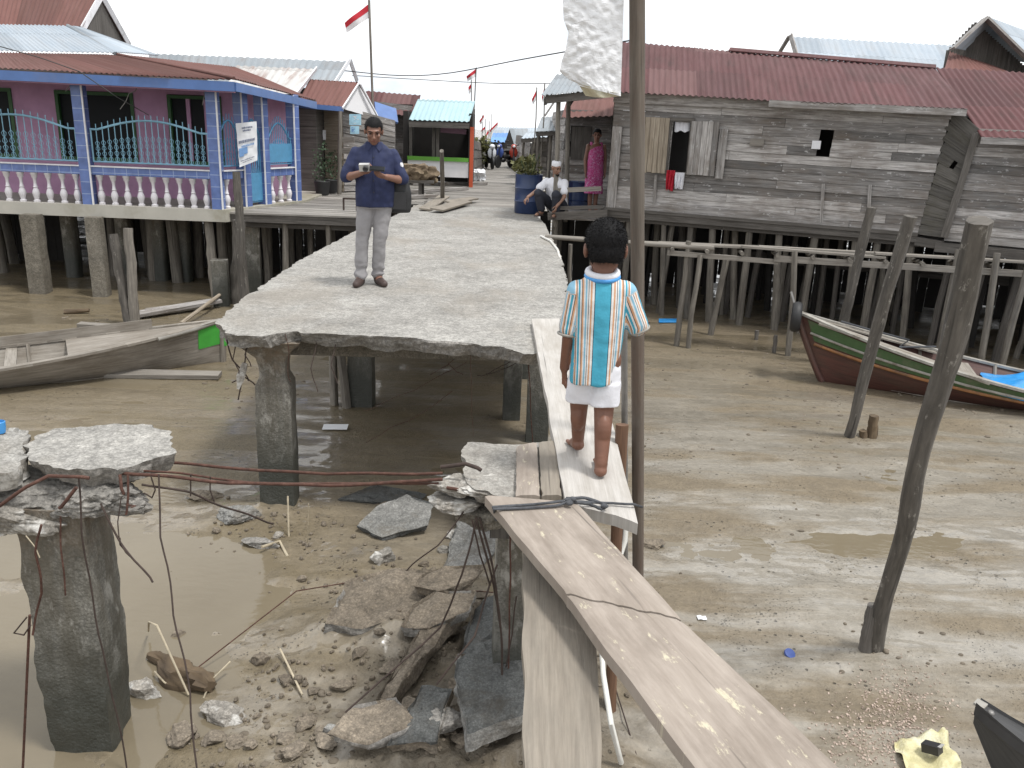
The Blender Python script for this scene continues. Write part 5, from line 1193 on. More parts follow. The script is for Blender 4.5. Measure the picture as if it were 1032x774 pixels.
# ------------------------------------------------------------------ the long grey plank house on the right
def make_right_house():
    t = thing('plank_house', 'long weathered grey plank house on stilts under a red corrugated roof', 'house', (4, 14, MUD))
    zb = .25
    A = P(612, 211, zb); B_ = P(925, 236, zb); A = V((A.x, A.y, 0)); B_ = V((B_.x, B_.y, 0))
    d = (B_ - A).normalized(); nr = V((d.y, -d.x, 0))          # faces the camera side
    L = (B_ - A).length
    tl = PY(616, 93, A.y).z; tr = PY(938, 108, B_.y).z
    C0 = P(951, 241, zb - .03); C0.z = 0; e = PY(1500, 300, 9.5)
    r = random.Random(11)
    def uof(x, y): # fraction along the wall of a photo pixel
        rr = ray(x, y); den = rr.x * nr.x + rr.y * nr.y; k = ((A - CAMP).x * nr.x + (A - CAMP).y * nr.y) / den; p = CAMP + rr * k; return (V((p.x, p.y, 0)) - A).dot(d), p.z
    w0, wz0 = uof(673, 173); w1, wz1 = uof(697, 122); q0, qz0 = uof(819, 151); q1, qz1 = uof(834, 138)
    hz = lambda z: (z - zb) / ((tl + tr) / 2 - zb)
    holes = [(w0 / L, w1 / L, hz(wz0), hz(wz1) - .05), (q0 / L, q1 / L, hz(qz0), hz(qz1))]
    up = V((0, 0, 1)); tilt = d * .16                     # the old frame leans
    b = MB(); plank_wall(b, A + up * zb, B_ + up * zb, A + up * tl, B_ + up * tr + tilt, .138, holes, .02, r, True, .012, (1.3, 4.0)); obj('wall', b, M['grey_wood'], t)
    b = MB(); b.board(A + nr * .05 + up * zb + d * .08, A + nr * .05 + up * tl * .75 + d * .10, .17, .04, up=nr)
    b.board(A + nr * .04 + up * (zb + .12), A + d * L * .8 + nr * .04 + up * (zb + .05), .03, .16, up=up); obj('corner_board', b, M['grey_wood'], t)
    b = MB(); b.board(A + up * (zb - .06) - d * .1, B_ + up * (zb - .06), .12, .12); b.board(A + up * (zb + .02) - d * .1 + nr * .06, B_ + up * (zb - .0) + nr * .06, .05, .05); obj('sill_beam', b, M['grey_wood_dark'], t)
    # upright cover strips, patches
    for px, py0, py1 in ((660, 176, 206), (828, 185, 224), (875, 186, 228)):
        b = MB(); u, z0 = uof(px, py1); u2, z1 = uof(px + 2, py0); b.board(A + d * u + nr * .05 + up * z0, A + d * (u2) + nr * .05 + up * z1, .05, .02, up=nr); obj('cover_strip', b, M['grey_wood'], t)
    for (xa, ya, xb, yb_, mt) in ((756, 140, 771, 147, 'beam_pale'), (818, 142, 828, 150, 'white_paint')):
        u, z0 = uof(xa, yb_); u1, z1 = uof(xb, ya); b = MB(); b.board(A + d * u + nr * .05 + up * (z0 + z1) / 2, A + d * u1 + nr * .05 + up * (z0 + z1) / 2, .014, abs(z1 - z0), up=up); obj('patch', b, M[mt], t)
    # window opening with two shutters
    b = MB(); zz0, zz1 = wz0, wz1
    for u in (w0 - .03, w1 + .03): b.board(A + d * u + nr * .03 + up * zz0, A + d * u + nr * .03 + up * zz1, .06, .05, up=nr)
    for z in (zz0 - .02, zz1 + .02): b.board(A + d * (w0 - .06) + nr * .03 + up * z, A + d * (w1 + .06) + nr * .03 + up * z, .05, .05, up=up)
    wf = obj('window_frame', b, M['grey_wood_dark'], t)
    def shutter(ua, ub, z0, z1, out, mat, name='shutter', frame=False):
        p0 = A + d * ua + nr * .06; p1 = A + d * ub + nr * (.06 + out); b = MB(); ax = (p1 - p0).normalized(); n = 5; W = (p1 - p0).length; nn = V((ax.y, -ax.x, 0))
        for k in range(n):
            m = p0 + ax * W * (k + .5) / n; b.board(m + up * (z0 + rng.uniform(-.01, .01)), m + up * z1, W / n - .006, .022, up=nn)
        o = obj(name, b, M[mat], t)
        if frame:
            b = MB()
            for z in (z0 + .04, (z0 + z1) / 2 + .05, z1 - .04): b.board(p0 + nn * .024 + up * z, p1 + nn * .024 + up * z, .03, .07, up=up)
            for uu in (.06, .94): b.board(p0 + ax * W * uu + nn * .026 + up * z0, p0 + ax * W * uu + nn * .026 + up * z1, .06, .03, up=nn)
            obj('shutter_frame', b, M[mat], o)
    ua, za = uof(652, 173); ub, zb2 = uof(673, 119)
    shutter(w0 - .03, ua, za, zb2, .24, 'shutter', 'shutter', True)
    ua, _ = uof(724, 150); shutter(w1 + .02, ua, wz0 - .02, wz1, .05, 'grey_wood')
    u3, _ = uof(733, 150); b = MB(); b.board(A + d * (ua + (u3 - ua) / 2) + nr * .06 + up * (wz0 - .06), A + d * (ua + (u3 - ua) / 2) + nr * .06 + up * (wz1 - .1), (u3 - ua) * .9, .02, up=nr); obj('side_board', b, M['grey_wood'], t)
    b = MB(); G = [[A + d * (w0 + (w1 - w0) * (.1 + .8 * i / 10)) - nr * .04 + up * (wz1 - (.02 + (.15 + .015 * math.sin(i * 1.1)) * j / 6)) + nr * .02 * math.sin(i * 1.7) for j in range(7)] for i in range(11)]
    b.grid(G, .004, None, nr); obj('curtain', b, M['white_cloth'], t, 60)
    # cloths hung on the window sill
    def hang(ua, ub, zt, zb_, mat, label, seed):
        G = [[A + d * (ua + (ub - ua) * (i / 8 * (1 - .25 * j / 10) + .12 * j / 10)) + nr * (.09 + .03 * math.sin(i * 1.9 + j * .3)) + up * (zt + (zb_ - zt) * j / 10 * (1 - .25 * abs(mnoise.noise(V((i * .5, seed, 0)))))) for j in range(11)] for i in range(9)]
        b = MB(); b.grid(G, .006, None, nr); tag(obj('hung_cloth', b, M[mat], None, 60), label, 'cloth')
    u0, z0 = uof(677, 190); u1, _ = uof(681, 190); hang(u0 - .09, u1 - .01, wz0 + .03, z0 - .04, 'cloth_red', 'red cloth hung over the sill of the open house window', 1)
    u1, _ = uof(690, 190); hang(u0 + .06, u1, wz0 + .0, z0 - .0, 'white_cloth', 'white cloth hung over the window sill beside the red one', 2)
    # left end wall with the doorway, back and inside
    bk = V((-nr.x, -nr.y, 0)); D = 7.5
    ew = MB(); plank_wall(ew, A + bk * 3.2 + up * zb, A + up * zb, A + bk * 3.2 + up * (tl + .5), A + up * tl, .15, [(.42, .86, 0, .86)], .02, r); obj('wall', ew, M['wall_side'], t)
    b = MB()
    for u in (.40, .88): q = A + bk * 3.2 * (1 - u) - d * .03; b.board(q + up * zb, q + up * 1.95, .07, .07, up=nr)
    obj('door_frame', b, M['grey_wood'], t)
    b = MB(); q0_, q1_ = A + bk * .15 + d * .05, B_ + bk * .15 + d * .7
    b.prism([(p.x, p.y) for p in (A + bk * 0.04, B_ + bk * .04, C0 + bk * .05, C0 + d * 12, C0 + d * 22 + bk * 26, A + bk * 26 + d * 2)], .06, .17); obj('floor', b, M['grey_wood_dark'], t); skirt(t, A + bk * 3.4 - d * .5, A + bk * 3.4 + d * 16, .1, 9); skirt(t, A + bk * 3.4 - d * .5, A + bk * 1.4 - d * .4, .0, 4)  # floor extended unseen to the back, boards added, both to darken underneath
    b = MB(); m0, m1 = A + bk * D, B_ + d * 6 + bk * D; b.board(m0 + up * 1.2, m1 + up * 1.2, .05, 2.0, up=up)
    m0, m1 = A + bk * 1.6 + d * 1, B_ + d * 5 + bk * 1.6; b.board(m0 + up * 1.1, m1 + up * 1.1, .04, 1.8, up=up)
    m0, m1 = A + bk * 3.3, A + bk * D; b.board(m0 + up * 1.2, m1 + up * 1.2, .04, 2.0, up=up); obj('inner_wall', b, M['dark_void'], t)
    # annex: side wall facing left, front wall running out of the frame
    b = MB(); plank_wall(b, B_ + up * zb, C0 + up * zb, B_ + up * (tr) + tilt, C0 + up * (tr - .28) + tilt, .14, [(.52, .66, .60, .64)], .02, r, True); obj('wall', b, M['wall_side'], t)
    E1 = C0 + d * 5.5
    b = MB(); plank_wall(b, C0 + up * (zb - .04), E1 + up * (zb - .12), C0 + up * (tr - .28) + tilt, E1 + up * (tr - .32) + tilt, .125, [], .02, r, True, .006, (2, 5)); obj('wall', b, M['grey_wood'], t)
    b = MB(); b.board(C0 + up * (zb - .15) - d * .1, E1 + up * (zb - .2), .12, .14); b.board(B_ + up * (zb - .1), C0 + up * (zb - .12), .12, .12); b.board(C0 + nr * .05 + up * zb, C0 + nr * .05 + up * (tr - .34) + tilt, .10, .03, up=nr); obj('sill_beam', b, M['grey_wood_dark'], t)
    # roof: main slope, then the longer slope over the annex
    pitch_n = .33
    ov = .32
    def edge(p, ofs, z): return p + nr * ofs + up * z
    e0 = edge(A - d * .12, ov, tl - .02); e1 = edge(B_ + d * .18, ov, tr - .02) + tilt
    R0 = PY(612, 41, A.y + 2.9); R1x = PY(943, 69, B_.y + 2.9)
    b = MB(); corr(b, e0, e1, R0, R1x, .098, .012, 10, 6, .006, .035, .04); obj('roof', b, M['red_roof'], t, 60)
    f0 = PY(943, 107.5, B_.y - .33); f0 = e1 + V((0, 0, .006)); f1 = edge(C0 + d * .06, .28, tr - .40) + tilt; f2 = edge(E1, .28, tr - .42) + tilt
    # annex roof starts at the ridge and runs lower than the main eave
    R2 = PY(1250, 98, B_.y + 1.6)
    b = MB(); corr(b, f1, f2, R1x + V((0, 0, .004)), R1x + (f2 - f1) - up * .22, .098, .012, 12, 6, .006, .03, .04); obj('roof', b, M['red_roof'], t, 60)
    b = MB(); back = bk * 3.2 - up * 1.1; corr(b, R0 + back, R1x + back, R0 + bk * .05, R1x + bk * .05, .098, .012, 4, 4); obj('roof', b, M['red_roof'], t, 60)
    b = MB(); p0 = R1x.lerp(R0, .6); b.board(p0 + up * .03, R1x + up * .03, .2, .02, up=V((0, -.4, 1))); obj('ridge_cap', b, M['red_roof'], t)
    b = MB(); b.board(e0.lerp(e1, .50) - up * .05, e1 - up * .05, .04, .10); b.board(f1 - up * .04, f2 - up * .04, .04, .09); b.board(edge(A, .05, tl - .08), edge(B_, .05, tr - .08) + tilt, .06, .16); obj('fascia', b, M['grey_wood'], t)
    # stilts under the house
    r = random.Random(23); k = 0
    for row, depth in enumerate((.12, .9, 1.7, 2.6)):
        n = 19 if row < 3 else 13
        for i in range(n):
            s_ = (i + r.uniform(-.3, .3)) * (L + 4.5) / n; q = A + d * s_ + bk * depth
            if s_ > L: q = q + nr * .9
            lean = d * r.uniform(-.16, .12); k += 1; rad = r.uniform(.04, .065)
            b = MB(); pole(b, q + up * (MUD - .2) - lean, q + up * (zb - .1), rad * 1.1, rad, 8, 5, .012, k + 200); obj('stilt', b, M['stilt' if row < 1 else ('grey_wood_dark' if row < 2 else 'dark_void')], t, 50)  # back rows get darker wood: shade put into the colour by depth
    # odd stilts the photograph shows just in front
    for (tx, ty, bx, by, rd) in ((663, 224, 659, 308, .055), (678, 225, 663, 316, .05), (741, 226, 739, 322, .055), (733, 226, 727, 318, .045), (821, 231, 806, 316, .06), (827, 231, 822, 318, .05), (816, 240, 803, 304, .04), (731, 262, 722, 318, .035), (901, 235, 897, 314, .06)):
        q = P(bx, by, MUD); b = MB(); k += 1; pole(b, V((q.x, q.y, MUD - .2)), PY(tx, ty, q.y - .05), rd * 1.1, rd, 9, 6, .012, k + 200); obj('stilt', b, M['stilt'], t, 50)
    b = MB()
    for s_, z in ((1.0, -.55), (2.2, -.62)): b.board(A + d * s_ + bk * 2 + up * z, A + d * (s_ + 6) + bk * 2 + up * z, .06, .1)
    b.board(P(921, 237, .1), P(950, 244, .1), .05, .14); obj('brace', b, M['grey_wood_dark'], t)
    # two houses behind
    t = thing('zinc_house', 'house behind the red roof showing only a long bright zinc roof', 'house', (9, 24, MUD)); Y = 25
    b = MB(); corr(b, PY(806, 72, Y - 2.6), PY(1010, 86, Y - 2.6), PY(797, 37, Y), PY(985, 47, Y), .17, .015, 5, 5); obj('roof', b, M['zinc_roof'], t, 60)
    b = MB(); b.board(PY(806, 68, Y - 2.6), PY(797, 36, Y - .02), .04, .14, up=(0, -1, .2)); b.board(PY(796, 36, Y), PY(785, 54, Y + 2.5), .04, .14, up=(0, -1, .2)); obj('barge_board', b, M['grey_wood'], t)
    b = MB(); q = PY(808, 70, Y - 2.4); q2 = PY(1000, 84, Y - 2.4); b.prism([(q.x, Y - 2.3), (q2.x, Y - 2.3), (q2.x, Y + 2.2), (q.x, Y + 2.2)], 0, 3.0); obj('wall', b, M['grey_wood_dark'], t)
    t = thing('gabled_house', 'grey plank house with a steep gable and zinc roof at the upper right', 'house', (13, 22, MUD)); Y = 21.5
    pk, gl, gr = PY(986, 20, Y), PY(957, 50, Y - .6), PY(1056, 82, Y - .6)
    gl2 = PY(957, 50, Y); gr2 = PY(1062, 88, Y)
    b = MB(); n = 44
    for k in range(n):
        u0_, u1_ = k / n, (k + 1) / n; p0 = gl2.lerp(gr2, u0_); p1 = gl2.lerp(gr2, u1_); m = (p0 + p1) / 2
        uu = (k + .5) / n; pkf = (pk.x - gl2.x) / (gr2.x - gl2.x); top = min(gl2.z + (pk.z - gl2.z) * (q_ / pkf) if q_ < pkf else pk.z + (gr2.z - pk.z) * ((q_ - pkf) / (1 - pkf)) for q_ in (u0_, u1_))
        b.board((m.x, m.y + .15, 1.5), (m.x, m.y + .15, top + .0), (p1 - p0).length - .008, .03, up=(0, -1, 0))
    obj('gable_wall', b, M['grey_wood_dark'], t)
    b = MB(); b.board(gl + V((0, -.1, 0)), pk + V((0, -.3, 0)), .05, .2, up=(0, -1, .1)); b.board(pk + V((.03, -.3, 0)), gr + V((0, -.1, 0)), .05, .2, up=(0, -1, .1)); obj('barge_board', b, M['grey_wood'], t)
    bx = V((5.0, 5.5, .3))
    b = MB(); corr(b, gr + V((0, -.05, .04)), gr + bx + V((0, 0, .04)), pk + V((0, -.35, .03)), pk + bx, .17, .015, 5, 5); obj('roof', b, M['zinc_roof'], t, 60)
    b = MB(); corr(b, gl + V((0, -.1, .03)), gl + bx, pk + V((-.01, -.35, .02)), pk + bx, .17, .015, 4, 4); obj('roof', b, M['zinc_roof'], t, 60)
    b = MB(); corr(b, PY(950, 76, Y - 1.8), PY(1060, 90, Y - 1.8), PY(957, 52, Y - .1), PY(1000, 66, Y - .1), .17, .015, 4, 5); obj('lean_to_roof', b, M['rust_roof'], t, 60)

def make_walkway():
    W0 = P(556, 239, 0); W1 = P(1032, 266, 0); d = (W1 - W0); d.z = 0; L = d.length; d.normalize(); n = V((d.y, -d.x, 0)); up = V((0, 0, 1))
    t = thing('plank_walkway', 'narrow walkway of long thin planks on crooked posts in front of the grey plank house', 'walkway', (W0.x + 3, W0.y, MUD))
    b = MB(); pole(b, W0 + up * .0 - d * .1, W0 + d * L * .36 + up * -.03, .035, .04, 8, 10, .004, 3); obj('rail_pole', b, M['beam_pale'], t, 50)
    b = MB(); b.board(W0 + d * .2 - n * .16 + up * -.03, W0 + d * L * .48 - n * .14 + up * .0, .13, .03); b.board(W0 + d * L * .42 - n * .02 + up * .02, W0 + d * L * .72 + up * -.02, .14, .03); b.board(W0 + d * L * .46 - n * .2 + up * .01, W0 + d * (L + 3) - n * .2 + up * .01, .13, .03)
    b.board(W0 + d * L * .70 - n * .03 + up * .03, W0 + d * (L + 3) + n * .02 + up * .02, .13, .03); b.board(W0 + d * L * .24 - n * .26 - up * .02, W0 + d * L * .5 - n * .28, .12, .03); obj('plank', b, M['beam_pale'], t)
    b = MB(); b.board(W0 + d * L * .26 + n * .02 - up * .13, W0 + d * L * .50 + n * .02 - up * .17, .05, .07); b.board(W0 + d * L * .49 + n * .05 - up * .12, W0 + d * (L + 3) + n * .05 - up * .14, .05, .09); obj('side_beam', b, M['beam_pale'], t)
    for k in range(11):
        s_ = L * (.27 + .075 * k); b = MB(); pole(b, W0 + d * s_ - n * .34 - up * .07, W0 + d * s_ + n * .12 - up * .07, .03, .03, 7, 4, .01, k); obj('crosspiece', b, M['stilt'], t, 50)
    k = 0
    for (tx, ty, bx, by, rd) in ((694, 243, 681, 349, .05), (706, 257, 693, 351, .045), (733, 257, 715, 339, .055), (793, 247, 782, 328, .055), (801, 253, 795, 358, .05), (892, 254, 880, 343, .05), (966, 262, 949, 352, .045), (983, 296, 971, 356, .06), (1029, 285, 1017, 342, .05), (1036, 320, 1023, 362, .05), (575, 246, 574, 330, .04)):
        q = P(bx, by, MUD); k += 1; rd *= .85; b = MB(); pole(b, V((q.x, q.y, MUD - .2)), PY(tx, ty, q.y + .05), rd * 1.05, rd, 9, 8, .018, k + 300); obj('post', b, M['stilt'], t, 50)
    b = MB(); G = [[P(664 + 5 * i, 321 + 1.2 * j, MUD + .03) + V((0, 0, .03 * mnoise.noise(V((i, j, 1))))) for j in range(4)] for i in range(5)]; b.grid(G, .01, None, (0, 0, 1)); tag(obj('blue_rag', b, M['tarp_blue'], None, 60), 'small bright blue rag lying in the mud beside the boys elbow', 'rag')
    bpy.data.objects['blue_rag']['label'] = 'small bright blue rag lying in the mud below the plank walkway'

def make_porch():
    """porch of the long house with its doorway, and the houses beyond it along the street"""
    yp = 15.6; up = V((0, 0, 1))
    t = thing('porch', 'open plank porch with a tin lean-to roof joined to the grey plank house', 'porch', (1.3, 15.8, MUD))
    z = .06
    x0, x1 = PY(556, 214, 15.0).x, PY(610, 212, 15.0).x
    b = MB()
    for k in range(15): b.board((x0 + .02, 15.0 + k * .2, z), (x1 + .35, 15.0 + k * .2, z), .19, .03)
    obj('decking', b, M['grey_wood'], t)
    b = MB(); b.board(PY(552, 218, 14.9), PY(612, 215, 14.8), .06, .13); b.board(PY(556, 210, 14.95), PY(608, 208.5, 14.9), .05, .06); obj('edge_beam', b, M['grey_wood_dark'], t)
    skirt(t, V((x0 - .1, 16.9, 0)), V((x1 + .6, 16.9, 0)), .0, 6)  # added to make the underside of the porch darker
    b = MB(); b.board(PY(560, 192, 15.0), PY(606, 190, 14.9), .03, .08); obj('rail', b, M['beam_pale'], t)
    for k, (xx, ya, yb_) in enumerate(((560, 113, 213), (571, 115, 206))):
        b = MB(); q = PY(xx, yb_, 15.05 + k * .9); pole(b, V((q.x, q.y, -.1)), PY(xx + (3 if k == 0 else 2), ya - 16, q.y), .045, .04, 8, 6, .008, k + 33); obj('post', b, M['stilt'], t, 50)
    for k, (xx, yy_) in enumerate(((560, 15.1), (600, 15.2), (565, 16.6), (600, 16.8))):
        q = PY(xx, 215, yy_); b = MB(); pole(b, V((q.x, q.y, MUD - .2)), V((q.x, q.y, .0)), .06, .05, 8, 5, .01, k + 55); obj('stilt', b, M['stilt'], t, 50)
    e0, e1 = PY(545, 100, 15.0), PY(622, 93, 14.2); r0, r1 = PY(560, 92, 17.0), PY(625, 84, 17.0)
    b = MB(); corr(b, e0 + V((0, 0, .05)), e1 + V((0, 0, .05)), r0 + V((0, 0, .3)), r1 + V((0, 0, .25)), .1, .012, 5, 5); obj('roof', b, M['old_zinc'], t, 60)
    b = MB(); b.board(e0 + V((.1, .05, -.0)), e1 + V((0, .05, .0)), .05, .13); b.board(e0 + V((.08, .1, -.04)), r0 + V((.0, 0, .15)), .05, .1); b.board(e0 + V((.5, .1, -.04)), r0 + V((.5, 0, .15)), .05, .1)
    obj('roof_beam', b, M['grey_wood_dark'], t)
    b = MB(); b.board(PY(549, 117, 15.0), PY(561, 99, 15.0), .03, .09, up=(0, -1, 0)); obj('brace', b, M['grey_wood'], t)
    # blue drums: a tall one on the deck edge with a plant in it, two on the porch
    prof = [(.27, 0), (.285, .02), (.285, .24), (.30, .26), (.285, .28), (.285, .52), (.30, .54), (.285, .56), (.285, .80), (.29, .83), (.26, .83), (.25, .72)]
    q = P(532, 216, 0); b = MB(); b.lathe((q.x, q.y + .28, 0), [(r_ * .92, z_ * .88) for r_, z_ in prof], 22); tag(obj('plastic_drum', b, M['drum_blue'], None, 40), 'dark blue plastic drum with a plant in it at the right edge of the deck', 'drum')
    pt = thing('drum_plant', 'bushy green plant growing out of the dark blue drum', 'plant', (q.x, q.y + .28, .68)); leafball(pt, 'foliage', (q.x - .02, q.y + .3, .84), (.26, .24, .20), 130, .08, 'leaf_yellow', 9)
    b = MB()
    for k in range(5): b.tube([(q.x + .02 * k - .04, q.y + .28, .66), (q.x + .09 * k - .18, q.y + .3, 1.0 + .03 * k)], .008, 5)
    obj('stem', b, M['leaf_dark'], pt, 60)
    for k, xx in enumerate((569, 581)):
        q = PY(xx, 207, 17.0); b = MB(); b.lathe((q.x, q.y, z + .02), [(r_ * .95, z_ * .62) for r_, z_ in prof], 20); tag(obj('plastic_drum', b, M['drum_blue'], None, 40), ['blue drum on the porch behind the squatting man', 'blue drum on the porch beside the woman in pink'][k], 'drum')
    # plank house beyond the porch
    t = thing('plank_hut', 'small plank hut with a rusty orange red roof behind the porch', 'hut', (1.8, 20, MUD)); Y = 19.0
    a0, a1 = PY(566, 200, Y), PY(612, 200, Y - .1); r = random.Random(5)
    b = MB(); plank_wall(b, (a0.x, Y, 0), (a1.x, Y, 0), (a0.x, Y, 2.0), (a1.x, Y, 2.0), .16, [(.12, .42, .5, .82)], .02, r); obj('wall', b, M['grey_wood'], t)
    b = MB(); plank_wall(b, (a0.x - .1, Y + 4, 0), (a0.x, Y, 0), (a0.x - .1, Y + 4, 2.0), (a0.x, Y, 2.0), .16, [], .02, r); obj('wall', b, M['grey_wood'], t)
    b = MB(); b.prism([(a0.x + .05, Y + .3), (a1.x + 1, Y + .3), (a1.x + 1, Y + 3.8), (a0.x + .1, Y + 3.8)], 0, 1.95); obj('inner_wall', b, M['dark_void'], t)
    b = MB(); corr(b, PY(566, 119, Y - .5), PY(625, 117, Y - .5), PY(572, 98, Y + 1.4), PY(628, 95, Y + 1.4), .13, .013, 4, 5); obj('roof', b, M['rust_roof'], t, 60)
    b = MB(); b.board((a0.x + .35, Y - .04, .95), (a0.x + .35, Y - .04, 1.65), .42, .02, up=(0, -1, 0)); obj('shutter', b, M['grey_wood_dark'], t)
    b = MB(); b.prism([(a0.x - .3, Y - 1.4), (a1.x + .8, Y - 1.4), (a1.x + .8, Y + 4), (a0.x - .3, Y + 4)], -.2, -.03); obj('floor', b, M['grey_wood_dark'], t)
    for k in range(6): q = (a0.x + .3 * k, Y - 1.2 + (k % 2) * 1.5); b = MB(); pole(b, (q[0], q[1], MUD - .2), (q[0], q[1], -.15), .06, .05, 7, 4, .01, k); obj('stilt', b, M['grey_wood_dark'], t, 50)
    # lean-to porches further on
    for k, (Y, xa, xb, ye, yr, lb) in enumerate(((22.0, 540, 574, 133, 119, 'dark lean-to shelter with crooked posts beyond the porch, the nearer of two'), (28.5, 525, 552, 140, 134, 'further lean-to shelter with thin posts and a tin roof along the street'))):
        t = thing('lean_to', lb, 'shelter', (PY(xb, ye, Y).x, Y, 0))
        b = MB(); corr(b, PY(xa, ye, Y - .4), PY(xb + 6, ye - 2, Y - .4), PY(xa + 6, yr - 1, Y + 1.6), PY(xb + 10, yr - 3, Y + 1.6), .12, .012, 4, 5); obj('roof', b, M['old_zinc' if k == 0 else 'zinc_roof'], t, 60)
        b = MB(); b.board(PY(xa, ye + 2, Y - .35), PY(xb + 6, ye, Y - .35), .05, .12); obj('roof_beam', b, M['grey_wood_dark'], t)
        for j in range(4):
            q = PY(xa + 3 + (xb - xa) * j / 3.2, ye + 3, Y - .2); b = MB(); pole(b, V((q.x, q.y, -.05)), q + V((.04 * (j % 2), 0, .05)), .05, .045, 7, 5, .014, j + k * 5); obj('post', b, M['stilt'], t, 50)
        b = MB(); q0, q1 = PY(xa + 10, 170, Y + 1.2), PY(xb + 12, 170, Y + 1.2); plank_wall(b, (q0.x, Y + 1.2, 0), (q1.x, Y + 1.2, 0), (q0.x, Y + 1.2, PY(xa, ye - 4, Y + 1.2).z), (q1.x, Y + 1.2, PY(xa, ye - 4, Y + 1.2).z), .18); obj('wall', b, M['grey_wood_dark'], t)
        b = MB(); b.board(PY(xa + 4, 170, Y - .2), PY(xb, 170, Y - .2), .04, .08); obj('rail', b, M['grey_wood_dark'], t)

# ------------------------------------------------------------------ the far end of the street
def flag(px, pyb, pyt, Y, pole_lean, fl, label, group='red and white flags along the street', s=1.0, pole_r=.018):
    """flag on a thin pole: fl = list of four cloth corners in photo pixels: hoist top, fly top, fly bottom, hoist bottom"""
    b0 = PY(px, pyb, Y); t0 = PY(px + pole_lean, pyt, Y)
    t = thing('flag', label, 'flag', (b0.x, b0.y, min(b0.z, t0.z)), group)
    b = MB(); b.tube([b0, b0.lerp(t0, .5) + V((.02, 0, 0)), t0], pole_r, 6); obj('flagpole', b, M['stilt'], t, 60)
    a, c, d_, e = [PY(x, y, Y) for x, y in fl]
    for half, mat in ((0, 'flag_red'), (1, 'flag_white')):
        G = []
        for i in range(11):
            u = i / 10; row = []
            for j in range(5):
                v = (half + j / 4) / 2; p = a.lerp(c, u).lerp(e.lerp(d_, u), v); row.append(p + V((0, .05 * math.sin(u * 7 + v * 2) * u + .003 * half, 0)))
            G.append(row)
        b = MB(); b.grid(G, .004, None, (0, 1, 0)); obj('flag_cloth', b, M[mat], t, 60)
def motorbike(loc, rz, label, paint, dupe_of=None):
    if dupe_of: pass
    t = thing('motorbike', label, 'motorbike', (0, 0, 0), 'motorbikes parked at the end of the street')
    for y in (-.62, .62):
        b = MB(); b.lathe((-.05, y, .29), [(.22, 0), (.28, .01), (.29, .05), (.28, .09), (.22, .10)], 20, (1, 0, 0)); w = obj('wheel', b, M['black'], t, 40)
        b = MB(); b.lathe((-.04, y, .29), [(.03, 0), (.03, .08)], 10, (1, 0, 0))
        for k in range(6): a = k * PI / 3; b.tube([(0, y, .29), (0, y + .215 * math.cos(a), .29 + .215 * math.sin(a))], .01, 5)
        obj('rim', b, M['steel'], w, 40)
    b = MB(); b.ball((0, .05, .5), (.12, .42, .13)); b.ball((0, .45, .68), (.10, .3, .09)); b.tube([(0, -.2, .5), (0, -.42, .75), (0, -.48, .95)], [.1, .08, .06], 8); b.ball((0, -.12, .36), (.13, .2, .12)); obj('body', b, M['camera_black'], t, 40)
    b = MB(); b.ball((0, -.46, .72), (.20, .07, .26)); b.ball((0, -.5, 1.0), (.13, .1, .11)); obj('front_shield', b, M[paint], t, 40)
    b = MB(); b.ball((0, -.60, 1.0), (.07, .05, .06)); obj('headlight', b, M['white_paint'], t, 40)
    b = MB(); b.ball((0, .25, .78), (.13, .42, .07)); obj('seat', b, M['black'], t, 40)
    b = MB(); b.tube([(-.34, -.34, 1.08), (-.1, -.44, 1.04), (.1, -.44, 1.04), (.34, -.34, 1.08)], .018, 6); b.tube([(0, -.62, .29), (0, -.5, .95)], .03, 6)
    for sx in (-1, 1): b.tube([(sx * .2, -.42, 1.04), (sx * .28, -.44, 1.22)], .008, 5); b.ball((sx * .29, -.44, 1.24), (.06, .01, .04))
    obj('handlebar', b, M['camera_black'], t, 40)
    b = MB(); b.tube([(.12, 0, .3), (.14, .5, .32), (.14, .75, .38)], [.03, .04, .045], 8); obj('exhaust', b, M['steel'], t, 40)
    t.location = V(loc); t.rotation_euler = (0, 0, rz); t.scale = (.86, .86, .86); ORG[t.name] = V(loc)
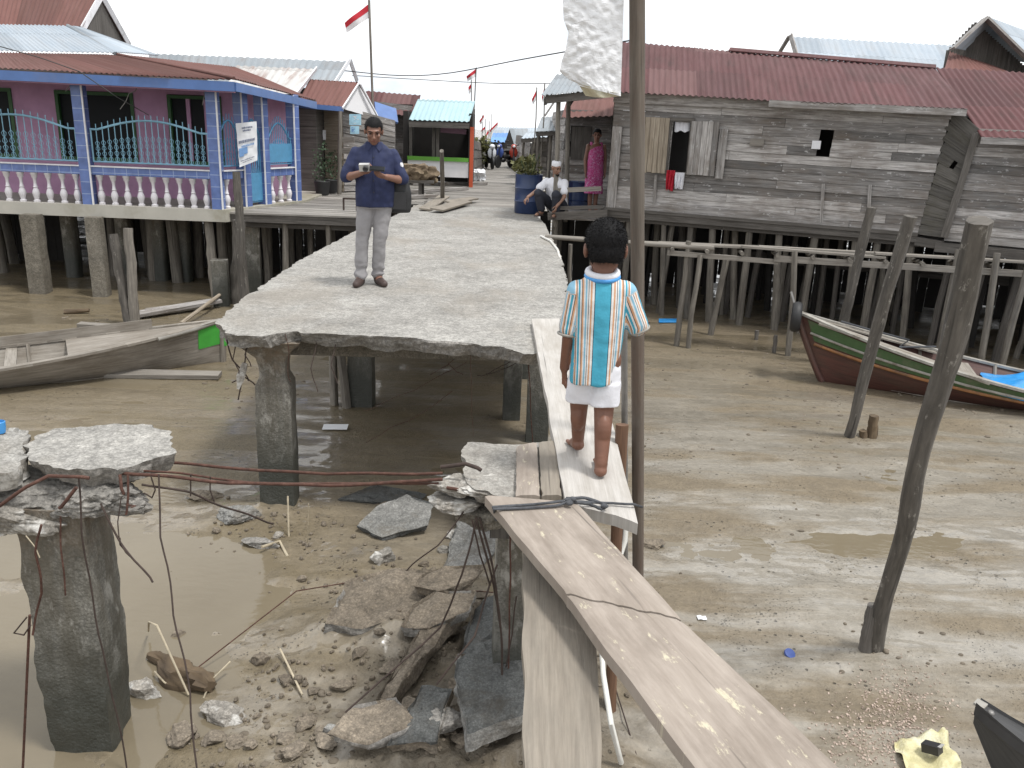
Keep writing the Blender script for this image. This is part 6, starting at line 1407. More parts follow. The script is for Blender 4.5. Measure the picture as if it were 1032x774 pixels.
def make_far_street():
    motorbike(P(493, 170, 0), .25, 'white motorbike parked at the far left end of the boardwalk', 'moto_white')
    motorbike(P(508, 169, 0), -.5, 'dark blue motorbike parked in the middle of the three at the street end', 'moto_blue')
    motorbike(P(516, 169, 0), .1, 'red motorbike parked at the far right end of the boardwalk', 'moto_red')
    # far houses
    def house(name, label, Y, roof_px, roofmat, x0, x1, ztop, depth=5, cat='house', wallmat='grey_wood_dark'):
        t = thing(name, label, cat, (PY((x0 + x1) / 2, 150, Y).x, Y + depth / 2, 0)); b = MB(); a, c, d_, e = [PY(x, y, yy) for x, y, yy in roof_px]; corr(b, a, c, d_, e, .2, .016, 4, 4); obj('roof', b, M[roofmat], t, 60)
        xa, xb = PY(x0, 150, Y).x, PY(x1, 150, Y).x; b = MB(); plank_wall(b, (xa, Y, 0), (xb, Y, 0), (xa, Y, ztop), (xb, Y, ztop), .2, [(.3, .62, 0, .8)]); obj('wall', b, M[wallmat], t)
        b = MB(); b.prism([(xa, Y + .15), (xb, Y + .15), (xb, Y + depth), (xa, Y + depth)], -.2, ztop - .02); obj('inner_wall', b, M['dark_void'], t); return t
    Y = 44
    house('blue_roof_house', 'far house with a bright blue roof at the end of the street', Y, [(494, 143, Y - .5), (510, 143.5, Y - .5), (497, 134, Y + 2.5), (514, 134, Y + 2.5)], 'blue_roof', 489, 511, .86)
    Y = 43
    t = house('far_gabled_house', 'far plank house with a grey zinc roof and dark gable facing the street', Y, [(519, 149, Y), (533, 147, Y), (513.5, 129.5, Y), (532, 129.5, Y + 3)], 'old_zinc', 508, 531, .62)
    b = MB(); b.poly([PY(508, 146, Y - .1), PY(519, 149, Y - .1), PY(513.5, 130, Y - .1)]); obj('gable_wall', b, M['dark_void'], t)
    Y = 60
    house('pale_roof_house', 'farthest house with a pale grey roof behind the blue roof', Y, [(494, 142, Y), (560, 143, Y), (498, 128, Y + 4), (560, 129, Y + 4)], 'zinc_roof', 495, 560, .6)
    Y = 39
    t = thing('plank_fence', 'tall grey plank fence along the left of the far street before the creeper', 'fence', (PY(482, 160, 30).x, 30, 0)); b = MB(); plank_wall(b, PY(476, 180, 27.5) * 1.0, PY(491, 170, 38), PY(475, 140, 27.5), PY(489, 146, 38), .3); obj('boards', b, M['grey_wood_dark'], t)
    t2 = thing('plank_fence', 'grey plank fence at the right end of the street behind the red motorbike', 'fence', (PY(523, 165, 36).x, 36, 0)); b = MB(); q0, q1 = PY(519, 168, 37), PY(533, 176, 31); plank_wall(b, (q0.x, 37, 0), (q1.x, 31, 0), (q0.x, 37, 1.3), (q1.x, 31, 1.3), .3); obj('boards', b, M['grey_wood'], t2)
    for k, (x, yb, yt, Y, w, mt, lb) in enumerate(((484, 165, 138, 34, .5, 'leaf_yellow', 'yellowish green creeper bush on the fence left of the white motorbike'), (489, 160, 142, 40, .4, 'leaf_dark', 'dark green bush behind the white motorbike'), (531, 178, 158, 25, .4, 'leaf_yellow', 'yellowish shrub behind the blue drum on the right side of the street'))):
        p = PY(x, yb, Y); q = PY(x, yt, Y); tt = thing('bush', lb, 'bush', (p.x, Y, p.z)); h = (q.z - p.z) / 2
        leafball(tt, 'foliage', (p.x, Y, p.z + h), (w, w, h), 420, .15, mt, k + 20)
        b = MB(); b.tube([(p.x, Y, p.z - .1), (p.x + .05, Y, p.z + h)], [.05, .02], 6); obj('stem', b, M['bark'], tt, 60)
    # flags
    flag(377, 190, 0, 21, -5, [(371.5, 4), (347, 23), (349, 33), (372, 18)], 'big red and white flag flying left on the tall pole behind the man', pole_r=.03)
    flag(474, 160, 68, 26, 6, [(480, 69), (470, 77), (471, 82), (480, 77)], 'small flag drooping at the top of the thin pole above the teal roof')
    flag(474, 150, 80, 30, 1, [(475, 84), (472, 88), (472.5, 95), (475, 92)], 'smaller drooping flag just below the one above the teal roof')
    flag(538, 150, 88, 24, 3, [(541, 90), (536, 100), (537, 106), (540.5, 100)], 'drooping flag on a leaning thin pole left of the porch roof')
    flag(546, 150, 84, 22, 3, [(549, 86), (546, 98), (547, 104), (549, 98)], 'drooping flag right against the edge of the porch roof')
    for k, (x, yt, fl) in enumerate(((485, 122, [(488, 115), (483, 122), (484, 126), (487.5, 121)]), (488, 126, [(489, 127), (485, 131), (485.5, 135), (489, 132)]), (492, 128, [(492, 131), (488, 139), (490, 142), (493, 136)]), (494, 121, [(493.5, 131), (501.5, 123), (502, 127), (494, 135)]))):
        flag(x, 150, yt - 6, 34 + k * 1.5, 1, fl, ['faded flag at the far left end of the street, leftmost of the cluster', 'faded drooping flag second in the far cluster', 'red drooping flag in the middle of the far cluster above the bush', 'red flag streaming to the right in the far cluster'][k], s=1)
    b = MB(); q = PY(476, 182, 26); b.tube([V((q.x, 26, 0)), PY(477, 105, 26)], .03, 7); b.box(PY(476.5, 112.5, 26), .14, .1, .16); tag(obj('lamp_post', b, M['grey_pipe'], None, 60), 'thin street post with a dark box near its top beside the shop', 'post')
    # overhead wires
    def wire(pts, label):
        b = MB(); P3 = [PY(*p) for p in pts]; out = []
        for i in range(25):
            t = i / 24 * (len(P3) - 1); k = min(int(t), len(P3) - 2); f = t - k
            p0 = P3[max(k - 1, 0)]; p1 = P3[k]; p2 = P3[k + 1]; p3 = P3[min(k + 2, len(P3) - 1)]
            out.append(.5 * ((2 * p1) + (p2 - p0) * f + (2 * p0 - 5 * p1 + 4 * p2 - p3) * f * f + (3 * p1 - p0 - 3 * p2 + p3) * f ** 3))
        b.tube(out, .012, 5); tag(obj('overhead_wire', b, M['wire'], None, 60), label, 'wire')
    wire([(345, 71, 24), (400, 76, 23), (450, 74, 21), (520, 61, 18), (565, 53, 16), (640, 40, 14.5)], 'thin overhead wire crossing the sky from the zinc roof to the white sack')
    wire([(355, 76, 30), (420, 80, 30), (500, 84, 30), (560, 84, 28)], 'fainter lower overhead wire across the street behind the flags')
# ------------------------------------------------------------------ boats
def smooth(t): return t * t * (3 - 2 * t)
def make_boat(name, label, bow, ax, L, beam, depth, bowrise, rake, mats, t=None, sternrise=.12, strakes=True, ns=44, nq=14, full=.32, transom=False, tilt=0.0, decay=.5):
    """bow: point on the ground under the stem; ax: unit vector bow to stern; rake: how far the stem leans forward"""
    ax = V(ax).normalized(); sd = V((ax.y, -ax.x, 0)); bow = V(bow)
    t = thing(name, label, 'boat', bow + ax * L / 2)
    def half(u): return beam / 2 * (1 - (1 - min(u / full, 1)) ** 2.2) * (1 - .55 * max(0, (u - .55) / .45) ** 2.2) if u > 0 else 0.0
    def sheer(u): return depth + bowrise * (1 - min(u / decay, 1)) ** 1.7 + sternrise * max(0, (u - .6) / .4) ** 2
    def keel(u): return .05 * (1 - min(u / .12, 1)) ** 2
    def pt(u, q, side, ofs=0.0):
        h = half(u); y = (h + ofs) * (q ** .55) * side; z = keel(u) + (sheer(u) - keel(u)) * (q ** 1.25)
        x = u * L - rake * (q ** 1.1) * (1 - min(u / .3, 1)) ** 1.5
        y2 = y + z * tilt
        return bow + ax * x + sd * y2 + V((0, 0, z - .06))
    def surf(q0, q1, ofs, side, u0=0.0, u1=1.0, n=ns, m=nq):
        return [[pt(u0 + (u1 - u0) * i / n, q0 + (q1 - q0) * j / m, side, ofs) for j in range(m + 1)] for i in range(n + 1)]
    th = .03; b = MB()
    for side in (-1, 1):
        G = surf(0.0, 1, 0, side); uvf = lambda i, j: (i / ns * L, j / nq * depth * 1.4)
        b.grid(G, 0, uvf)
        Gi = [[pt(i / ns, .02 + .98 * j / nq, side, -th if half(i / ns) > th else -half(i / ns)) + V((0, 0, .02 * (1 - j / nq))) for j in range(nq + 1)] for i in range(ns + 1)]
        b.grid(Gi, 0, uvf)
        top = [[pt(i / ns, 1, side, 0), pt(i / ns, 1, side, -th if half(i / ns) > th else -half(i / ns))] for i in range(ns + 1)]; b.grid(top, 0, uvf)
    # stern closing plate
    b.poly([pt(1, j / nq, -1) for j in range(nq, -1, -1)] + [pt(1, j / nq, 1) for j in range(1, nq + 1)], None)
    obj('hull', b, M[mats['hull']], t, 45)
    if mats.get('strake'):
        b = MB()
        for side in (-1, 1): b.grid(surf(.70, .97, .014, side, .012, .40, 40, 4), 0, lambda i, j: (i * .1, j * .06))
        obj('strake', b, M[mats['strake']], t, 45)
    if mats.get('strake2'):
        b = MB()
        for side in (-1, 1): b.grid(surf(.72, .97, .013, side, .402, 1.0, 20, 4), 0, lambda i, j: (i * .1, j * .06))
        obj('strake', b, M[mats['strake2']], t, 45)
    if mats.get('stripe'):
        b = MB()
        for side in (-1, 1): b.tube([pt(.01 + .97 * k / 40, .655, side, .012) for k in range(41)], .022, 6)
        obj('rubbing_stripe', b, M[mats['stripe']], t, 60)
        b = MB()
        for side in (-1, 1): b.tube([pt(.01 + .97 * k / 40, .80, side, .02) for k in range(41)], .018, 6)
        obj('rubbing_stripe', b, M[mats['rail']], t, 60)
    b = MB()
    for side in (-1, 1):
        for k in range(40):
            u0, u1 = k / 40, (k + 1) / 40; p, q = pt(u0, 1.0, side, -.01), pt(u1, 1.0, side, -.01); b.board(p + V((0, 0, .015)), q + V((0, 0, .015)), .085, .03)
    obj('gunwale', b, M[mats['rail']], t)
    b = MB(); b.tube([pt(0, j / 8, 1) - ax * .02 for j in range(9)], [.045] * 9, 7); 
    obj('stem_post', b, M[mats.get('stem', mats['hull'])], t, 60)
    n = int(L / .42)
    for k in range(2, n):
        u = k / n; b = MB(); pts = [pt(u, j / 6, -1, -th - .012) for j in range(6, -1, -1)] + [pt(u, j / 6, 1, -th - .012) for j in range(1, 7)]
        b.tube([p + V((0, 0, .012)) for p in pts], .022, 5); obj('rib', b, M[mats['inner']], t, 60)
    b = MB(); hf = min(.12 + .2 * depth, .2)
    fl = [[pt(.12 + .86 * i / 20, .22, -1, -th) * (1 - j / 4) + pt(.12 + .86 * i / 20, .22, 1, -th) * (j / 4) for j in range(5)] for i in range(21)]
    b.grid(fl, .02, lambda i, j: (i / 20 * L, j * .2)); obj('floor_boards', b, M[mats['inner']], t)
    return t, pt

def make_boats():
    # right boat: red hull, green bow strake
    g0 = P(838, 390, MUD); g1 = P(1032, 413, MUD); ax = (V((g1.x, g1.y, 0)) - V((g0.x, g0.y, 0))).normalized()
    tip = PY(812, 320, g0.y + .1); rake = (V((g0.x, g0.y, 0)) - V((tip.x, tip.y, 0))).dot(ax)
    ang = math.radians(-1); ax2 = Matrix.Rotation(ang, 3, 'Z') @ ax
    sdv = V((ax2.y, -ax2.x, 0))
    t, pt = make_boat('wooden_boat', 'red brown wooden boat with a green bow strake lying in the mud at the right', V((g0.x, g0.y + .28, MUD)), ax2, 7.2, 1.2, .31, .64, max(.3, rake), dict(hull='boat_red', strake='boat_green', strake2='boat_grey', stripe='boat_orange', rail='boat_white', inner='boat_grey'), sternrise=.15, decay=.42)
    nose = pt(0, 1, 1)
    # tyre fender, prow stick, blue tarp, mooring line
    b = MB(); c = nose + V((-.03, -.02, -.05)); n = 28; R_, r_ = .155, .052; axd = V((ax2.x, ax2.y, .0))
    for i in range(n):
        a = 2 * PI * i / n; rd = sdv * math.cos(a) + V((0, 0, 1)) * math.sin(a)
        for j in range(10):
            bb = 2 * PI * j / 10; b.v.append(c + rd * (R_ + r_ * math.cos(bb)) + axd * (r_ * 1.3 * math.sin(bb)))
    for i in range(n):
        for j in range(10):
            i2, j2 = (i + 1) % n, (j + 1) % 10; b.face((i * 10 + j, i2 * 10 + j, i2 * 10 + j2, i * 10 + j2), [(0, 0)] * 4)
    tag(obj('tyre', b, M['black'], None, 60), 'black tyre hung on the bow of the red boat as a fender', 'tyre')
    b = MB(); b.tube([nose + V((0, 0, -.05)), PY(797, 294, nose.y + .1)], .018, 6); obj('bow_stick', b, M['grey_pipe'], t, 60)
    r = random.Random(8); G = []
    for i in range(37):
        u = .27 + .34 * i / 36; row = []
        for j in range(25):
            v = j / 24; p = pt(u, .95, -1, -.04).lerp(pt(u, .95, 1, -.04), v); e = min(i, 36 - i) / 8; k = min(1, e) * math.sin(PI * v) ** .5
            h = .17 + .17 * mnoise.noise(V((i * .12, j * .16, 2))) + .05 * mnoise.noise(V((i * .5, j * .5, 4))) + .03 * mnoise.noise(V((i * 1.1, j * 1.1, 4)))
            row.append(V((p.x, p.y, p.z - .09 + (h + .04) * k)) + ax2 * .05 * mnoise.noise(V((j * .4, i * .2, 3))))
        G.append(row)
    b = MB(); b.grid(G, .006, None, (0, 0, 1)); tag(obj('blue_tarp', b, M['tarp_blue'], None, 70), 'crumpled bright blue tarpaulin heaped inside the red boat', 'tarpaulin')
    b = MB(); b.tube([pt(.06, 1, -1) + V((0, 0, .05)), pt(.10, 1, -.6) + V((0, 0, .07)), pt(.16, 1, -.9) + V((0, 0, .06)), pt(.14, 1, .2) + V((0, 0, .02)), pt(.2, 1, -.95) + V((0, 0, .06))], .014, 6); tag(obj('mooring_rope', b, M['rope'], None, 60), 'dark mooring rope coiled over the fore deck of the red boat', 'rope')
    b = MB(); b.board(pt(.03, .99, 1, -.03), pt(.26, .99, 1, -.06), .2, .02); b.board(pt(.03, .99, -1, -.03), pt(.2, .99, -1, -.06), .2, .02); obj('fore_deck', b, M['boat_grey'], t)
    for u in (.24, .68, .8): b = MB(); b.board(pt(u, .88, -1, -.03), pt(u, .88, 1, -.03), .17, .03); obj('thwart', b, M['boat_grey'], t)
    # left boat: bare grey wood, blunt green ended stem toward the bridge
    g0 = P(216, 372, MUD); g1 = P(0, 390, MUD); ax = (V((g1.x, g1.y, 0)) - V((g0.x, g0.y, 0))).normalized()
    ax = Matrix.Rotation(math.radians(3), 3, 'Z') @ ax
    t, pt = make_boat('wooden_boat', 'bare grey wooden boat lying on the mud at the left with a green painted tip', V((g0.x - .02, g0.y + .34, MUD)), ax, 6.6, 1.12, .29, .32, .02, dict(hull='boat_grey', rail='boat_grey', inner='boat_grey', stem='boat_grey'), sternrise=.1, full=.45, decay=.6)
    b = MB()
    for side in (-1, 1): b.grid([[pt(.0 + .045 * i / 6, .55 + .45 * j / 6, side, .012) for j in range(7)] for i in range(7)], 0)
    b.tube([pt(0, .5 + .5 * j / 6, 1) - ax * .035 for j in range(7)], .045, 7); obj('green_tip', b, M['lime_green'], t, 60)
    b = MB(); b.tube([pt(0.0, .99, 1) + V((0, 0, .02)), pt(.05, 1, -1, .02), pt(.12, 1, -1, .02)], .03, 6); obj('bow_cap', b, M['boat_white'], t, 60)
    b = MB()
    for side in (1 if pt(.5, 1, 1).y > pt(.5, 1, -1).y else -1,):
        b.grid([[pt(.12 + .86 * i / 30, .98, side, -.02) + V((0, 0, .03 + .06 * j)) for j in range(3)] for i in range(31)], .02, lambda i, j: (i * .2, j * .1), (0, 1, 0))
    obj('wash_board', b, M['boat_grey'], t)
    for u in (.2, .36, .55, .75): b = MB(); b.board(pt(u, .95, -1, -.03), pt(u, .95, 1, -.03), .12, .03); obj('thwart', b, M['boat_grey'], t)
    b = MB(); b.grid([[pt(.01 + .26 * i / 12, .985, -1, -.02).lerp(pt(.01 + .26 * i / 12, .985, 1, -.02), j / 6) + V((0, 0, .02)) for j in range(7)] for i in range(13)], .02, lambda i, j: (i * .14, j * .08)); obj('fore_deck', b, M['boat_grey'], t)
    for k, (pts, w, lb, mt) in enumerate((([(108, 378), (222, 381)], .2, 'pale plank lying in the mud along the near side of the grey boat', 'beam_pale'), ([(80, 330), (128, 333)], .12, 'bleached board lying in the mud behind the grey boat left of the crossed stakes', 'beam_pale'), ([(128, 322), (222, 310)], .22, 'greenish old board lying by the boat tip', 'grey_wood'), ([(150, 318), (200, 312)], .3, 'broken pale board pile sheet near the boat tip', 'beam_pale'), ([(183, 332), (228, 306)], .05, 'tan pole leaning over the boards near the boat tip', 'shutter'))):
        a, c = PM(*pts[0]), PM(*pts[1]); z = V((0, 0, .04 + .03 * (k > 1) + .03 * (k == 4)))
        b = MB()
        if k == 4: b.tube([a + z, c + V((0, 0, .22))], .03, 8)
        else: b.board(a + z, c + z + V((0, 0, .05 * (k == 2))), w, .05, up=(.03, -.1, 1), w1=w * .8)
        tag(obj('driftwood_pole' if k == 4 else 'loose_board', b, M[mt], None), ['pale plank lying in the mud along the near side of the grey boat', 'bleached board lying in the mud behind the grey boat, left of the crossed stakes', 'long weathered board lying by the green boat tip', 'broad bleached board lying behind the long weathered one near the boat tip', 'tan pole propped over the boards near the green boat tip'][k], 'pole' if k == 4 else 'board')
    b = MB(); p = PM(75, 316); pole(b, p + V((-.15, 0, .02)), p + V((.22, .05, .06)), .05, .03, 8, 5, .03, 4); tag(obj('driftwood_log', b, M['bark'], None, 50), 'short dark driftwood log lying on the mud under the blue house', 'log')
    # a dark prow pokes in at the bottom right corner: the rest of that canoe lies outside the frame
    tp = PY(985, 711, 3.3); fw = V((.62, -.72, 0)).normalized(); sd = V((fw.y, -fw.x, 0))
    t = thing('dark_canoe', 'dark canoe whose pointed bolted prow pokes in at the bottom right corner', 'boat', tp + fw * 1.6 - V((0, 0, tp.z - MUD)))
    b = MB(); n = 26; G = []
    for i in range(n + 1):
        u = i / n; s_ = u * 3.2; zt = tp.z - (.02 * s_ + (tp.z - MUD - .48) * min(1, s_ / .55) ** .8); zt = max(zt, MUD + .44)
        hb = .028 + .36 * (1 - math.exp(-max(0, s_ - .30) * 2.2)) + .05 * min(1, s_ / .3); kz = max(MUD - .03, zt - .10 - s_ * 1.3)
        row = []
        for j in range(13):
            v = j / 12 * 2 - 1; y = hb * v; z = kz + (zt - kz) * abs(v) ** 1.6 if s_ > .35 else (kz + (zt - kz) * (abs(v) ** .7)); row.append(tp + fw * s_ + sd * y + V((0, 0, z - tp.z)))
        G.append(row)
    b.grid(G, .03, lambda i, j: (i * .12, j * .06), (0, 0, -1)); obj('hull', b, M['prow'], t, 40)
    b = MB(); b.v = []; 
    pr = []
    for i in range(8):
        s_ = i / 7 * .62; zt = tp.z - (tp.z - MUD - .48) * min(1, s_ / .55) ** .8; hb = .028 + .05 * min(1, s_ / .3) + .36 * (1 - math.exp(-max(0, s_ - .30) * 2.2)); pr.append([tp + fw * s_ + sd * hb * v * 1.02 + V((0, 0, zt - tp.z + .012)) for v in (-1, -.4, .4, 1)])
    b.grid(pr, .05, lambda i, j: (i * .1, j * .05), (0, 0, 1)); obj('fore_deck', b, M['prow'], t, 40)
    b = MB(); b.lathe(tp + fw * .06 + V((0, 0, -.01)), [(.016, 0), (.018, .006), (.012, .016), (.004, .018)], 12); obj('bolt', b, M['grey_pipe'], t, 60)
    b = MB(); b.board(tp + fw * -.012 + V((0, 0, .016)), tp + fw * .035 + V((0, 0, .012)), .05, .012); obj('tip_cap', b, M['boat_white'], t)

# ------------------------------------------------------------------ rubble and litter under the broken span
def make_debris():
    def rock(px, py, size, seed, mat, label, rot=0.0, name='concrete_chunk', up=0.0, cut=.5, cat='concrete chunk', tilt=(0, 0), rough=.16):
        p = PM(px, py); me = rock_mesh(size, seed, 5 if max(size) > .08 else 4, rough, cut)
        me.transform(Matrix.Translation((p.x, p.y, p.z + size[2] * .35 + up)) @ Matrix.Rotation(rot, 4, 'Z') @ Matrix.Rotation(tilt[0], 4, 'X') @ Matrix.Rotation(tilt[1], 4, 'Y'))
        return tag(link(name, me, M[mat], None, 45), label, cat)
    def slab(poly, seed, mat, side, label, h=.09, z=.04, tilt=(0, 0), rough=.035):
        pts = [PM(x, y) for x, y in poly]; cx = sum(p.x for p in pts) / len(pts); cy = sum(p.y for p in pts) / len(pts); cz = mz(cx, cy)
        out = rag([(p.x, p.y) for p in pts], .025, .015, seed); b = MB(); broken_slab(b, out, z + h, z, seed, rough, 5, .02, 0, 1, .008, .016 if mat == 'slab_grey' else .030)
        for v in b.v: v.z += cz + (v.x - cx) * tilt[0] + (v.y - cy) * tilt[1]
        return tag(obj('concrete_slab', b, [M[mat], M[side]], None, 32), label, 'concrete slab')
    slab([(362, 536), (385, 546), (432, 540), (437, 524), (410, 517), (380, 524)], 101, 'slab_grey', 'slab_dark', 'flat grey concrete slab tilted on the rubble, topmost left of the middle pier', .05, .06, (.05, .25))
    slab([(440, 600), (468, 590), (500, 560), (503, 500), (470, 505), (452, 560)], 103, 'slab_grey', 'slab_dark', 'wide flat grey slab lying directly behind the hanging bars of the middle pier', .06, .0, (-.05, .10))
    slab([(455, 740), (460, 724), (500, 695), (528, 688), (560, 774), (470, 800)], 105, 'slab_dark', 'slab_grey', 'big dark cracked slab at the bottom centre beside the low plank', .10, .06, (.1, .06))
    slab([(328, 652), (366, 660), (420, 648), (446, 636), (470, 610), (400, 600), (350, 610)], 107, 'rubble_brown', 'concrete_broken', 'muddy brown slab lying left of the striped rubble pile', .06, .02, (.05, .05))
    slab([(380, 730), (396, 732), (470, 650), (462, 640), (440, 648)], 109, 'rubble_brown', 'rubble_brown', 'long narrow broken beam piece slanting down to the left over the rubble', .10, .03, (.16, .10))
    slab([(340, 505), (420, 512), (430, 500), (380, 490)], 111, 'slab_dark', 'slab_dark', 'dark flat slab half sunk in the shade behind the grey slab', .03, .0)
    slab([(404, 668), (432, 676), (470, 664), (478, 646), (440, 640), (415, 650)], 121, 'rubble_brown', 'concrete_broken', 'pinkish rough slab tilted on the heap left of the middle pier column', .07, .12, (.2, .1))
    slab([(416, 634), (440, 642), (478, 632), (484, 616), (448, 612), (424, 620)], 123, 'rubble_brown', 'rubble_brown', 'rough slab lying highest in the heap left of the middle pier column', .07, .2, (.12, -.05))
    slab([(464, 690), (498, 690), (506, 640), (478, 644)], 125, 'slab_dark', 'rubble_brown', 'dark wet slab leaning against the foot of the middle pier column', .08, .05, (.3, .1))
    slab([(330, 774), (372, 790), (420, 770), (400, 742), (352, 748)], 127, 'rubble_brown', 'concrete_broken', 'brown slab at the bottom edge left of the narrow beam piece', .06, .03, (.1, .05))
    slab([(390, 790), (440, 790), (455, 740), (425, 735)], 129, 'slab_dark', 'rubble_brown', 'dark slab at the bottom edge next to the big cracked slab', .07, .02, (.1, .1))
    R = [
        (383, 570, (.105, .085, .085), 1, 'concrete_white', 'angular pale chunk standing in the puddle below the flat grey slab', .4),
        (447, 628, (.18, .09, .07), 2, 'rubble_brown', 'pinkish rough chunk lying topmost in the brown rubble pile by the middle pier', .2),
        (440, 655, (.20, .08, .06), 3, 'rubble_brown', 'long pinkish chunk below the topmost one in the brown rubble pile', .35),
        (145, 697, (.125, .085, .075), 4, 'concrete_white', 'pale topped dark sided chunk nearest the big left column', -.2),
        (227, 722, (.155, .085, .065), 5, 'concrete_white', 'pale topped chunk right of the husk covered log', -.35),
        (263, 666, (.075, .05, .045), 6, 'rubble_brown', 'small brown chunk alone in the mud right of the husk log', 0),
        (178, 638, (.055, .05, .045), 7, 'rubble_brown', 'small rounded brown lump behind the hanging bar', .3),
        (182, 743, (.085, .08, .07), 8, 'rubble_brown', 'reddish brown lump at the bottom left, below the pale topped chunks', 0),
        (215, 748, (.07, .05, .045), 9, 'rubble_brown', 'small muddy lump right of the reddish one at the bottom left', .5),
        (240, 752, (.06, .05, .04), 10, 'rubble_brown', 'smallest muddy lump in the bottom row right of the reddish lump', .9),
        (332, 748, (.045, .04, .045), 11, 'slab_grey', 'small smooth grey stone at the bottom left of the rubble pile', .2),
        (238, 525, (.20, .13, .09), 12, 'slab_grey', 'grey chunk lying at the foot of the front deck column', .2),
        (262, 548, (.16, .08, .05), 13, 'concrete_broken', 'thin broken chunk in front of the front deck column', -.3),
        (205, 500, (.16, .09, .06), 14, 'rubble_brown', 'dark clod with roots left of the front deck column', .1),
        (484, 690, (.15, .11, .10), 15, 'concrete_broken', 'rounded grey chunk at the foot of the middle pier column', .2),
        (490, 655, (.16, .13, .11), 16, 'concrete_broken', 'large grey chunk leaning on the middle pier column', .6),
        (470, 712, (.11, .08, .07), 17, 'rubble_brown', 'brown chunk between the dark slab and the narrow beam piece', .3),
        (400, 752, (.14, .08, .08), 18, 'rubble_brown', 'brown crumbling chunk at the bottom, under the narrow beam piece', .7),
        (370, 765, (.11, .08, .07), 19, 'rubble_brown', 'brown chunk at the bottom edge, left in the rubble pile', .1),
        (440, 762, (.14, .1, .07), 20, 'concrete_broken', 'broken chunk at the bottom edge beside the dark cracked slab', .4),
        (456, 540, (.07, .06, .05), 21, 'concrete_white', 'white crumbly piece beside the wide flat slab', .4),
        (448, 556, (.06, .05, .04), 22, 'concrete_white', 'second white crumbly piece, lower, by the wide flat slab', .9),
        (428, 572, (.05, .04, .03), 23, 'rubble_brown', 'small pale brown piece right of the standing angular chunk', .9),
        (386, 510, (.05, .04, .03), 24, 'rubble_brown', 'small lump in the shade behind the flat grey slab', .9),
        (280, 540, (.06, .04, .03), 26, 'concrete_white', 'whitish crumb at the foot of the front deck column', .9),
        (512, 672, (.07, .05, .05), 27, 'rubble_brown', 'reddish crumb wedged at the foot of the middle pier', .2),
        (654, 548, (.13, .09, .04), 28, 'rubble_brown', 'low muddy lump just right of the tall pole', .2),
        (300, 768, (.09, .06, .05), 29, 'rubble_brown', 'low brown piece at the bottom edge near the smooth grey stone', .6),
        (345, 700, (.07, .05, .035), 30, 'rubble_brown', 'small brown piece between the puddle and the narrow beam piece', .4),
        (362, 678, (.06, .04, .03), 31, 'rubble_brown', 'small brown piece just below the muddy brown slab', 1.1),
    ]
    for px, py, sz, sd, mt, lb, rot in R: rock(px, py, sz, sd, mt, lb, rot)
    r = random.Random(57)
    for k in range(26):
        px, py = r.choice([(r.uniform(395, 520), r.uniform(640, 774)), (r.uniform(330, 470), r.uniform(715, 774)), (r.uniform(415, 500), r.uniform(570, 640)), (r.uniform(200, 330), r.uniform(690, 774))]); s_ = r.uniform(.03, .075)
        o = rock(px, py, (s_ * r.uniform(1, 1.7), s_, s_ * r.uniform(.5, .8)), 200 + k, 'rubble_brown', 'fist sized muddy rubble lump in the heap around the middle pier foot', r.uniform(0, 6), 'rubble_lump', 0, .5, 'rubble lump'); o['group'] = 'rubble lumps in the heap'
    # crumbs: many small bits around the pile
    r = random.Random(41); b = MB()
    for k in range(420):
        a = r.choice([(-.55, 4.4, .8, .6), (.0, 3.6, .7, .8), (-1.0, 3.3, .7, .35), (-1.75, 5.9, .7, .4), (-.9, 5.2, .5, .3), (-1.1, 3.9, .5, .4)]); x = r.gauss(a[0], a[2] * .5); y = r.gauss(a[1], a[3] * .5)
        s_ = r.uniform(.005, .02) * (2 if r.random() < .08 else 1); z = mz(x, y)
        rot = Matrix.Rotation(r.uniform(0, 6), 3, V((r.random(), r.random(), r.random())).normalized()); b.ball((x, y, z + s_ * .4), (s_ * r.uniform(.7, 1.6), s_, s_ * .7), 5, 4, rot)
    o = obj('rubble_crumbs', b, M['rubble_brown']); o['kind'] = 'stuff'
    # husk covered log
    p = PM(150, 661); q = PM(212, 697); b = MB(); pts = [p.lerp(q, k / 9) + V((0, .02 * math.sin(k), .035)) for k in range(10)]; b.tube(pts, [.02, .035, .03, .055, .08, .085, .085, .075, .06, .03], 18, True, .9, 3)
    tag(obj('husk_log', b, M['bark'], None, 60), 'shaggy brown husk covered log lying in the shallow water beside the pale topped chunks', 'log')
    def stick(pts, r_, mat, label, name='stick', cat='stick'):
        b = MB(); b.tube(pts, r_, 6); tag(obj(name, b, M[mat], None, 60), label, cat)
    up = lambda h: V((0, 0, h))
    stick([PM(150, 640) + up(.06), PY(150, 627, 4.1), PY(158, 630, 4.05), PM(190, 700) + up(.02)], .006, 'straw', 'pale bent reed arching over the husk log')
    stick([PM(205, 702) + up(.0), PM(212, 692) + up(.05), PM(233, 679) + up(.1)], .006, 'straw', 'pale bent stick standing between the husk log and the pale topped chunk')
    stick([PM(156, 680) + up(.06), PM(166, 690) + up(.04), PM(172, 691) + up(.02)], .006, 'straw', 'short pale stick beside the chunk nearest the left column')
    stick([PM(283, 666) + up(.05), PM(305, 708) + up(.02)], .006, 'straw', 'pale thin stick lying in the mud right of the small brown chunk')
    stick([PM(355, 625) + up(.01), PM(369, 607) + up(.06)], .007, 'straw', 'short pale stick poking out of the muddy slab edge')
    stick([PM(264, 556) + up(.06), PM(282, 548) + up(.03), PM(290, 560)], .012, 'straw', 'knotty pale root at the foot of the front deck column')
    stick([PM(291, 540), PY(290, 500, 5.9)], .007, 'straw', 'thin upright stick against the front deck column')
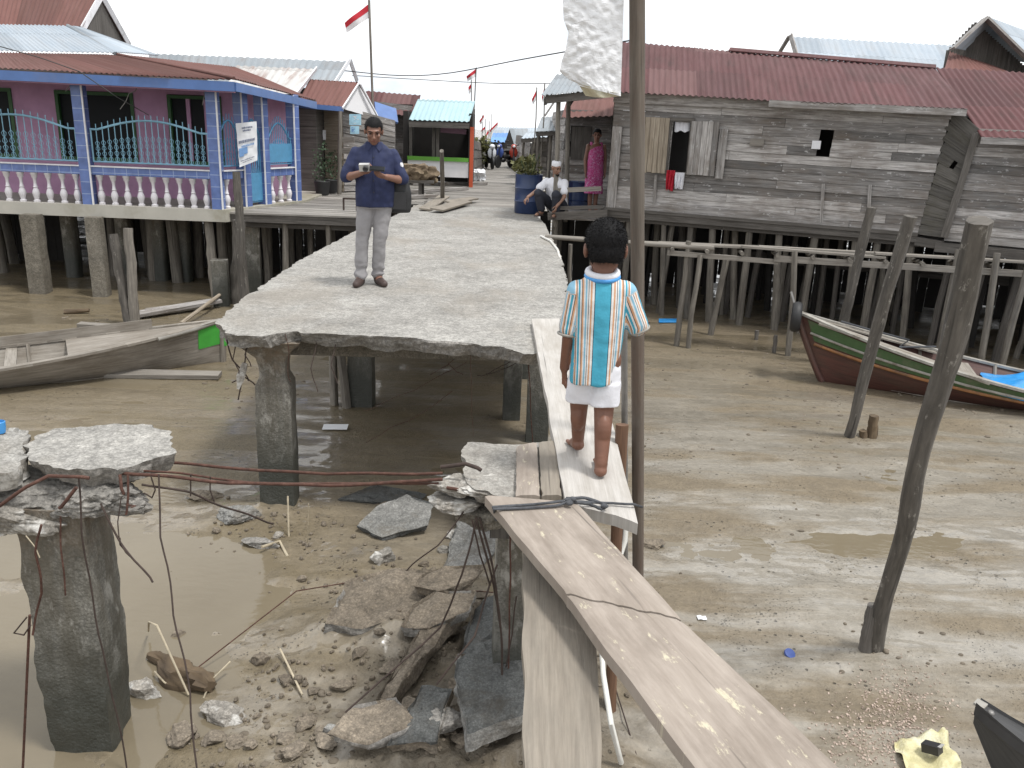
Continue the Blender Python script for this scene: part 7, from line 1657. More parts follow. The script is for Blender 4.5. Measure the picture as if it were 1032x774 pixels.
    stick([PM(310, 545), PY(311, 508, 5.7)], .004, 'straw', 'thinner upright stick right of the front deck column')
    stick([PM(540, 470), PM(500, 540) + up(.03)], .005, 'rust', 'thin rusty rod in the shade behind the middle pier', 'iron_bar', 'iron bar')
    # wire and rod leaning in the right mud below the plank
    stick([PM(590, 640) + up(.2), PM(640, 774)], .004, 'dark_rust', 'thin dark rod slanting in the mud under the diagonal plank', 'iron_bar', 'iron bar')
    # litter on the mud
    p = PM(795, 661); b = MB(); b.lathe(p + V((0, 0, .004)), [(.03, 0), (.036, .004), (.034, .016), (.012, .018)], 14, (.2, -.5, 1)); tag(obj('bottle_cap', b, M['moto_blue'], None, 40), 'small violet blue plastic lid on the mud near the shell chips', 'lid')
    a = [PM(903, 752), PM(948, 738), PM(966, 765), PM(975, 800), PM(915, 800)]; G = []
    for i in range(21):
        row = []
        for j in range(21):
            u, v = i / 20, j / 20; p = PM(900, 755).lerp(PM(950, 742), u).lerp(PM(925, 810).lerp(PM(975, 800), u), v); e = .02 * mnoise.noise(V((u * 6, v * 6, 1))); row.append(V((p.x + .03 * mnoise.noise(V((u * 3, v * 3, 8))), p.y + .03 * mnoise.noise(V((u * 3, v * 3, 5))), p.z + .03 + .05 * mnoise.noise(V((u * 5, v * 5, 2))) + e)))
        G.append(row)
    b = MB(); b.grid(G, .003, None, (0, 0, 1)); tag(obj('plastic_bag', b, M['yellow_bag'], None, 70), 'crumpled pale yellow plastic bag on the mud by the shell chips', 'bag')
    p = PM(937, 770); b = MB(); b.board(p + V((-.035, .03, .075)), p + V((.02, -.03, .10)), .06, .045, up=(.3, -.2, 1)); o = obj('small_box', b, M['camera_black'], None); tag(o, 'small dark carton with a pale top lying on the yellow bag', 'box')
    b = MB(); b.board(p + V((-.022, .024, .101)) + V((.006, -.004, .0)), p + V((.022, -.024, .123)) + V((.006, -.004, .0)), .05, .003, up=(.3, -.2, 1)); obj('box_top', b, M['silver'], o)
    r = random.Random(17); b = MB()
    for k in range(1200):
        px, py = r.gauss(905, 26), r.gauss(718, 26) + 0
        if r.random() < .35: px, py = r.gauss(868, 30), r.gauss(755, 20)
        p = PM(px, py); s_ = r.uniform(.003, .009); rot = Matrix.Rotation(r.uniform(0, 6), 3, V((r.random(), r.random(), r.random())).normalized()); b.ball(p + V((0, 0, s_ * .4)), (s_ * 1.2, s_, s_ * .35), 5, 3, rot)
    o = obj('shell_chips', b, M['shells']); o['kind'] = 'stuff'
    for (x, y, lb) in ((140, 458, 0),): pass
    p = PM(338, 433); b = MB(); b.board(p + V((-.13, 0, .02)), p + V((.13, .0, .03)), .10, .008, up=(0, -.2, 1)); tag(obj('plastic_sheet', b, M['paper'], None), 'flat white scrap of plastic in the mud right of the front deck column', 'scrap')
    p = PM(135, 657 - 10); 
    for (x, y, s_, lb) in ((777, 640, .05, 'small white scrap on the mud just right of the diagonal plank'), ):
        p = PM(703, 628); b = MB(); b.grid([[p + V((.02 * i, .015 * j, .01 + .012 * mnoise.noise(V((i * .7, j * .7, 3))))) for j in range(4)] for i in range(4)], .003, None, (0, 0, 1)); tag(obj('plastic_scrap', b, M['paper'], None, 60), 'small crumpled white scrap on the mud against the diagonal plank edge', 'scrap')
# ------------------------------------------------------------------ people
def sculpt(mb, voxel, iters=4, fac=.5, disp=None):
    """fuse overlapping rounded volumes into one continuous smooth surface"""
    me = to_mesh('raw', mb); ob = bpy.data.objects.new('raw', me); COL.objects.link(ob)
    m = ob.modifiers.new('r', 'REMESH'); m.mode = 'VOXEL'; m.voxel_size = voxel
    s = ob.modifiers.new('s', 'SMOOTH'); s.factor = fac; s.iterations = iters
    dg = bpy.context.evaluated_depsgraph_get(); out = bpy.data.meshes.new_from_object(ob.evaluated_get(dg))
    bpy.data.objects.remove(ob); bpy.data.meshes.remove(me)
    if disp:
        n = len(out.vertices); co = np.empty(n * 3); out.vertices.foreach_get('co', co); co = co.reshape(-1, 3)
        nr = np.empty(n * 3); out.vertices.foreach_get('normal', nr); nr = nr.reshape(-1, 3)
        d = np.array([disp(V(c), V(q)) for c, q in zip(co, nr)]); co = co + nr * d[:, None]; out.vertices.foreach_set('co', co.ravel())
    return out
def limb(mb, pts, rads, n=14):
    """tapered limb with rounded ends through the joints"""
    pts = [V(p) for p in pts]; P_, R_ = [], []
    for i in range(len(pts) - 1):
        for k in range(5):
            t = k / 5; P_.append(pts[i].lerp(pts[i + 1], t)); R_.append(rads[i] + (rads[i + 1] - rads[i]) * t)
    P_.append(pts[-1]); R_.append(rads[-1]); mb.tube(P_, R_, n)
    for p, r in zip(pts, rads): mb.ball(p, r, 12, 8)
def loft(mb, rings, n=22):
    """rings: (centre, half width x, half depth y)"""
    b = len(mb.v)
    for c, rx, ry in rings:
        for k in range(n):
            a = 2 * PI * k / n; ca, sa = math.cos(a), math.sin(a); mb.v.append(V(c) + V((rx * math.copysign(abs(ca) ** .85, ca), ry * math.copysign(abs(sa) ** .85, sa), 0)))
    m = len(rings)
    for i in range(m - 1):
        for k in range(n):
            k2 = (k + 1) % n; mb.face((b + i * n + k, b + i * n + k2, b + (i + 1) * n + k2, b + (i + 1) * n + k), [(0, 0)] * 4)
    mb.face([b + k for k in range(n)][::-1], [(0, 0)] * n); mb.face([b + (m - 1) * n + k for k in range(n)], [(0, 0)] * n)
def hand(mb, wrist, d, n, thumb, s=1.0, curl=(.35, .5, .5), grip=None):
    """palm and five fingers; d: wrist to knuckles, n: way the palm faces, thumb: +1/-1 side"""
    d = V(d).normalized(); n = V(n); n = (n - d * n.dot(d)).normalized(); sd = d.cross(n) * thumb; w = V(wrist)
    for k in range(5):
        t = k / 4; c = w + d * (.085 * s * t); mb.ball(c, (.017 * s + .004 * s * t, .017 * s + .004 * s * t, .017 * s), 10, 7)
        for q in (-1, 1): mb.ball(c + sd * q * .017 * s * (.6 + .5 * t), .0135 * s, 10, 7)
    for i, (o, ln) in enumerate(((.030, .070), (.010, .078), (-.010, .073), (-.029, .058))):
        p = w + d * (.088 - .004 * abs(i - 1)) * s + sd * o * s; dd = d; seg = [(.44, curl[0]), (.31, curl[1]), (.25, curl[2])]; pts = [p]; a = 0
        for f, c in seg:
            a += c * (1 + .08 * i); dd = d * math.cos(a) + n * math.sin(a) + sd * (.05 * (1.5 - i)); p = p + dd.normalized() * ln * f * s; pts.append(p)
        limb(mb, pts, [.0092 * s, .0086 * s, .0080 * s, .0068 * s], 10)
    tb = w + d * .022 * s + sd * .026 * s; p1 = tb + (d * .55 + sd * .75 + n * .25).normalized() * .036 * s; p2 = p1 + (d * .85 + sd * .25 + n * .35).normalized() * .030 * s; p3 = p2 + (d * .9 - sd * .1 + n * .35).normalized() * .024 * s
    limb(mb, [tb, p1, p2, p3], [.014 * s, .0115 * s, .010 * s, .008 * s], 10)
def head(mb, c, R, s=1.0):
    """skull, jaw, nose, ears, lips; R turns the head (face looks along -y)"""
    R = R or Matrix.Identity(3); f = lambda x, y, z: V(c) + R @ V((x * s, y * s, z * s))
    mb.ball(f(0, .012, .03), (.076 * s, .094 * s, .085 * s), 20, 14, R); mb.ball(f(0, -.018, -.035), (.060 * s, .070 * s, .078 * s), 18, 12, R)
    mb.ball(f(0, -.045, -.088), (.034 * s, .034 * s, .026 * s), 12, 8, R)
    mb.ball(f(0, -.078, .028), (.056 * s, .018 * s, .016 * s), 12, 8, R)                # brow
    limb(mb, [f(0, -.086, .020), f(0, -.100, -.012), f(0, -.108, -.026)], [.008 * s, .011 * s, .014 * s], 10)
    for q in (-1, 1):
        mb.ball(f(q * .012, -.098, -.030), .009 * s, 8, 6); mb.ball(f(q * .040, -.066, -.018), (.022 * s, .02 * s, .018 * s), 10, 7, R)
        mb.ball(f(q * .080, .012, -.004), (.011 * s, .020 * s, .031 * s), 10, 8, R); mb.ball(f(q * .078, .006, -.026), (.008 * s, .012 * s, .012 * s), 8, 6, R)
        limb(mb, [f(-.002 * q, -.092, -.054), f(q * .022, -.084, -.056)], [.0095 * s, .005 * s], 8)
def face_parts(par, c, R, s, hairmat='hair', brows=True):
    f = lambda x, y, z: V(c) + R @ V((x * s, y * s, z * s))
    for q in (-1, 1):
        b = MB(); b.ball(f(q * .032, -.077, .008), (.0135 * s, .009 * s, .0065 * s), 10, 7, R); obj('eye', b, M['eye_dark'], par, 60)
        b = MB(); limb(b, [f(q * .016, -.096, .027), f(q * .033, -.092, .033), f(q * .050, -.082, .028)], [.0035 * s, .0045 * s, .003 * s], 8); obj('eyebrow', b, M['hair'], par, 60)
    b = MB(); limb(b, [f(-.021, -.090, -.056), f(0, -.1005, -.0545), f(.021, -.090, -.056)], [.003 * s, .0055 * s, .003 * s], 8); obj('mouth', b, M['lip'], par, 60)
def hair_cap(par, c, R, s, back=0.0, voxel=.006, front=.058, mat='hair', name='hair', low=-.055):
    """short hair: a shell over the skull, cut away from the face and ears"""
    f = lambda x, y, z: V(c) + R @ V((x * s, y * s, z * s)); Ri = R.transposed(); b = MB(); b.ball(f(0, .014, .036), (.0835 * s, .101 * s, .090 * s), 26, 18, R); b.ball(f(0, .040, -.012), (.072 * s, .070 * s, .072 * s), 22, 14, R)
    me = sculpt(b, voxel, 9, .5, None)
    bm = bmesh.new(); bm.from_mesh(me); rm = []
    for v in bm.verts:
        q = Ri @ (v.co - V(c)) / s; jig = .004 * mnoise.noise(q * 40)
        lim = front if q.y < -.045 else (.018 if q.y < -.005 else (.012 - (q.y + .005) * 1.55 if q.y < .045 else low))
        if q.z < lim + jig: rm.append(v)
    bmesh.ops.delete(bm, geom=rm, context='VERTS')
    bmesh.ops.holes_fill(bm, edges=[e for e in bm.edges if e.is_boundary], sides=0)
    bm.to_mesh(me); bm.free(); return link(name, me, M[mat], par, 60)
def strands(me, n, ln, seed, droop=.35):
    """short hairs standing off a hair surface, added to the same mesh"""
    r = random.Random(seed); bm = bmesh.new(); bm.from_mesh(me); bm.normal_update(); vs = list(bm.verts)
    src = [(v.co.copy(), v.normal.copy()) for v in vs]
    for k in range(n):
        p, q = r.choice(src); q = (q + V((r.uniform(-.5, .5), r.uniform(-.5, .5), -droop + r.uniform(-.4, .2)))).normalized(); s_ = q.cross(V((r.uniform(-1, 1), r.uniform(-1, 1), r.uniform(-1, 1)))).normalized() * .0011; p = p - q * .002
        L = ln * r.uniform(.5, 1.2); a, b, c = (bm.verts.new(p - s_), bm.verts.new(p + s_), bm.verts.new(p + q * L)); bm.faces.new((a, b, c))
    bm.to_mesh(me); bm.free()
def place(root, loc, rz, scale=1.0): root.location = V(loc); root.rotation_euler = (0, 0, rz); root.scale = (scale,) * 3
def wrinkle(a, sc=9): return lambda p, n: a * (mnoise.noise(V((p.x * sc, p.y * sc, p.z * sc * .55))) + .5 * mnoise.noise(p * sc * 2.3))

def make_boy():
    """built facing +y (away from the camera), walking; feet level z = 0"""
    t = thing('person', 'small barefoot boy in striped shirt and white shorts walking on the pale plank', 'person', (0, 0, 0))
    b = MB(); hc = V((.012, .024, .948)); R = Matrix.Rotation(PI, 3, 'Z') @ Matrix.Rotation(math.radians(10), 3, 'X'); hs = 1.0
    head(b, hc, R, hs); limb(b, [(.006, .0, .80), (.008, .01, .92)], [.046, .042])
    loft(b, [((-.006, 0, .52), .074, .060), ((-.004, 0, .60), .076, .058), ((0, 0, .70), .084, .060), ((0, 0, .78), .092, .055), ((.003, 0, .83), .07, .05)])
    Ls, Le, Lw = V((-.094, .0, .775)), V((-.122, -.005, .59)), V((-.132, .03, .445))
    Rs, Re, Rw = V((.098, .0, .775)), V((.158, .01, .640)), V((.182, .155, .60))
    limb(b, [Ls, Le, Lw], [.036, .027, .021]); limb(b, [Rs, Re, Rw], [.036, .027, .021])
    hand(b, Lw + V((0, .002, -.006)), (.08, .10, -1), (.9, .25, .1), -1, .74, (.25, .35, .3)); hand(b, Rw, (.22, .95, -.12), (.75, -.25, -.1), -1, .72, (.75, .75, .5))
    # legs: left foot ahead with its heel lifting, right foot flat and nearest
    limb(b, [(-.052, .0, .50), (-.058, .085, .285), (-.050, .145, .075)], [.058, .042, .027]); limb(b, [(.046, .0, .50), (.042, .0, .275), (.035, -.085, .06)], [.058, .043, .028])
    b.ball((-.058, .085, .21), (.036, .039, .07)); b.ball((.04, -.045, .19), (.036, .040, .075))
    def foot(x, y, z, yaw, lift):
        c, s_ = math.cos(yaw), math.sin(yaw); f = lambda fx, fy, fz: V((x + fx * c - fy * s_, y + fx * s_ + fy * c, z + fz + lift * max(0, .09 - fy) * .75))
        b.ball(f(0, -.012, .026), (.029, .032, .026)); limb(b, [f(0, .0, .030), f(.002, .065, .026), f(.0, .115, .017)], [.027, .029, .022])
        for k, tx in enumerate((-.026, -.012, .001, .012, .022)): limb(b, [f(tx * .8, .11, .014), f(tx, .148 - .006 * k, .010)], [.011, .0085 if k else .010], 8)
        limb(b, [f(0, 0, .03), f(0, .0, .085)], [.027, .027])
    foot(-.050, .150, .004, .08, .35); foot(.035, -.078, .004, -.10, .0)
    obj_b = link('body', sculpt(b, .0048, 5), M['skin_boy'], t, 80)
    face_parts(t, hc, R, hs); strands(hair_cap(t, hc, R, hs, 0, .005, .05, low=-.056).data, 5200, .012, 3)
    # shirt: torso and half sleeves, hanging straight and untucked
    b = MB(); loft(b, [((-.012, -.004, .40), .096, .085), ((-.008, -.002, .48), .098, .084), ((-.002, 0, .58), .104, .084), ((0, 0, .66), .110, .083), ((0, 0, .74), .112, .078), ((0, 0, .79), .104, .068), ((.002, .0, .828), .082, .058), ((.004, .002, .855), .056, .052)], 34)
    limb(b, [Ls + V((.004, 0, .004)), Ls.lerp(Le, .80) + V((-.003, 0, 0))], [.050, .047], 18); limb(b, [Rs + V((-.004, 0, .004)), Rs.lerp(Re, .98) + V((.003, 0, 0))], [.050, .048], 18)
    me = sculpt(b, .006, 4, .5, lambda p, n: .006 * (mnoise.noise(V((p.x * 10, p.y * 10, p.z * 5))) + .5 * mnoise.noise(p * 24)) + .005 * max(0, 1 - (p.z - .4) / .3) * math.sin(p.x * 62 + 2 * mnoise.noise(p * 6)))
    at = me.attributes.new('stripe', 'FLOAT', 'POINT'); val = []
    def seg(p, a, c): d = c - a; k = max(0, min(1, (p - a).dot(d) / d.dot(d))); return (p - a - d * k), k
    for v in me.vertices:
        p = v.co.copy(); best = None
        wl, kl = seg(p, Ls, Le); wr, kr = seg(p, Rs, Re)
        if p.x < -.098 and kl > .02: ang = math.atan2(wl.y, wl.x); val.append((ang / (2 * PI) * 2.2 + .45) % 1.0)
        elif p.x > .102 and kr > .02: ang = math.atan2(wr.y, -wr.x); val.append((ang / (2 * PI) * 2.2 + .2) % 1.0)
        else:
            w = .108 + .006 * max(0, min(1, (p.z - .5) / .25)); x = (p.x - .004) / w; x = math.copysign(math.asin(max(-1, min(1, x))) / (PI / 2), x) * .35 + x * .65
            val.append(min(.999, abs(x * (.98 if x > 0 else 1.02))))
    at.data.foreach_set('value', val)
    sh = link('shirt', me, M['stripes'], t, 80)
    b = MB(); ring = [V((.004 + .058 * math.cos(a), .003 + .052 * math.sin(a), .862 + .012 * math.sin(a) - .004)) for a in [2 * PI * k / 26 for k in range(27)]]; b.tube(ring, .015, 9); obj('collar', b, M['white_cloth'], sh, 60)
    b = MB(); ring = [V((.004 + .065 * math.cos(a), .001 + .058 * math.sin(a), .848 + .012 * math.sin(a) - .004)) for a in [2 * PI * k / 26 for k in range(27)]]; b.tube(ring, .010, 8); obj('collar_stand', b, M['basin'], sh, 60)
    for S_, E_, k in ((Ls, Le, .95), (Rs, Re, 1.13)):
        d = (E_ - S_).normalized(); c = S_.lerp(E_, k) + V((-.006 if S_.x < 0 else .006, 0, 0)); x = d.cross(V((0, 1, 0))).normalized(); y = d.cross(x); b = MB(); b.tube([c + (x * math.cos(a) + y * math.sin(a)) * .040 for a in [2 * PI * q / 22 for q in range(23)]], .0055, 7); obj('cuff', b, M['boat_white'], sh, 60)
    # shorts with flared legs
    b = MB(); loft(b, [((-.006, 0, .42), .094, .076), ((-.006, 0, .50), .092, .078), ((0, 0, .56), .085, .07)], 26)
    for sx, kx, ky in ((-.054, -.060, .055), (.046, .044, -.002)): limb(b, [(sx, 0, .46), (sx * .4 + kx * .6, ky * .6, .36)], [.060, .058], 18); loft(b, [((kx, ky * .8, .298), .064, .062), ((sx, ky * .4, .40), .062, .066)], 20)
    link('shorts', sculpt(b, .006, 3, .5, wrinkle(.005, 12)), M['white_cloth'], t, 80)
    feet = P(594, 470, .055); place(t, (feet.x + .004, feet.y - .02, .052), math.radians(-1), 1.07); t.rotation_euler = (0, math.radians(-.8), math.radians(-1))

def make_man():
    """facing -y (the camera), head bent over the devices in his hands"""
    t = thing('person', 'standing man in navy shirt and grey trousers looking down at his phone', 'person', (0, 0, 0))
    b = MB(); hc = V((.0, -.055, 1.522)); R = Matrix.Rotation(math.radians(4), 3, 'Z') @ Matrix.Rotation(math.radians(20), 3, 'X'); hs = 1.06
    head(b, hc, R, hs); limb(b, [(.0, .0, 1.36), (.0, -.025, 1.47)], [.062, .057])
    loft(b, [((0, 0, .86), .14, .10), ((0, 0, 1.0), .14, .10), ((0, 0, 1.2), .16, .11), ((0, 0, 1.33), .17, .10), ((0, 0, 1.39), .10, .07)])
    Ls, Le, Lw = V((-.178, .0, 1.305)), V((-.268, -.03, 1.075)), V((-.115, -.235, 1.135))
    Rs, Re, Rw = V((.178, .0, 1.305)), V((.275, -.03, 1.065)), V((.125, -.225, 1.105))
    limb(b, [Ls, Le, Lw], [.055, .043, .029]); limb(b, [Rs, Re, Rw], [.055, .043, .029]); b.ball(Le.lerp(Lw, .3), .043); b.ball(Re.lerp(Rw, .3), .043)
    hand(b, Lw, (.62, -.35, .42), (.35, .3, .85), -1, 1.0, (.7, .8, .5)); hand(b, Rw, (-.72, -.3, .25), (-.2, .45, .8), 1, 1.0, (.6, .8, .5))
    lh, lk, la = V((-.085, 0, .86)), V((-.128, -.02, .47)), V((-.150, -.02, .08)); rh, rk, ra = V((.085, 0, .86)), V((.046, -.025, .47)), V((.020, .04, .08))
    limb(b, [lh, lk, la], [.085, .058, .042]); limb(b, [rh, rk, ra], [.085, .058, .042])
    for a, yw in ((la, -.05), (ra, .1)): limb(b, [a, a + V((yw * .3, -.05, -.035)), a + V((yw * .7, -.15, -.05))], [.045, .04, .028])
    link('body', sculpt(b, .0065, 5), M['skin'], t, 80); face_parts(t, hc, R, hs); strands(hair_cap(t, hc, R, hs, 0, .007, .062).data, 1500, .012, 5)
    # shirt
    b = MB(); loft(b, [((.0, -.012, .80), .188, .132), ((.0, -.012, .845), .190, .135), ((.0, -.018, .92), .190, .142), ((0, -.022, 1.02), .190, .148), ((0, -.018, 1.14), .196, .142), ((0, -.008, 1.25), .205, .128), ((0, 0, 1.315), .200, .112), ((0, 0, 1.362), .160, .092), ((0, 0, 1.395), .108, .078), ((0, -.002, 1.42), .074, .066)], 34)
    limb(b, [Ls + V((-.004, 0, .004)), Ls.lerp(Le, .5), Ls.lerp(Le, .92) + V((-.005, 0, 0))], [.062, .066, .072], 18); limb(b, [Rs + V((.004, 0, .004)), Rs.lerp(Re, .5), Rs.lerp(Re, .92) + V((.005, 0, 0))], [.062, .066, .072], 18)
    sh = link('shirt', sculpt(b, .008, 4, .5, wrinkle(.013, 8)), M['navy'], t, 80)
    b = MB()
    for q in (-1, 1): b.poly([(q * .012, -.088, 1.392), (q * .07, -.065, 1.425), (q * .088, -.082, 1.375), (q * .055, -.112, 1.338)][::q])
    b.tube([V((.075 * math.cos(a), -.004 + .068 * math.sin(a), 1.41 + .012 * math.sin(a))) for a in [-.35 + (PI + .7) * k / 18 for k in range(19)]], .013, 8)
    obj('collar', b, M['navy'], sh, 60)
    b = MB(); b.tube([(0, -.10, 1.36), (0, -.146, 1.25), (0, -.170, 1.05), (0, -.158, .88)], .006, 6); obj('placket', b, M['navy'], sh, 60)
    b = MB()
    for z, y in ((1.28, -.146), (1.17, -.166), (1.06, -.178), (.95, -.172)): b.ball((.0, y, z), (.006, .004, .006), 8, 6)
    obj('button', b, M['camera_black'], sh, 60)
    b = MB(); c = Rs.lerp(Re, .38); b.lathe(c + V((.052, -.036, 0)), [(.001, .012), (.022, .011), (.024, .0)], 14, (.86, -.45, .2)); obj('sleeve_badge', b, M['white_cloth'], sh, 60)
    # trousers and shoes
    b = MB(); loft(b, [((0, 0, .78), .165, .118), ((0, -.004, .88), .168, .120), ((0, 0, .95), .155, .11)], 28)
    limb(b, [lh + V((0, 0, -.04)), lk, la + V((0, .004, .015))], [.098, .069, .060], 18); limb(b, [rh + V((0, 0, -.04)), rk, ra + V((0, .004, .015))], [.098, .069, .060], 18)
    def tw(p, n): return .010 * mnoise.noise(V((p.x * 7, p.y * 7, p.z * 9))) + (.009 * math.sin(p.z * 70 + 3 * mnoise.noise(p * 9)) * max(0, 1 - abs(p.z - .13) / .12)) + .004 * mnoise.noise(p * 22)
    me = sculpt(b, .009, 3, .5, tw); bm = bmesh.new(); bm.from_mesh(me); bmesh.ops.delete(bm, geom=[v for v in bm.verts if v.co.z < .055], context='VERTS'); bm.to_mesh(me); bm.free()
    link('trousers', me, M['trouser'], t, 80)
    for a, yw in ((la, -.05), (ra, .1)):
        b = MB(); limb(b, [a + V((0, .045, -.042)), a + V((yw * .3, -.05, -.038)), a + V((yw * .75, -.155, -.048))], [.044, .046, .036], 14); b.ball(a + V((0, 0, -.01)), (.045, .055, .05)); 
        me = sculpt(b, .008, 3); bm = bmesh.new(); bm.from_mesh(me)
        for v in bm.verts: v.co.z = max(v.co.z, .002)
        bm.to_mesh(me); bm.free(); link('shoe', me, M['shoe'], t, 80)
    KM = .97; man = P(371, 287, 0); place(t, (man.x + .075, man.y, 0), math.radians(6), KM)
    rot = Matrix.Rotation(math.radians(6), 3, 'Z'); W = lambda p: V((man.x + .075, man.y, 0)) + rot @ V(p) * KM
    # the things he holds and carries
    b = MB(); b.board(W((-.03, -.315, 1.185)), W((.115, -.315, 1.18)), .075, .010, up=rot @ V((0, -.45, .9))); ph = tag(obj('phone', b, M['camera_black'], None), 'black phone held flat in the hands of the standing man', 'phone')
    b = MB(); b.board(W((-.028, -.319, 1.192)), W((.113, -.319, 1.187)), .066, .003, up=rot @ V((0, -.45, .9))); obj('screen', b, M['glass_dark'], ph)
    c = W((-.075, -.30, 1.19)); b = MB(); b.board(c + V((-.05, 0, .0)), c + V((.045, 0, .005)), .05, .065, up=(0, -.3, 1)); cm = tag(obj('compact_camera', b, M['silver'], None), 'small silver camera with a black lens in the raised hand of the standing man', 'camera')
    b = MB(); b.lathe(c + V((.01, -.02, -.005)), [(.026, 0), (.026, .03), (.022, .036), (.015, .03)], 16, (.1, -1, -.25)); obj('lens', b, M['camera_black'], cm, 40)
    # black shoulder bag hanging behind his hip
    b = MB(); c = V((.255, .06, .93)); loft(b, [((c.x, c.y, .74), .10, .065), ((c.x, c.y, .78), .112, .075), ((c.x - .005, c.y, .95), .11, .075), ((c.x - .01, c.y, 1.06), .09, .06), ((c.x - .01, c.y, 1.09), .06, .04)], 20)
    me = sculpt(b, .009, 4, .5, wrinkle(.006, 9)); 
    me.transform(Matrix.Translation(W((0, 0, 0))) @ rot.to_4x4() @ Matrix.Scale(KM, 4)); bg = tag(link('shoulder_bag', me, M['black'], None, 80), 'black bag hanging at the hip of the standing man', 'bag')
    b = MB(); b.tube([W(p) for p in ((.20, .02, 1.06), (.235, .06, 1.2), (.19, .10, 1.33), (.10, .125, 1.36))], .014, 7); obj('strap', b, M['black'], bg, 60)
    b = MB(); b.board(W((.24, -.03, .78)), W((.24, -.03, .95)), .14, .02, up=rot @ V((0, -1, 0))); obj('pocket', b, M['camera_black'], bg)

def make_woman():
    t = thing('person', 'woman in a pink patterned sleeveless dress standing in the porch doorway', 'person', (0, 0, 0))
    b = MB(); hc = V((0, -.01, 1.42)); R = Matrix.Rotation(math.radians(-18), 3, 'Z') @ Matrix.Rotation(math.radians(6), 3, 'X'); hs = .98
    head(b, hc, R, hs); limb(b, [(0, 0, 1.24), (0, -.005, 1.35)], [.05, .047])
    loft(b, [((0, 0, .75), .14, .10), ((0, 0, .95), .12, .09), ((0, 0, 1.1), .135, .095), ((0, 0, 1.2), .15, .08), ((0, 0, 1.26), .09, .06)])
    for q, hx in ((-1, -.185), (1, .19)): 
        w = V((hx * 1.02, -.04, .74)); limb(b, [(q * .155, 0, 1.215), (q * .195, .01, .96), w], [.045, .036, .025]); hand(b, w, (0, -.1, -1), (-q, -.1, 0), q, .92, (.3, .4, .3))
    for q in (-1, 1): limb(b, [(q * .07, 0, .75), (q * .06, 0, .42), (q * .055, .01, .07)], [.085, .055, .036]); limb(b, [(q * .055, .01, .06), (q * .06, -.05, .035), (q * .065, -.14, .022)], [.036, .033, .024])
    link('body', sculpt(b, .008, 4), M['skin'], t, 80); face_parts(t, hc, R, hs); hair_cap(t, hc, R, hs * 1.02, 0, .008, .05)
    b = MB(); bn = R @ V((0, .115, -.01)); b.ball(hc + bn, .045); obj('hair_bun', b, M['hair'], t, 60)
    b = MB(); loft(b, [((0, 0, .34), .185, .135), ((0, 0, .5), .175, .13), ((0, 0, .75), .168, .125), ((0, -.005, .98), .150, .118), ((0, -.01, 1.1), .152, .118), ((0, 0, 1.18), .13, .095), ((0, 0, 1.225), .105, .07)], 30)
    for q in (-1, 1): limb(b, [(q * .085, -.02, 1.2), (q * .10, .01, 1.265)], [.035, .03])
    link('dress', sculpt(b, .01, 3, .5, wrinkle(.012, 7)), M['dress'], t, 80)
    q = PY(597, 208, 16.4); place(t, (q.x, 16.4, .078), math.radians(10), 1.0)
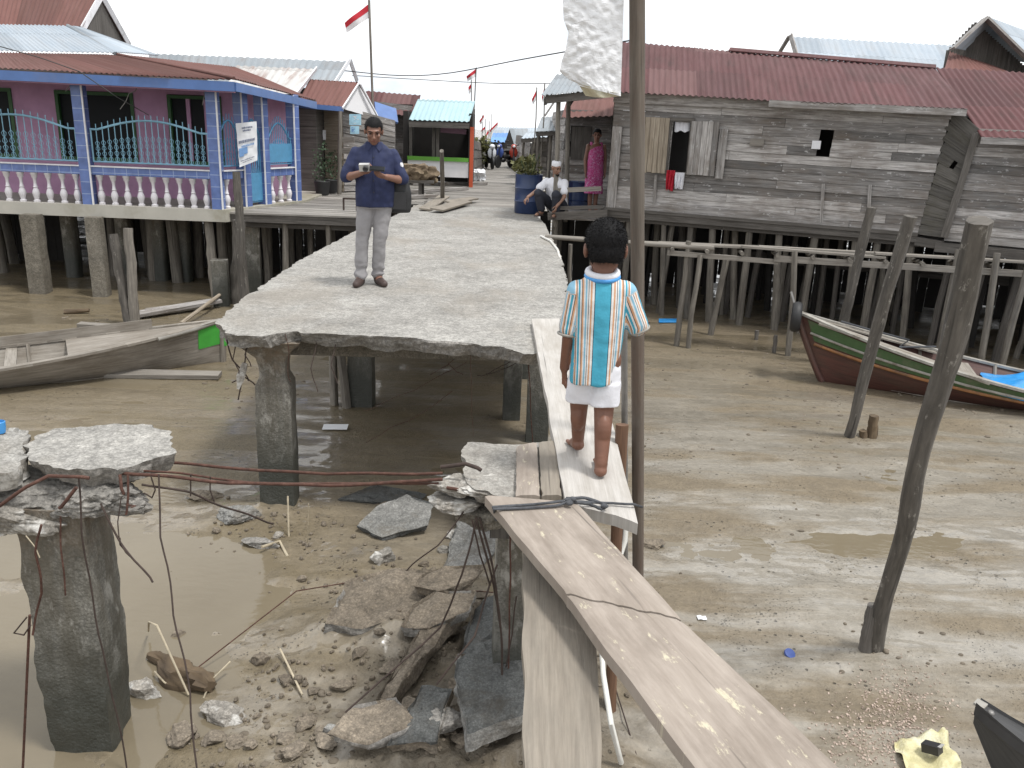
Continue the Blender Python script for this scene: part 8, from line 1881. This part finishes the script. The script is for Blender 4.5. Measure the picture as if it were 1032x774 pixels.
def make_squatter():
    t = thing('person', 'man in a white shirt and white cap squatting on the edge of the porch', 'person', (0, 0, 0))
    b = MB(); hc = V((.03, -.10, .845)); R = Matrix.Rotation(math.radians(62), 3, 'Z') @ Matrix.Rotation(math.radians(14), 3, 'X'); hs = 1.0
    head(b, hc, R, hs); limb(b, [(0, -.03, .66), (.02, -.08, .78)], [.055, .05])
    loft(b, [((0, .12, .16), .15, .12), ((0, .09, .3), .145, .115), ((0, .04, .45), .155, .11), ((0, -.0, .58), .17, .10), ((0, -.02, .66), .11, .08)])
    Ls, Le, Lw = V((-.17, -.02, .60)), V((-.28, -.2, .44)), V((-.37, -.40, .33)); Rs, Re, Rw = V((.17, -.02, .60)), V((.22, -.12, .36)), V((.16, -.30, .20))
    limb(b, [Ls, Le, Lw], [.05, .04, .028]); limb(b, [Rs, Re, Rw], [.05, .04, .028]); hand(b, Lw, (-.4, -.5, -.75), (.2, .6, -.5), 1, .95, (.4, .5, .4)); hand(b, Rw, (-.1, -.5, -.85), (-.8, .1, 0), -1, .95, (.3, .4, .4))
    for q, kx in ((-1, -.23), (1, .12)):
        limb(b, [(q * .10, .12, .20), (kx, -.27, .40), (kx * .85, -.16, .07)], [.09, .062, .042]); limb(b, [(kx * .85, -.15, .055), (kx * .9, -.22, .04), (kx * .95, -.34, .022)], [.042, .036, .026])
    link('body', sculpt(b, .008, 4), M['skin_pale'], t, 80); face_parts(t, hc, R, hs)
    f = lambda x, y, z: hc + R @ V((x * hs, y * hs, z * hs))
    b = MB(); ax = R @ V((0, .12, 1)); b.lathe(f(0, .012, .05), [(.083, -.01), (.086, .0), (.086, .055), (.078, .072), (.05, .08), (.01, .081)], 26, ax); obj('cap', b, M['white_cloth'], t, 50)
    b = MB(); limb(b, [f(-.03, -.075, -.095), f(0, -.088, -.105), f(.03, -.075, -.095)], [.012, .018, .012]); obj('beard', b, M['hair'], t, 60)
    b = MB(); loft(b, [((0, .13, .20), .19, .15), ((0, .10, .3), .185, .15), ((0, .04, .45), .19, .145), ((0, .0, .57), .195, .125), ((0, -.02, .645), .13, .095), ((0, -.035, .69), .075, .065)], 28)
    limb(b, [Ls, Ls.lerp(Le, .7)], [.072, .075], 16); limb(b, [Rs, Rs.lerp(Re, .65)], [.072, .075], 16)
    link('shirt', sculpt(b, .009, 3, .5, wrinkle(.009, 8)), M['white_cloth'], t, 80)
    b = MB(); loft(b, [((0, .14, .06), .13, .10), ((0, .13, .16), .185, .15), ((0, .12, .27), .17, .14)], 24)
    for q, kx in ((-1, -.23), (1, .12)): limb(b, [(q * .10, .10, .19), (kx, -.26, .395), (kx * .86, -.165, .13)], [.105, .085, .075], 16)
    link('trousers', sculpt(b, .009, 3, .5, wrinkle(.007, 9)), M['dark_cloth'], t, 80)
    for q, kx in ((-1, -.23), (1, .12)):
        b = MB(); c = V((kx * .9, -.23, .01)); b.prism([(c.x - .042, c.y - .14), (c.x + .045, c.y - .14), (c.x + .04, c.y + .12), (c.x - .038, c.y + .12)], -.005, .014); o = obj('sandal', b, M['shoe'], t)
        b = MB(); b.tube([c + V((-.045, -.05, .01)), c + V((-.02, -.06, .055)), c + V((.02, -.06, .055)), c + V((.045, -.05, .01))], .010, 6); obj('sandal_strap', b, M['shoe'], o, 60)
    q = P(553, 214, .0); place(t, (q.x + .03, 15.15, .085), math.radians(-25), .98)
build_mats(); make_camera(); make_world(); make_sun(); make_ground(); make_bridge(); make_piers(); make_planks(); make_poles()
make_blue_house(); make_left_street(); make_right_house(); make_walkway(); make_porch(); make_far_street(); make_boats(); make_debris()
make_boy(); make_man(); make_woman(); make_squatter()
vs = SC.view_settings; vs.view_transform = 'Standard'; vs.look = 'None'; vs.gamma = 1; vs.use_curve_mapping = False; vs.exposure = 0.08
SC.cycles.use_denoising = True; SC.cycles.max_bounces = 6; SC.cycles.diffuse_bounces = 3
